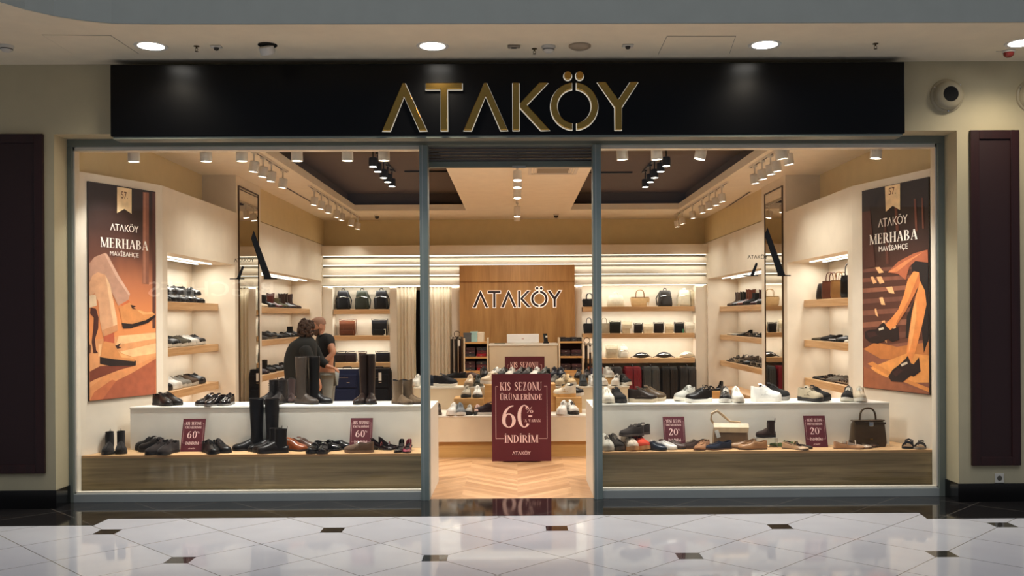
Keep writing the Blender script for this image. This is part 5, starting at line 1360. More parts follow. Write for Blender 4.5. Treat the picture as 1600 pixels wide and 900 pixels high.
shoe('tall', 'riding_boot', (at(497, 600, Y=.60).x, .68, S), -22, 'tall black riding boot on the step, in front of the person in black', g, up='0D0B0B', finish='leather', sole='0B0909', L=.275)
shoe('tall', 'knee_boot', (at(563, 600, Y=.60).x, .62, S), -100, 'tall dark brown knee boot before the navy suitcase, left one', g, up='221611', finish='leather', sole='0E0A08', L=.285, heel=.03)
shoe('tall', 'knee_boot', (at(577.5, 600, Y=.60).x, .63, S), -82, 'tall dark brown knee boot before the black suitcase, right one', g, up='1C120E', finish='leather', sole='0E0A08', L=.285, heel=.03)
pair('western', 'western_boot', 637, .58, S, -35, ('taupe suede western boot, left one near the entrance mullion', 'taupe suede western boot, right one near the entrance mullion'), sep=.105, along=.05, up='5C4934', finish='suede', sole='35281B', L=.25, group=g)
# ---- right window, oak platform
g = 'shoes on the right window platform'
pair('sneaker', 'sneaker', 954, .24, P, -75, ('grey and white sneaker behind the right entrance mullion', 'dark brown sneaker next to the right entrance mullion'), sep=.11, up='B9B3A6', finish='mesh', sole='A9A193', accent='6A6258', kb=dict(up='2E2722', sole='4A4038'), L=.26, group=g)
pair('trainer', 'running_shoe', 991, .25, P, -72, ('white and black trainer with gum sole under the stacked pair', 'coral red trainer with gum sole under the stacked pair'), sep=.115, up='C9B8A4', finish='mesh', sole='B98A5E', accent='2A2220', kb=dict(up='C8452F', accent='2A2220'), L=.27, group=g)
pair('derby', 'suede_sneaker', 991, .27, P + .125, -165, ('charcoal lace-up sneaker resting behind the coral trainer, left one', 'charcoal lace-up sneaker resting behind the coral trainer, right one'), sep=.10, along=.10, up='332C28', finish='suede', sole='4A403A', plat=.02, L=.24, group=g)
for px, up, nm, dy in ((1020, '1B2430', 'navy leather loafer flat in front of the white ones', 0), (1036, 'D8D4CC', 'white leather flat between the navy and the brown one', .05), (1050, '4A3A34', 'dark brown flat behind the white one, under the maroon sign', .09)):
    shoe('moc', 'leather_flat', (at(px, 600, Y=.19 + dy).x, .19 + dy, P), -28, nm, g, up=up, sole='1B1815' if up != 'D8D4CC' else 'B8B0A4', L=.26)
for px, up, y_, hd, nm in ((1083, '3A2A22', .30, 200, 'dark brown suede loafer left of the tan loafer'), (1096, '9A6E4C', .22, 235, 'tan suede loafer between the brown and the navy loafer'), (1122, '1A2030', .20, 196, 'navy suede loafer right of the tan loafer')):
    shoe('moc', 'suede_loafer', (at(px, 600, Y=y_).x, y_, P), hd, nm, g, up=up, finish='suede', sole='5A4030', accent=up, L=.255)
shoe('moc', 'moccasin', (at(1160, 600, Y=.31).x, .31, P), 190, 'light brown moccasin behind the front moccasin, before the beige bag', g, up='9A7A5C', finish='leather', sole='5A4432', L=.26)
shoe('moc', 'moccasin', (at(1175, 600, Y=.19).x, .19, P), 182, 'tan leather moccasin in profile before the clear shoe stand', g, up='9E7652', finish='leather', sole='4A3424', accent='6A4A30', L=.27)
st = empty('acrylic_shoe_stand', (at(1196, 690, Y=.33).x, .33, P), 0, 'small clear acrylic stand under the brown ankle boot', 'shoe stand')
clear = bpy.data.materials.new('clear_acrylic'); clear.use_nodes = True
b_ = clear.node_tree.nodes['Principled BSDF']; b_.inputs['Transmission Weight'].default_value = .85; b_.inputs['Roughness'].default_value = .12; b_.inputs['IOR'].default_value = 1.3; b_.inputs['Base Color'].default_value = (.9, .9, .88, 1)
MB().box(-.10, .10, -.05, .05, .085, .09).build('top_plate', clear, st, bevel=.002)
for s in (-1, 1): MB().box(s * .096, s * .1, -.05, .05, 0, .085).build('leg_plate', clear, st)
shoe('ankle', 'ankle_boot', (at(1196, 600, Y=.33).x, .33, P + .0905), 188, 'dark brown suede ankle boot on the small clear stand', g, up='2B1C17', finish='suede', sole='1A1210', L=.19, accent='4A3A30')
shoe('flat', 'ballet_flat', (at(1223, 600, Y=.34).x, .34, P), 150, 'green suede ballet flat behind the beige flat', g, up='5E6E40', finish='suede', sole='8A7A5A', L=.25)
pair('flat', 'ballet_flat', 1245, .21, P, -38, ('beige ballet flat in front of the green one', 'dark braided ballet flat right of the beige one'), sep=.09, up='B09070', finish='leather', sole='5A4634', kb=dict(up='3B2E26', finish='suede'), L=.25, group=g)
shoe('flat', 'woven_flat', (at(1326, 600, Y=.18).x, .18, P), -12, 'tan woven ballet flat in profile left of the olive handbag', g, up='A87F5C', finish='suede', sole='6A4E38', accent='8A6444', L=.27)
shoe('flat', 'woven_flat', (at(1339, 600, Y=.225).x, .23, P), -14, 'champagne ballet flat behind the tan woven one', g, up='CBB8A4', finish='metallic', sole='6A4E38', L=.26)
shoe('flat', 'woven_flat', (at(1350, 600, Y=.27).x, .285, P), -16, 'bronze ballet flat, rearmost before the olive handbag', g, up='4E3A2C', finish='metallic', sole='3A2A20', L=.26)
shoe('sandal', 'strap_sandal', (at(1418, 600, Y=.24).x, .25, P), 242, 'black strap sandal at the right end of the window platform', g, up='10101A', finish='suede', sole='15131A', L=.25)
shoe('sandal', 'strap_sandal', (at(1434, 600, Y=.24).x, .2, P), 238, 'grey strap sandal at the right end of the window platform', g, up='3A3430', finish='suede', sole='8A8074', L=.25)
# ---- right window, white step
g = 'shoes on the right white step'
pair('sneaker', 'sneaker', 957, .58, S, -80, ('beige knit sneaker right behind the entrance mullion', 'black knit sneaker beside the entrance mullion'), sep=.125, up='CFC8B8', finish='mesh', sole='B8AE9C', kb=dict(up='14110F', sole='1A1614', accent='14110F'), L=.27, group=g)
shoe('sneaker', 'low_sneaker', (at(1004, 600, Y=.57).x, .57, S), -4, 'dark brown low sneaker with beige sole, front one of the pair', g, up='241A13', finish='leather', sole='A79880', accent='3A2E24', L=.28)
shoe('sneaker', 'low_sneaker', (at(1018, 600, Y=.68).x, .69, S), -6, 'olive brown low sneaker with beige sole, rear one of the pair', g, up='4A3A28', finish='leather', sole='A79880', accent='5A4A36', L=.28)
shoe('sneaker', 'low_sneaker', (at(1070, 600, Y=.70).x, .72, S), 222, 'light grey sneaker turned away, left of the black one', g, up='A5A39A', finish='leather', sole='CFCABD', L=.275, accent='6A6A62')
shoe('sneaker', 'low_sneaker', (at(1091, 600, Y=.55).x, .54, S), 198, 'black leather sneaker with white sole beside the light grey one', g, up='15110F', finish='leather', sole='DCD8CE', L=.275)
pair('sneaker', 'court_sneaker', 1142, .56, S, -98, ('black leather court sneaker with white sole facing the glass', 'white leather court sneaker facing the glass'), sep=.125, up='1B1613', finish='leather', sole='D8D4CA', kb=dict(up='D8D2C6', sole='D0C8B8', accent='C8C0B4'), accent='C8C0B4', L=.27, group=g)
shoe('trainer', 'running_shoe', (at(1197, 600, Y=.56).x, .56, S), -3, 'big white trainer in profile on the right white step', g, up='E2DFD8', finish='leather', sole='DAD6CE', accent='C8C6C0', L=.29, chunky=1.05)
shoe('trainer', 'running_shoe', (at(1211, 600, Y=.68).x, .70, S), -4, 'black trainer behind the big white one', g, up='1A1817', finish='mesh', sole='8A8680', accent='2A2826', L=.29)
pair('sneaker', 'knit_sneaker', 1272, .60, S, -52, ('beige and black knit sneaker between the mirror and the poster', 'black knit sneaker right of the beige one'), sep=.12, up='A79A82', finish='mesh', sole='1B1816', accent='6A5E4C', kb=dict(up='14110F', accent='14110F'), L=.27, group=g)
pair('sneaker', 'canvas_sneaker', 1334, .56, S, -112, ('black canvas sneaker with white sole at the right end of the step', 'cream canvas sneaker at the right end of the step'), sep=.125, up='1B1917', finish='canvas', sole='D2CCBE', accent='D2CCBE', kb=dict(up='B5A68E'), L=.265, group=g)
# ================================================================ SHELF GOODS
def side_row(key, sgn, where, specs, y0, dy, gname, jitter=0):
    """pairs of shoes along a side shelf, toes to the aisle; one spec per pair, from the window inwards"""
    x0, x1, ya, yb, z = SHELVES[key]; xm = (x0 + x1) / 2; n = len(specs); num = 0
    for i, sp in enumerate(specs):
        kind, cname, up, fin, sole = sp[:5]; L = sp[5] if len(sp) > 5 else .25
        nm = {'sneaker': 'sneaker', 'trainer': 'sneaker', 'derby': 'lace_up_shoe', 'loafer': 'loafer', 'flat': 'flat_shoe', 'moc': 'moccasin', 'pump': 'pump_shoe', 'maryjane': 'heeled_shoe', 'sandal': 'sandal', 'ankle': 'ankle_boot', 'chelsea': 'ankle_boot', 'tall': 'high_boot', 'western': 'short_boot'}[kind]
        for s in (0, 1):
            y = y0 + i * dy + s * min(.11, dy * .47); 
            hd = (0 if sgn < 0 else 180) + random.uniform(-7, 7)
            shoe(kind, nm, (xm + random.uniform(-.012, .012), y, z + .0004), hd, '%s %s, %s from the window on the %s' % (cname, nm.replace('_', ' '), ORD2[2 * i + s], where), gname, up=up, finish=fin, sole=sole, L=L, mirror=bool(s), simple=True)
ORD2 = ORD + ['thirteenth', 'fourteenth', 'fifteenth', 'sixteenth', 'seventeenth', 'eighteenth']
K, BR, W_, G_ = '100E0E', '3A2418', 'D2CCC0', '6A655E'
# left front niche
side_row('leftfront0', -1, 'top shelf, front left niche', [('derby', 'black', K, 'leather', K), ('loafer', 'glossy black', '0D0C0D', 'patent', K), ('ankle', 'black', '151213', 'leather', K, .24), ('derby', 'charcoal', '201D1E', 'leather', K), ('ankle', 'glossy black', '0D0C0D', 'patent', K, .24), ('derby', 'black', K, 'patent', K)], 1.5, .27, 'shoes in the front left niche')
def second_layer(key, sgn, where, specs, y0, dy, gname, z_up=.088):
    x0, x1, ya, yb, z = SHELVES[key]; xm = (x0 + x1) / 2
    for i, (kind, cname, up, fin, sole) in enumerate(specs):
        nm = {'derby': 'lace_up_shoe', 'sneaker': 'sneaker', 'sandal': 'sandal', 'moc': 'moccasin'}[kind]
        y = y0 + i * dy; s_ = MB().box(-.05, .05, -.04, .04, 0, z_up).build('shoe_riser', clear_m); s_.location = (xm + sgn * .02, y, z + .0003); s_.hide_render = False
        tag(s_, 'clear block under a raised %s shoe, %s on the %s' % (cname, ORD[i], where), 'display riser', 'clear blocks on the shelves')
        shoe(kind, nm, (xm - sgn * .02, y, z + z_up + .001), (0 if sgn < 0 else 180) + random.uniform(-6, 6), 'raised %s %s, %s on the %s' % (cname, nm.replace('_', ' '), ORD[i], where), gname, up=up, finish=fin, sole=sole, L=.25, simple=True)
clear_m = mat('frosted_block', 'B8B2A8', .3)
second_layer('leftfront0', -1, 'top shelf, front left niche', [('derby', 'black', K, 'leather', K), ('derby', 'glossy black', '0D0C0D', 'patent', K), ('derby', 'charcoal', '201D1E', 'leather', K), ('derby', 'black', K, 'suede', K), ('derby', 'black', K, 'patent', K)], 1.69, .27, 'shoes in the front left niche')
second_layer('rightback2', 1, 'third shelf, rear right niche', [('sandal', 'black', K, 'leather', K), ('moc', 'black', K, 'leather', K), ('sandal', 'brown', '33241C', 'leather', K), ('sandal', 'black', K, 'patent', K), ('moc', 'taupe', '4A3E32', 'suede', K), ('sandal', 'black', K, 'leather', K), ('sandal', 'black', K, 'leather', K)], 5.28, .37, 'sandals in the rear right niche', .075)
side_row('leftfront1', -1, 'middle shelf, front left niche', [('sneaker', 'black', '1A1716', 'leather', W_), ('sneaker', 'dark grey', '2A2624', 'suede', W_), ('sneaker', 'black', '15120F', 'leather', 'C8C2B6'), ('sneaker', 'olive grey', '4A453A', 'suede', W_), ('sneaker', 'white', 'C8C4BC', 'leather', W_), ('sneaker', 'black', '1A1716', 'leather', W_)], 1.5, .28, 'shoes in the front left niche')
side_row('leftfront2', -1, 'third shelf, front left niche', [('trainer', 'grey', '5A5652', 'mesh', W_), ('sneaker', 'black', '1A1716', 'leather', '2A2624'), ('trainer', 'white', 'C8C4BC', 'leather', W_), ('sneaker', 'grey', '7A766E', 'suede', 'B8B2A6'), ('sneaker', 'brown', '4A3A2C', 'suede', 'B8B2A6'), ('sneaker', 'black', K, 'leather', '2A2624')], 1.5, .28, 'shoes in the front left niche')
# left rear niche
side_row('leftback0', -1, 'top shelf, rear left niche', [('chelsea', 'dark brown', '241712', 'leather', K, .25), ('western', 'dark brown', '2E1B14', 'leather', K, .25), ('western', 'cream', 'B8A890', 'suede', '6A5A44', .24), ('ankle', 'black', K, 'leather', K, .25), ('western', 'burgundy', '4A1C16', 'leather', K, .26), ('chelsea', 'olive', '4A4632', 'suede', K, .23), ('western', 'espresso', '2A1B14', 'leather', K, .28), ('western', 'dark brown', '33211A', 'suede', K, .28)], 4.9, .42, 'boots in the rear left niche')
side_row('leftback1', -1, 'middle shelf, rear left niche', [('ankle', 'black', K, 'leather', K, .25), ('derby', 'charcoal', '2A2626', 'leather', K), ('moc', 'grey', '3A3634', 'suede', '5A544C'), ('sneaker', 'dark', '24201E', 'leather', '5A544C'), ('derby', 'black', K, 'leather', K), ('moc', 'dark grey', '2E2A28', 'suede', K), ('derby', 'black', K, 'patent', K), ('chelsea', 'black', K, 'leather', K, .25)], 4.9, .42, 'shoes in the rear left niche')
side_row('leftback2', -1, 'third shelf, rear left niche', [('sneaker', 'grey', '3E3A3C', 'suede', W_), ('moc', 'plum', '33222A', 'leather', K), ('derby', 'dark plum', '2A1C22', 'leather', K), ('ankle', 'black', K, 'leather', K, .24), ('derby', 'black', K, 'leather', K), ('moc', 'dark brown', '2A1C16', 'leather', K), ('derby', 'black', K, 'leather', K)], 4.9, .42, 'shoes in the rear left niche')
# right rear niche
side_row('rightback0', 1, 'top shelf, rear right niche', [('western', 'black', K, 'leather', K, .29), ('western', 'dark brown', '2A1A16', 'leather', K, .28), ('ankle', 'black', K, 'leather', K, .27), ('western', 'maroon', '33161A', 'leather', K, .27), ('chelsea', 'black', K, 'suede', K, .28), ('western', 'chestnut', '5A2E20', 'leather', K, .30), ('western', 'black', K, 'leather', K, .27), ('western', 'taupe', '4A3A30', 'suede', K, .27)], 5.1, .40, 'boots in the rear right niche')
side_row('rightback1', 1, 'middle shelf, rear right niche', [('pump', 'black', K, 'leather', K), ('maryjane', 'black', K, 'patent', K), ('sandal', 'dark brown', '2A1C16', 'leather', K), ('maryjane', 'black', K, 'leather', K), ('sandal', 'black', K, 'leather', K), ('sandal', 'bronze', '4A3828', 'metallic', K), ('pump', 'black', K, 'suede', K), ('flat', 'silver', 'A8A29A', 'metallic', '6A6258'), ('flat', 'cream', 'C2B6A0', 'leather', '6A6258')], 5.0, .37, 'shoes in the rear right niche')
side_row('rightback2', 1, 'third shelf, rear right niche', [('sandal', 'black', K, 'leather', K), ('sandal', 'black', K, 'patent', K), ('sandal', 'taupe', '6A5A48', 'leather', K), ('sandal', 'black', K, 'leather', K), ('sandal', 'dark brown', '2A1C16', 'leather', K), ('moc', 'black', K, 'leather', K), ('sandal', 'black', K, 'leather', K), ('sandal', 'beige', 'A08C70', 'leather', '6A6258'), ('sandal', 'black', K, 'leather', K)], 5.0, .37, 'sandals in the rear right niche')
# right front niche
side_row('rightfront1', 1, 'middle shelf, front right niche', [('flat', 'cream', 'C8BCA8', 'leather', 'A89C88'), ('flat', 'white', 'CFC8BC', 'leather', 'A89C88'), ('moc', 'black', K, 'leather', K), ('flat', 'black', K, 'patent', K), ('moc', 'black', K, 'suede', K), ('flat', 'olive brown', '4A4030', 'suede', K)], 1.85, .27, 'shoes in the front right niche')
side_row('rightfront2', 1, 'third shelf, front right niche', [('moc', 'taupe', '7A6850', 'suede', '4A3A2A'), ('sandal', 'tan', '8A6C4C', 'leather', '5A4430'), ('sandal', 'dark brown', '33241C', 'leather', '2A1C14'), ('moc', 'grey', '5A5248', 'suede', '33291F'), ('sandal', 'dark brown', '2A1C16', 'leather', K), ('flat', 'black', K, 'leather', K)], 1.85, .27, 'shoes in the front right niche')

# ---------------------------------------------------------------- bags
def rbox(w_, d_, h_, wt=None, dt=None, bulge=.0, n=5, rows=7, r=.3, z0=0):
    """soft rounded box: rings of a superellipse, bottom w_ x d_, top wt x dt"""
    wt = w_ if wt is None else wt; dt = d_ if dt is None else dt; m = MB(); rs = []; N = 28
    for k in range(rows + 1):
        v = k / rows; e = 1 - .10 * (abs(2 * v - 1) ** 8)
        a = (w_ + (wt - w_) * v) / 2 * e; b = ((d_ + (dt - d_) * v) / 2 + bulge * math.sin(PI * v)) * e
        ring = []
        for j in range(N):
            t = 2 * PI * j / N; c, s = math.cos(t), math.sin(t)
            ring.append((a * math.copysign(abs(c) ** r, c), b * math.copysign(abs(s) ** r, s), z0 + h_ * v))
        rs.append(ring)
    m.rings(rs); return m
def handle_arc(w_, h_, z, y, r=.006, n=12, p=.6):
    return MB().tube([(math.copysign(abs(math.cos(PI * i / n)) ** p, math.cos(PI * i / n)) * w_ / 2, y, z + math.sin(PI * i / n) ** p * h_) for i in range(n + 1)], r, 8)
def bag(kind, loc, rz, label, group, c='17120F', w_=.3, d_=.12, h_=.24, fin='leather', handle=.14, accent=None, tagc=None):
    lm = leather(c, fin); am = leather(accent or c, 'leather')
    nm = {'tote': 'tote_bag', 'backpack': 'backpack', 'satchel': 'satchel_bag', 'belt': 'belt_bag', 'box': 'shoulder_bag', 'duffel': 'duffel_bag'}[kind]
    t = empty(nm, loc, R(rz), label, 'bag', group)
    if kind == 'tote':
        rbox(w_ * .86, d_, h_, w_, d_ * .5).build('body', lm, t, smooth=True)
        for s in (-1, 1): handle_arc(w_ * .42, handle, h_ - .03, s * d_ * .24).build('handle', am, t, smooth=True)
        MB().box(-w_ * .44, w_ * .44, -d_ * .27, d_ * .27, h_ - .004, h_ + .002).build('top_edge', am, t)
    elif kind == 'backpack':
        rbox(w_, d_, h_, w_ * .72, d_ * .55, bulge=.01, r=.5).build('body', lm, t, smooth=True)
        rbox(w_ * .78, .05, h_ * .42, w_ * .7, .03, r=.5, z0=.02).build('front_pocket', lm, t, smooth=True).location = (0, -d_ * .46, 0)
        handle_arc(w_ * .2, .05, h_ - .012, 0, .007).build('top_loop', am, t, smooth=True)
        MB().tube([(-w_ * .38, -d_ * .44, h_ * .62), (0, -d_ * .47, h_ * .68), (w_ * .38, -d_ * .44, h_ * .62)], .003, 6).build('zip_line', chrome, t)
        for s in (-1, 1): MB().tube([(s * w_ * .3, d_ * .3, h_ * .9), (s * w_ * .52, d_ * .42, h_ * .5), (s * w_ * .46, d_ * .4, .02)], .010, 6).build('shoulder_strap', am, t, smooth=True)
    elif kind in ('satchel', 'box'):
        rbox(w_, d_, h_, w_ * .96, d_ * .8, r=.25).build('body', lm, t, smooth=True)
        MB().rings([[(-w_ * .49, d_ * .35, h_ + .002), (w_ * .49, d_ * .35, h_ + .002)], [(-w_ * .49, -d_ * .42, h_ + .006), (w_ * .49, -d_ * .42, h_ + .006)], [(-w_ * .48, -d_ * .53, h_ * .8), (w_ * .48, -d_ * .53, h_ * .8)], [(-w_ * .44, -d_ * .55, h_ * .45), (w_ * .44, -d_ * .55, h_ * .45)]], closed=False, caps=(False, False)).build('flap', lm, t).modifiers.new('thick', 'SOLIDIFY').thickness = .004
        if kind == 'satchel':
            MB().box(-w_ * .4, w_ * .4, -d_ * .5 - .03, -d_ * .5, .02, h_ * .38).build('front_pocket', lm, t, bevel=.008)
            for s in (-1, 1): MB().box(s * w_ * .28 - .012, s * w_ * .28 + .012, -d_ * .58, -d_ * .55, h_ * .35, h_ * .6).build('buckle_tab', am, t)
        MB().tube([(-w_ * .49, 0, h_ - .01), (-w_ * .52, -.02, h_ + .03), (-w_ * .3, -.02, h_ + .015), (0, 0, h_ + .02), (w_ * .3, .02, h_ + .02), (w_ * .52, .0, h_ + .03), (w_ * .55, .0, h_ * .4), (w_ * .58, 0, .02)], .006, 6).build('shoulder_strap', am, t, smooth=True)
    elif kind == 'belt':
        m = MB(); rs = []
        for k in range(13):
            v = -1 + k / 6; e = max(0.02, (1 - abs(v) ** 2.2)) ** .6
            rs.append([(v * w_ / 2, d_ / 2 * e * math.cos(2 * PI * j / 14), h_ * (.5 + .5 * e * math.sin(2 * PI * j / 14)) * (.55 + .45 * e)) for j in range(14)])
        z = min(p[2] for r in rs for p in r); rs = [[(a, b, q - z) for a, b, q in r] for r in rs]
        m.rings(rs); m.build('body', lm, t, smooth=60)
        MB().tube([(-w_ * .3, -d_ * .5, h_ * .55), (0, -d_ * .52, h_ * .66), (w_ * .3, -d_ * .5, h_ * .55)], .003, 6).build('zip_line', chrome, t)
        for s in (-1, 1): MB().tube([(s * w_ * .48, 0, h_ * .25), (s * w_ * .58, 0, .02), (s * w_ * .64, .02, .008)], .008, 6).build('strap', am, t, smooth=True)
    elif kind == 'duffel':
        rbox(w_, d_, h_, w_ * .8, d_ * .4, bulge=.012, r=.6).build('body', lm, t, smooth=True)
        for s in (-1, 1): handle_arc(w_ * .32, handle, h_ - .04, s * d_ * .2, p=.8).build('handle', am, t, smooth=True)
    if tagc: MB().box(w_ * .3, w_ * .3 + .035, -d_ * .62, -d_ * .6, h_ * .05 - .02 if False else .0, h_ * .42).build('price_tag', mat('tag_' + tagc, tagc, .7), t)
    return t
def onbay(key, px, dy=.1):
    x0, x1, y0, y1, z = SHELVES[key]; y = y0 + (y1 - y0) / 2 - .035
    return (at(px, 480, Y=y).x, y, z + .0004)
g = 'bags in the left bay'
for px, c, lb in ((536.5, '0F0F13', 'black backpack, first on the top shelf of the left bay'), (566, '23261C', 'dark olive backpack in the middle of the left bay top shelf'), (596, '101014', 'black backpack nearest the curtain on the left bay top shelf')):
    bag('backpack', onbay('bagL0', px), random.uniform(-8, 8), lb, g, c, .27, .14, .34)
bag('satchel', onbay('bagL1', 543), 0, 'brown leather satchel on the middle shelf of the left bay', g, '5E3420', .29, .11, .26, tagc=None)
bag('satchel', onbay('bagL1', 593), 0, 'black leather satchel with a white tag, left bay middle shelf', g, '121216', .28, .11, .27, tagc='E4E0D8')
for px, c, w1, lb in ((531, '1A1012', .20, 'dark plum clutch, left one on the lowest shelf of the left bay'), (548, '22161A', .20, 'dark plum clutch, second on the lowest shelf of the left bay'), (566, '33201A', .14, 'small brown bag on the lowest shelf, behind the knee boots'), (598, '12121A', .26, 'black clutch bag right on the lowest shelf of the left bay')):
    bag('box', onbay('bagL2', px), 0, lb, g, c, w1, .1, .17)
g = 'bags in the right bay'
bag('tote', onbay('bagR0', 921), 8, 'black handbag with tall handle, first on the top shelf of the right bay', g, '141416', .27, .12, .14, handle=.13, tagc='D8D2C8')
bag('duffel', onbay('bagR0', 962), 0, 'cream white handbag on the top shelf of the right bay', g, 'CFC6B0', .33, .14, .2, handle=.10)
bag('tote', onbay('bagR0', 1000), 0, 'beige straw coloured tote on the top shelf of the right bay', g, 'B59468', .36, .14, .17, handle=.16, accent='8A6A44', tagc='E4DCCC')
bag('backpack', onbay('bagR0', 1039), 10, 'charcoal backpack on the top shelf of the right bay', g, '2B2725', .28, .15, .29)
bag('backpack', onbay('bagR0', 1069), 0, 'off-white backpack at the right end of the top shelf', g, 'CDC4AC', .25, .13, .29)
bag('box', onbay('bagR0', 1082.5), 0, 'tall cream pouch at the right end of the top shelf', g, 'BDB093', .07, .08, .26)
for px, c, w1, h1, lb, tg, kd in ((920, '101013', .22, .18, 'black tote, first on the middle shelf of the right bay', None, 'tote'), (944, '8A7C66', .22, .18, 'taupe tote behind the right mullion, middle bay shelf', None, 'tote'), (960.5, '15150F', .20, .2, 'square black bag on the middle shelf of the right bay', None, 'box'), (979, 'C6B79A', .18, .2, 'cream square bag between the black ones, middle bay shelf', 'E4E0D8', 'box'),
        (996.5, '1C1614', .15, .16, 'small black bag with fringe on the middle bay shelf', None, 'box'), (1012, 'CDBFA2', .17, .15, 'cream quilted bag right of the fringed black bag', None, 'box'), (1028.5, '1B1412', .17, .17, 'small dark brown bag in the middle of the right bay', None, 'box'), (1045, 'C2B192', .15, .15, 'beige small bag left of the green tag', None, 'box'), (1060.5, '121212', .17, .17, 'black small bag with a green tag, middle bay shelf', '3E7A5A', 'box'), (1077.5, 'D6CEBC', .18, .17, 'white small bag with tag at the right end of the middle shelf', 'E4E0D8', 'box')):
    bag(kd, onbay('bagR1', px), 0, lb, g, c, w1, .1, h1, handle=.13, tagc=tg)
bag('box', onbay('bagR2', 955), 0, 'cream box bag, first on the lowest shelf of the right bay', g, 'BCAF95', .22, .12, .21)
bag('backpack', onbay('bagR2', 974), 0, 'printed white pouch bag on the lowest shelf of the right bay', g, 'CFC8B8', .18, .1, .21)
bag('belt', onbay('bagR2', 1002), 0, 'dark grey belt bag on the lowest bay shelf, left of the other', g, '2B2B2C', .30, .1, .105)
bag('belt', onbay('bagR2', 1037), 0, 'charcoal belt bag in the middle of the lowest bay shelf', g, '26262A', .30, .1, .11)
bag('belt', onbay('bagR2', 1073), 0, 'white belt bag at the right end of the lowest bay shelf', g, 'D8D2C2', .28, .1, .115)
# handbags in the front right niche
S_ = SHELVES['rightfront0']; xm = (S_[0] + S_[1]) / 2
for y, c, w1, d1, h1, hh, fin, lb in ((3.27, '1A1210', .20, .12, .20, .0, 'leather', 'dark brown round bag, leftmost on the top shelf, front right niche'), (2.98, '4E2A1C', .27, .12, .22, .13, 'leather', 'chestnut tote with long handles in the front right niche'), (2.66, '7A5630', .27, .12, .22, .12, 'leather', 'caramel tote between the chestnut and the black patent tote'), (2.32, '0C0C0E', .27, .13, .26, .16, 'patent', 'black patent tote with tall loop handles, front right niche'), (1.99, '4A4540', .16, .10, .22, .08, 'leather', 'grey tote at the right end of the shelf, front right niche')):
    t = bag('tote' if hh else 'duffel', (xm - .0, y, S_[4] + .0004), -62, lb, 'bags in the front right niche', c, w1, d1, h1, fin=fin, handle=max(hh, .02))

# suitcases
def suitcase(loc, rz, c, w_, d_, h_, label, soft=False, accent=None):
    t = empty('suitcase', loc, R(rz), label, 'suitcase', 'suitcases below the bay shelves'); zb_ = .05
    m = rbox(w_, d_, h_ - zb_, r=.16, z0=zb_, rows=9)
    if not soft:
        nr = 7
        for k in range(nr):
            x = -w_ * .38 + w_ * .76 * k / (nr - 1)
            for s in (-1, 1): m.box(x - .010, x + .010, s * d_ / 2 - .003, s * d_ / 2 + .005, zb_ + .05, h_ - .05)
        for k in range(nr):
            y = -d_ * .40 + d_ * .8 * k / (nr - 1)
            for s in (-1, 1): m.box(s * w_ / 2 - .003, s * w_ / 2 + .004, y - .007, y + .007, zb_ + .05, h_ - .05)
    m.build('shell', leather(c, 'canvas') if soft else mat('hard_shell_' + c, c, .35), t, smooth=30)
    MB().box(-w_ / 2 - .003, w_ / 2 + .003, -.006, .006, zb_ + .03, h_ - .03).box(-w_ * .45, w_ * .45, -.006, .006, h_ - .003, h_ + .003).build('zip_seam', mat('black_zip', '0A0A0A', .5), t)
    handle_arc(.15, .035, h_ - .002, 0, .008, p=.4).build('top_handle', black_mt, t, smooth=True)
    for sx in (-1, 1):
        for sy in (-1, 1): MB().lathe([(.02, -.008), (.024, 0), (.02, .008)], 14, M=Matrix.Translation((sx * w_ * .38, sy * d_ * .32, .0245)) @ Matrix.Rotation(PI / 2, 4, 'X')).box(sx * w_ * .38 - .012, sx * w_ * .38 + .012, sy * d_ * .32 - .014, sy * d_ * .32 + .014, .03, .056).build('wheel', black_mt, t)
    if soft:
        MB().box(-w_ * .4, w_ * .4, -d_ / 2 - .03, -d_ / 2 + .005, h_ * .12, h_ * .5).build('front_pocket', leather(c, 'canvas'), t, bevel=.012)
        MB().box(-w_ * .42, w_ * .42, -d_ / 2 - .035, -d_ / 2 + .005, h_ * .54, h_ * .86).build('upper_pocket', leather(c, 'canvas'), t, bevel=.012)
        MB().box(-w_ * .32, w_ * .1, -d_ / 2 - .037, -d_ / 2 - .034, h_ * .79, h_ * .796).build('zip', chrome, t); MB().box(.02, .07, -d_ / 2 - .038, -d_ / 2 - .034, h_ * .66, h_ * .675).build('badge', chrome, t)
    return t
YS = 8.40
for px, c, ac, lb in ((540, '1B2342', 1, 'navy blue fabric suitcase below the left bay shelves'), (590, '101014', 1, 'black fabric suitcase with white luggage tag, left bay')):
    a = at(px, 600, Y=8.15); s_ = suitcase((a.x, 8.32, 0), 0, c, .44, .27, .70, lb, True)
    if px == 590:
        MB().box(.02, .07, -.185, -.182, .5, .64).build('luggage_tag', mat('paper_white', '', .7), s_)
    else:
        MB().box(-.2, .2, -.12, .12, .701, .705).build('plastic_wrap', mat('paper_white', '', .7), s_)
for px, c, lb in ((932, '9A4A24', 'orange brown hard suitcase half behind the right mullion'), (960, '3A3A3C', 'grey hard suitcase left of the red one'), (990, '7A1424', 'red hard suitcase in the row under the right bay'), (1019, '3A3E3F', 'grey green hard suitcase right of the red one'), (1047.5, '131313', 'black ribbed hard suitcase in the right bay row'), (1076, '242526', 'charcoal hard suitcase at the right end of the row')):
    a = at(px, 600, Y=8.2); suitcase((a.x, 8.42, 0), 90, c, .40, .295, .70, lb)

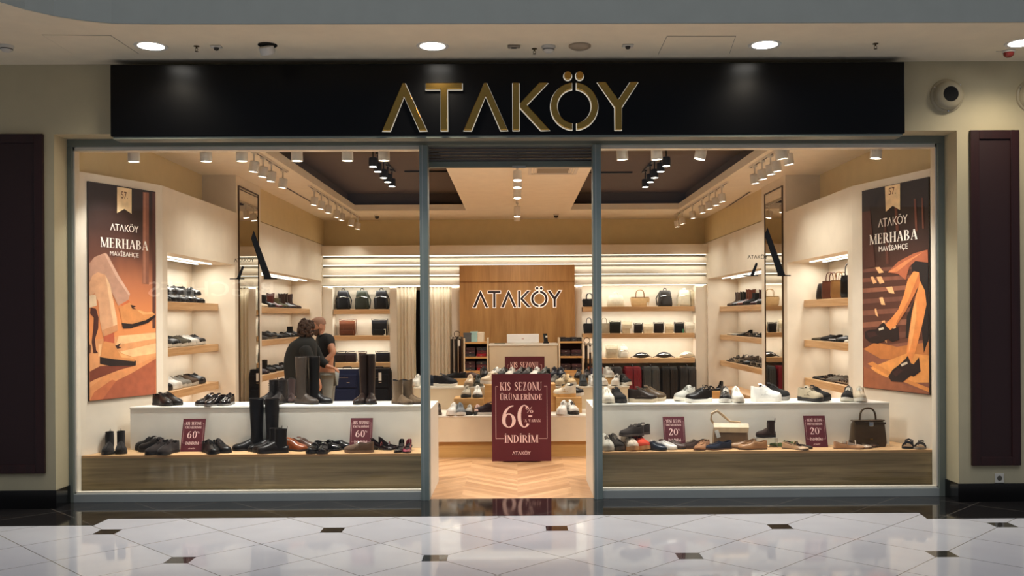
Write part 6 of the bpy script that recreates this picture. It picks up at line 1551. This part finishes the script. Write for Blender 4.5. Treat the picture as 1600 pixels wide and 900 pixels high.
# podium bags
t = empty('shoulder_bag', (at(1141, 690, Y=.34).x, .34, P), R(-2), 'beige hobo shoulder bag with looped strap and white tag, right window', 'bag')
hm = leather('8A7258', 'leather'); tm = leather('B9A07E', 'leather')
rbox(.335, .12, .21, .30, .07, bulge=.006, r=.45).build('body', hm, t, smooth=True)
MB().rings([[(-.155, .03, .212), (.155, .03, .212)], [(-.16, -.03, .225), (.16, -.03, .22)], [(-.158, -.066, .19), (.158, -.066, .185)], [(-.15, -.07, .145), (.15, -.07, .14)]], closed=False, caps=(False, False)).build('folded_top', tm, t).modifiers.new('thick', 'SOLIDIFY').thickness = .006
for k in (0, 1): MB().tube([(-.14, .01, .20), (-.175, .0, .25 + .012 * k), (-.172, -.01, .30 + .012 * k), (-.12, -.01, .33 + .008 * k), (-.06, 0, .28 + .012 * k), (.0, .02, .235), (.10, .03, .225)], .008, 8).build('strap', tm, t, smooth=True)
MB().tube([(-.14, -.03, .2), (-.16, -.05, .1), (-.17, -.05, .01)], .0035, 6).build('strap_end', tm, t)
MB().box(-.10, -.065, -.082, -.08, .13, .2, M=Matrix.Rotation(R(-18), 4, 'Y')).build('price_tag', mat('paper_white', '', .7), t)
t = empty('handbag', (at(1356, 696, Y=.33).x, .33, P), R(6), 'olive brown structured handbag with one round top handle, right window', 'bag')
om = leather('4B3A26', 'leather'); rbox(.33, .13, .24, .30, .06, r=.22).build('body', om, t, smooth=True)
handle_arc(.155, .115, .235, 0, .009, p=.75).build('top_handle', om, t, smooth=True)
MB().box(-.15, .15, -.036, .036, .232, .243).build('top_edge', om, t, bevel=.004); MB().box(-.145, .145, -.062, -.045, .205, .225).build('belt_strap', leather('3A2C1C', 'leather'), t, bevel=.003)
MB().box(-.02, .02, -.072, -.06, .19, .232).build('clasp', chrome, t, bevel=.003); MB().box(-.012, .012, -.075, -.068, .07, .08).build('badge', mat('dull_gold', '9A7A44', .3, metal=1), t)

# ---------------------------------------------------------------- shoes on the tables
g = 'shoes on the tables'
def tshoe(kind, px, y, z, hd, lb, up, sole='CFC9BD', fin='leather', L=.27, acc=None, **k):
    nm = {'sneaker': 'sneaker', 'trainer': 'running_shoe', 'derby': 'lace_up_shoe', 'loafer': 'loafer', 'moc': 'moccasin'}[kind]
    shoe(kind, nm, (at(px, 600, Y=y).x, y, z + .0004), hd, lb, g, up=up, sole=sole, finish=fin, L=L, accent=acc, **k)
tshoe('sneaker', 650, 3.3, ZB, -100, 'white sneaker on the rear table, left of the entrance mullion', 'CBC6BC')
tshoe('sneaker', 696, 3.22, ZB, -3, 'black slip-on sneaker with white sole in profile, rear table', '15151A', fin='mesh', L=.30)
tshoe('sneaker', 676, 3.34, ZB, 10, 'navy sneaker behind the black slip-on, rear table left', '1E2430', fin='mesh', sole='3A3E48')
tshoe('sneaker', 733, 3.22, ZB, -95, 'beige sneaker facing the entrance, rear table left', 'B39C82', sole='8A7A66')
tshoe('sneaker', 746.5, 3.22, ZB, -85, 'dark green sneaker beside the beige one, rear table left', '1E221E', sole='5A5A52')
tshoe('moc', 712, 3.47, ZC2, 175, 'black loafer on the thin left riser of the rear table', K, sole=K, fin='suede')
tshoe('moc', 736, 3.47, ZC2, -5, 'brown patterned loafer on the thin left riser of the rear table', '4A3630', sole='2A1C18')
tshoe('sneaker', 756, 3.46, ZC2, -80, 'black sneaker at the right end of the thin left riser', '1A1816', sole='2A2826')
riser('thin oak riser in the middle of the rear table, behind the sale sign', 765, 859, 3.36, 3.62, ZB, ZC2)
for i, (px, up, so, lb) in enumerate(((772, 'D2CCC2', 'D2CCC2', 'white sneaker above the left end of the sale sign'), (784, '1C1A1A', 'CFC9BD', 'black sneaker right of the white one above the sale sign'), (797, 'BDB6AA', 'CFC9BD', 'light grey sneaker, third above the sale sign'), (811, '151313', '2A2826', 'black sneaker, fourth above the sale sign'), (823, '151313', 'CFC9BD', 'black and white striped sneaker, fifth above the sale sign'), (836, 'D2CCC2', 'CFC9BD', 'white sneaker, sixth above the sale sign'), (849, '2A2C28', '9A948A', 'dark sneaker above the right end of the sale sign'))):
    tshoe('sneaker', px, 3.47, ZC2, -125 + 8 * (i % 3), lb, up, so, acc='8A8680', L=.25)
tshoe('sneaker', 764, 2.92, ZM, -130, 'beige sneaker on the tall riser behind the sale sign', 'BCA88C', 'D2CCC2')
tshoe('sneaker', 865, 3.46, ZC2, -95, 'black sneaker on the right riser, left one of two', '1A1C24', '1A1C24', L=.26)
tshoe('sneaker', 876, 3.46, ZC2, -88, 'navy black sneaker on the right riser, right one of two', '1A1C24', '1A1C24', L=.26)
for i, (px, up) in enumerate(((903, '241E1A'), (916, '1C1A1C'), (929, '1E2A44'), (950, 'A8A096'))):
    tshoe('derby' if i < 2 else 'sneaker', px, 3.46, ZC2, -100 + i * 8, '%s on the thin right riser, %s from the sale sign' % (['dark brown buckled shoe', 'black buckled shoe', 'blue sneaker', 'light grey sneaker'][i], ORD[i + 2]), up, K if i < 2 else 'CFC9BD', L=.25)
for i, (px, up, so, hd) in enumerate(((864, '6A645C', 'CFC9BD', -120), (877, 'B8A88C', 'B8A88C', -125), (890, 'C9AE84', 'D8CFC0', -60), (910, '2A2E30', '3A3E40', -90), (926, 'CFC9BF', 'D2CCC2', -80), (940, 'C4BCB0', 'D2CCC2', -70), (962, 'D2CCC2', 'D2CCC2', -110), (976, '1A1816', 'CFC9BD', -60))):
    tshoe('trainer', px, 3.2, ZB, hd, '%s trainer on the rear table, %s right of the sale sign' % (['grey striped', 'beige', 'cream and tan', 'dark slate', 'white', 'off-white', 'white', 'black'][i], ORD[i]), up, so, fin='mesh', acc='5A5650', L=.225)
tshoe('sneaker', 682, 2.52, ZA, -90, 'dark brown shoe at the left end of the low table', '33271F', '4A3A2E', L=.25)
tshoe('sneaker', 706, 2.50, ZA, -100, 'white sneaker on the low table, left of the grey one', 'D2CCC2', 'D8D2C8', L=.26)
tshoe('sneaker', 718, 2.50, ZA, -82, 'grey sneaker beside the white one on the low table', '6A6E70', 'CFC9BD', L=.26)
tshoe('sneaker', 732, 2.56 - .02, ZA, -95, 'pale grey sneaker in front of the left riser', 'A8A49A', '2A2A2A', L=.2)
tshoe('sneaker', 745, 2.56 - .02, ZA, -85, 'pale pink sneaker in front of the left riser', 'C4A498', '2A2A2A', L=.2)
tshoe('sneaker', 760, 2.50, ZA, 178, 'dark plum slip-on sneaker on the low table beside the sale sign', '241618', 'C8C0B4', fin='mesh', L=.28)
tshoe('sneaker', 728, 2.78, ZL, -95, 'taupe knit sneaker on the low left riser', '9A907E', '2A2A28', fin='mesh', L=.26)
tshoe('sneaker', 745, 2.78, ZL, -88, 'white knit sneaker on the low left riser', 'D2CEC4', '4A4A46', fin='mesh', L=.26)
tshoe('trainer', 882, 2.75, ZL, 168, 'white and gold trainer in profile on the low right riser', 'D8CDB8', 'C89A5A', acc='B8925A', L=.27)
tshoe('trainer', 895, 2.86, ZL, -20, 'black and white trainer behind the gold one on the low right riser', '1E1A18', 'D2CCC2', L=.27)
tshoe('trainer', 878, 2.50, ZA, -105, 'white trainer right of the sale sign on the low table', 'D8D2C8', 'D8D2C8', acc='A8A29A', L=.27)
tshoe('trainer', 892, 2.52, ZA, -70, 'white trainer with black toe on the low table', 'D2CCC2', '24221F', acc='2A2826', L=.27)
# display block with sandals behind the right step
a0_, a1_ = at(1101, 610, Y=4.0), at(1130, 610, Y=4.0); zk = at(1115, 611, Y=4.0).z
t = MB().box(-(a1_.x - a0_.x) / 2, (a1_.x - a0_.x) / 2, 0, .3, 0, zk).build('wooden_riser', oak_box, bevel=.003); t.location = ((a0_.x + a1_.x) / 2, 4.0, 0); tag(t, 'oak display block behind the right white step, carrying black shoes', 'display riser')
for i, px in enumerate((1107, 1123)): shoe('maryjane' if i else 'sandal', ['strap_sandal', 'heeled_shoe'][i], (at(px, 600, Y=4.14).x, 4.14, zk + .0004), -60 - 60 * i, ['black strap sandal on the oak block, left one', 'black heeled shoe on the oak block, right one'][i], 'shoes on the oak block', up=K, sole=K, L=.25)
# ================================================================ PEOPLE
def skin(name, joints, edges, rad, m, parent, root=0, sub=2):
    me = bpy.data.meshes.new(name); me.from_pydata([Vector(j) for j in joints], edges, []); me.materials.append(m)
    o = bpy.data.objects.new(name, me); COL.objects.link(o); o.parent = parent
    md = o.modifiers.new('skin', 'SKIN'); md.use_smooth_shade = True
    for i, v in enumerate(me.skin_vertices[0].data):
        r = rad[i]; v.radius = (r, r) if not isinstance(r, tuple) else r; v.use_root = (i == root)
    s_ = o.modifiers.new('subdiv', 'SUBSURF'); s_.levels = sub; s_.render_levels = sub
    return o
skin_m = mat('skin', 'B98468', .55, var=.05, vscale=12)
def head_mesh(mb, c, yaw, pitch, s=1.0):
    """face looks along +X before turning; about 0.23 high"""
    M_ = Matrix.Translation(c) @ Matrix.Rotation(R(yaw), 4, 'Z') @ Matrix.Rotation(R(pitch), 4, 'Y') @ Matrix.Scale(s, 4)
    prof = [(-.118, .030, .026, .040), (-.110, .048, .036, .030), (-.095, .062, .048, .022), (-.07, .074, .060, .012), (-.045, .080, .066, .006), (-.02, .084, .070, .004), (0, .087, .073, .002), (.03, .092, .076, -.002), (.06, .091, .075, -.006), (.085, .080, .066, -.01), (.102, .058, .048, -.012), (.112, .028, .024, -.012)]
    rs = []
    for z, a, b, ox in prof: rs.append([(ox + a * math.cos(t) * (1.0 if math.cos(t) > 0 else 1.05), b * math.sin(t), z) for t in [2 * PI * k / 20 for k in range(20)]])
    mb.rings(rs, M=M_)
    mb.rings([[(.082, -.012, .01), (.082, .012, .01), (.086, 0, .014)], [(.108, -.013, -.028), (.108, .013, -.028), (.112, 0, -.02)], [(.084, -.016, -.036), (.084, .016, -.036), (.09, 0, -.034)]], M=M_)     # nose
    for sd in (-1, 1): mb.rings([[(-.012 + .026 * math.cos(t), sd * (.071 + k * .012), -.005 + .034 * math.sin(t)) for t in [2 * PI * q / 10 for q in range(10)]] for k in (0, 1)], M=M_)                     # ears
    return M_
def hand(joints, edges, rads, wrist_i, wrist, d, up, curl=.5):
    d = d.normalized(); up = up.normalized(); side = d.cross(up).normalized()
    palm = len(joints); joints.append(wrist + d * .05); rads.append((.028, .02)); edges.append((wrist_i, palm))
    for k, (off, ln) in enumerate(((-.027, .062), (-.009, .072), (.009, .068), (.026, .055))):
        b0 = len(joints); joints.append(wrist + d * .088 + side * off); rads.append(.0095); edges.append((palm, b0))
        j1 = joints[-1] + (d * math.cos(curl) - up * math.sin(curl)) * ln * .5; joints.append(j1); rads.append(.0085); edges.append((b0, b0 + 1))
        joints.append(j1 + (d * math.cos(curl * 2.2) - up * math.sin(curl * 2.2)) * ln * .5); rads.append(.0075); edges.append((b0 + 1, b0 + 2))
    t0 = len(joints); joints.append(wrist + d * .035 - side * .035 - up * .01); rads.append(.011); edges.append((palm, t0))
    joints.append(joints[t0] + (d * .7 - side * .5 - up * .3).normalized() * .035); rads.append(.009); edges.append((t0, t0 + 1))
def person(root, J, R_, E, headc, yaw, pitch, hands):
    joints = [Vector(j) for j in J]; rads = list(R_); edges = list(E)
    for wi, d, up, curl in hands: hand(joints, edges, rads, wi, joints[wi], Vector(d), Vector(up), curl)
    b = skin('body', joints, edges, rads, skin_m, root)
    m = MB(); M_ = head_mesh(m, Vector(headc), yaw, pitch)
    return b, m, M_
def clothes(name, root, J, idx, edges, rad, m, sub=2):
    mp = {a: k for k, a in enumerate(idx)}
    return skin(name, [J[a] for a in idx], [(mp[a], mp[b]) for a, b in edges], rad, m, root, 0, sub)
PY = 3.7
def px_pt(px, py, y): return at(px, py, Y=y)
# the man: facing left, head bowed, right forearm forward
hx = px_pt(498, 510, PY + .5)
ox = px_pt(507, 600, PY + .5).x; oy = PY + .5
man = empty('person', (ox, oy, 0), 0, 'man with short grey beard in black t-shirt and pale jeans, facing the woman', 'person', 'people in the shop')
hz = hx.z; hxl = hx.x - ox
# joints: 0 pelvis 1 belly 2 chest 3 neck 4 headbase | 5-8 near arm | 9-12 far arm | 13-16 near leg | 17-20 far leg
J = [(.04, 0, .86), (.035, 0, 1.02), (.01, 0, 1.24), (-.03, 0, 1.385), (hxl + .01, 0, hz - .03),
     (.085, -.14, 1.315), (.165, -.2, 1.14), (.03, -.25, 1.01), (.0, -.255, .99),
     (-.07, .14, 1.315), (-.10, .2, 1.08), (-.2, .12, .98), (-.215, .11, .97),
     (.04, -.09, .80), (.035, -.10, .46), (.06, -.10, .09), (-.08, -.11, .035),
     (.04, .09, .80), (.03, .11, .46), (.05, .11, .09), (-.09, .12, .035)]
Rr = [(.12, .10), (.115, .10), (.13, .11), .052, .055, .058, .042, .030, .027, .058, .042, .03, .027, .09, .058, .042, .035, .09, .058, .042, .035]
E = [(0, 1), (1, 2), (2, 3), (3, 4), (2, 5), (5, 6), (6, 7), (7, 8), (2, 9), (9, 10), (10, 11), (11, 12), (0, 13), (13, 14), (14, 15), (15, 16), (0, 17), (17, 18), (18, 19), (19, 20)]
b, hm_, HM = person(man, J, Rr, E, (hxl, 0, hz + .005), 205, 16, [(8, (-.55, -.1, -.8), (-.5, 0, .5), .5), (12, (-1, -.2, -.1), (0, 0, 1), .6)])
hm_.build('head', skin_m, b, smooth=60)
J2 = J + [tuple(J[5][k] * .4 + J[6][k] * .6 for k in range(3)), tuple(J[9][k] * .4 + J[10][k] * .6 for k in range(3)), (-.022, 0, 1.35)]
clothes('t_shirt', man, J2, [0, 1, 2, 5, 21, 9, 22, 23], [(0, 1), (1, 2), (2, 5), (5, 21), (2, 9), (9, 22), (2, 23)], [(.138, .118), (.134, .118), (.158, .132), .09, .066, .09, .066, .07], mat('black_cotton', '0D0D0F', .85, bump=.2))
clothes('jeans', man, J, [0, 13, 14, 15, 17, 18, 19], [(0, 13), (13, 14), (14, 15), (0, 17), (17, 18), (18, 19)], [(.13, .11), .105, .078, .068, .105, .078, .068], mat('pale_denim', '8A8F8C', .85, bump=.3, var=.15))
for i, s in ((15, -1), (19, 1)): shoe('sneaker', 'worn_shoe', (ox + J[i][0] - .05, oy + J[i][1], .0005), 180, 'dark shoe worn by the man, %s foot' % ('near' if s < 0 else 'far'), None, up='22201E', sole='2A2826', simple=True) if False else None
for i in (15, 19):
    parts = shoe_proto('derby', '22201E', 'suede', '1A1816', '22201E', .28, 0, None, 1.0)
    o = bpy.data.objects.new('shoe', parts['upper']); COL.objects.link(o); o.parent = man; o.location = (J[i][0] - .06, J[i][1], .0); o.rotation_euler = (0, 0, PI)
    o2 = bpy.data.objects.new('sole', parts['sole']); COL.objects.link(o2); o2.parent = o
hairm = mat('short_grey_hair', '5A4436', .9)
def cap(mat_, parent, HM, name, zmin, grow=.008, front=.2, curls=0, seed=1):
    m = MB(); rnd = random.Random(seed)
    prof = [(-.07, .080, .062), (-.03, .088, .072), (0, .092, .077), (.03, .097, .081), (.06, .096, .080), (.085, .085, .071), (.105, .062, .052), (.118, .03, .026)]
    rs = []
    for z, a, b in prof:
        if z < zmin: continue
        rs.append([(-.006 + (a + grow) * math.cos(t) * 1.03 if math.cos(t) < front or z > .06 else -.006 + a * .80 * math.cos(t), (b + grow) * math.sin(t), z + grow * .8) for t in [2 * PI * k / 20 for k in range(20)]])
    m.rings(rs, M=HM, caps=(False, True))
    for k in range(curls):
        z = rnd.uniform(-.10, .12); t = rnd.uniform(.75, 2 * PI - .75) if z < .07 else rnd.uniform(0, 2 * PI)
        f_ = math.sqrt(max(.05, 1 - (z / .14) ** 2)); c = Vector((.104 * f_ * math.cos(t) - .01, .09 * f_ * math.sin(t), z)); r = rnd.uniform(.014, .024)
        m.rings([[tuple(c + Vector((r * math.cos(p) * math.sin(q), r * math.sin(p) * math.sin(q), r * math.cos(q)))) for p in [2 * PI * j / 7 for j in range(7)]] for q in (.2, .8, 1.57, 2.3, 2.95)], M=HM)
    return m.build(name, mat_, parent, smooth=70)
cap(mat('cropped_hair', '8A6552', .8), b, HM, 'hair', .0, .001, .0)
m = MB(); m.rings([[(ox_ + a * math.cos(t), b_2 * math.sin(t), z) for t in [-1.35 + 2.7 * k / 12 for k in range(13)]] for z, a, b_2, ox_ in ((-.118, .034, .03, .042), (-.10, .066, .052, .024), (-.075, .079, .066, .014), (-.05, .084, .071, .007), (-.03, .083, .0745, .005))], closed=False, caps=(False, False), M=HM); m.build('beard', hairm, b, smooth=60)
m = MB()
for sd in (-1, 1): m.rings([[(.082 + .004 * k, sd * .03 + .011 * math.cos(t), .012 + .006 * math.sin(t)) for t in [2 * PI * q / 8 for q in range(8)]] for k in (0, 1)], M=HM)
m.build('eyes', mat('eye_dark', '1A1210', .3), b); MB().box(.080, .0935, -.018, .018, -.056, -.05, M=HM).build('mouth', mat('lip', '8A4A3E', .6), b)
# phone / red object in his hand
t = empty('shoe_polish_box', (ox + J[8][0] - .04, oy + J[8][1] - .02, J[8][2] - .11), 0, 'small red and brown box held in the man\'s hand', 'box')
MB().box(-.03, .03, -.03, .03, -.06, .06).build('box', mat('red_brown_card', '7A3024', .5), t, bevel=.004); MB().box(-.031, .031, -.031, .031, .045, .0615).build('lid', mat('dark_card', '3A201A', .5), t, bevel=.003)

# the woman: back to the left, leaning to the right over the display
wx = px_pt(479, 515, PY); ox = px_pt(478, 600, PY).x; oy = PY
wo = empty('person', (ox, oy, 0), 0, 'woman with curly brown hair in a long black coat, leaning towards the man', 'person', 'people in the shop')
hz = wx.z; hxl = wx.x - ox
J = [(-.03, 0, .88), (-.07, 0, 1.04), (-.045, 0, 1.22), (-.01, 0, 1.345), (hxl + .01, 0, hz - .02),
     (.0, -.15, 1.26), (.10, -.19, 1.04), (.17, -.17, .86), (.185, -.17, .83),
     (.03, .15, 1.26), (.14, .16, 1.06), (.25, .12, .98), (.27, .11, .97),
     (-.03, -.09, .82), (.0, -.09, .46), (-.03, -.09, .09), (.1, -.10, .035),
     (-.03, .09, .82), (.01, .09, .46), (-.02, .09, .09), (.11, .10, .035)]
b, hm_, HM = person(wo, J, Rr, E, (hxl, 0, hz), 62, 12, [(8, (.4, 0, -.8), (.6, 0, .4), .5), (12, (1, -.2, -.2), (0, 0, 1), .5)])
hm_.build('head', skin_m, b, smooth=60)
coat = mat('black_wool', '0F100F', .9, bump=.3)
clothes('trousers', wo, J, [0, 13, 14, 15, 17, 18, 19], [(0, 13), (13, 14), (14, 15), (0, 17), (17, 18), (18, 19)], [(.13, .11), .10, .068, .058, .10, .068, .058], mat('black_trousers', '0C0C0D', .9))
m = MB(); rs = []
for z, cx_, a, b2 in ((.62, -.03, .235, .20), (.72, -.035, .235, .2), (.86, -.045, .225, .19), (1.0, -.06, .215, .18), (1.1, -.06, .205, .178), (1.2, -.045, .19, .20), (1.28, -.03, .165, .205), (1.33, -.01, .115, .15), (1.36, .0, .082, .09), (1.39, .01, .07, .075)):
    rs.append([(cx_ + a * math.cos(t) * (1 + .03 * math.sin(5 * t + z * 9)), b2 * math.sin(t), z) for t in [2 * PI * k / 28 for k in range(28)]])
m.rings(rs, caps=(False, False)); c_ = m.build('coat', coat, wo, smooth=70); c_.modifiers.new('thick', 'SOLIDIFY').thickness = .008
clothes('coat_sleeve', wo, J, [5, 6, 7], [(5, 6), (6, 7)], [.10, .072, .054], coat); clothes('coat_sleeve', wo, J, [9, 10, 11], [(9, 10), (10, 11)], [.10, .072, .054], coat)
cap(mat('curly_brown_hair', '3B291F', .95, bump=.5), b, HM, 'hair', -.08, .006, .35, curls=150, seed=3)
m = MB()
for sd in (-1, 1): m.rings([[(.082 + .004 * k, sd * .03 + .011 * math.cos(t), .012 + .006 * math.sin(t)) for t in [2 * PI * q / 8 for q in range(8)]] for k in (0, 1)], M=HM)
m.build('eyes', mat('eye_dark', '', .3), b); MB().box(.080, .0935, -.018, .018, -.056, -.05, M=HM).build('mouth', mat('lip', '', .6), b)
for i in (15, 19):
    parts = shoe_proto('chelsea', '0F0D0D', 'leather', '0C0A0A', '0F0D0D', .25, 0, None, 1.0)
    o = bpy.data.objects.new('boot', parts['upper']); COL.objects.link(o); o.parent = wo; o.location = (J[i][0] + .06, J[i][1], 0)
    o2 = bpy.data.objects.new('sole', parts['sole']); COL.objects.link(o2); o2.parent = o
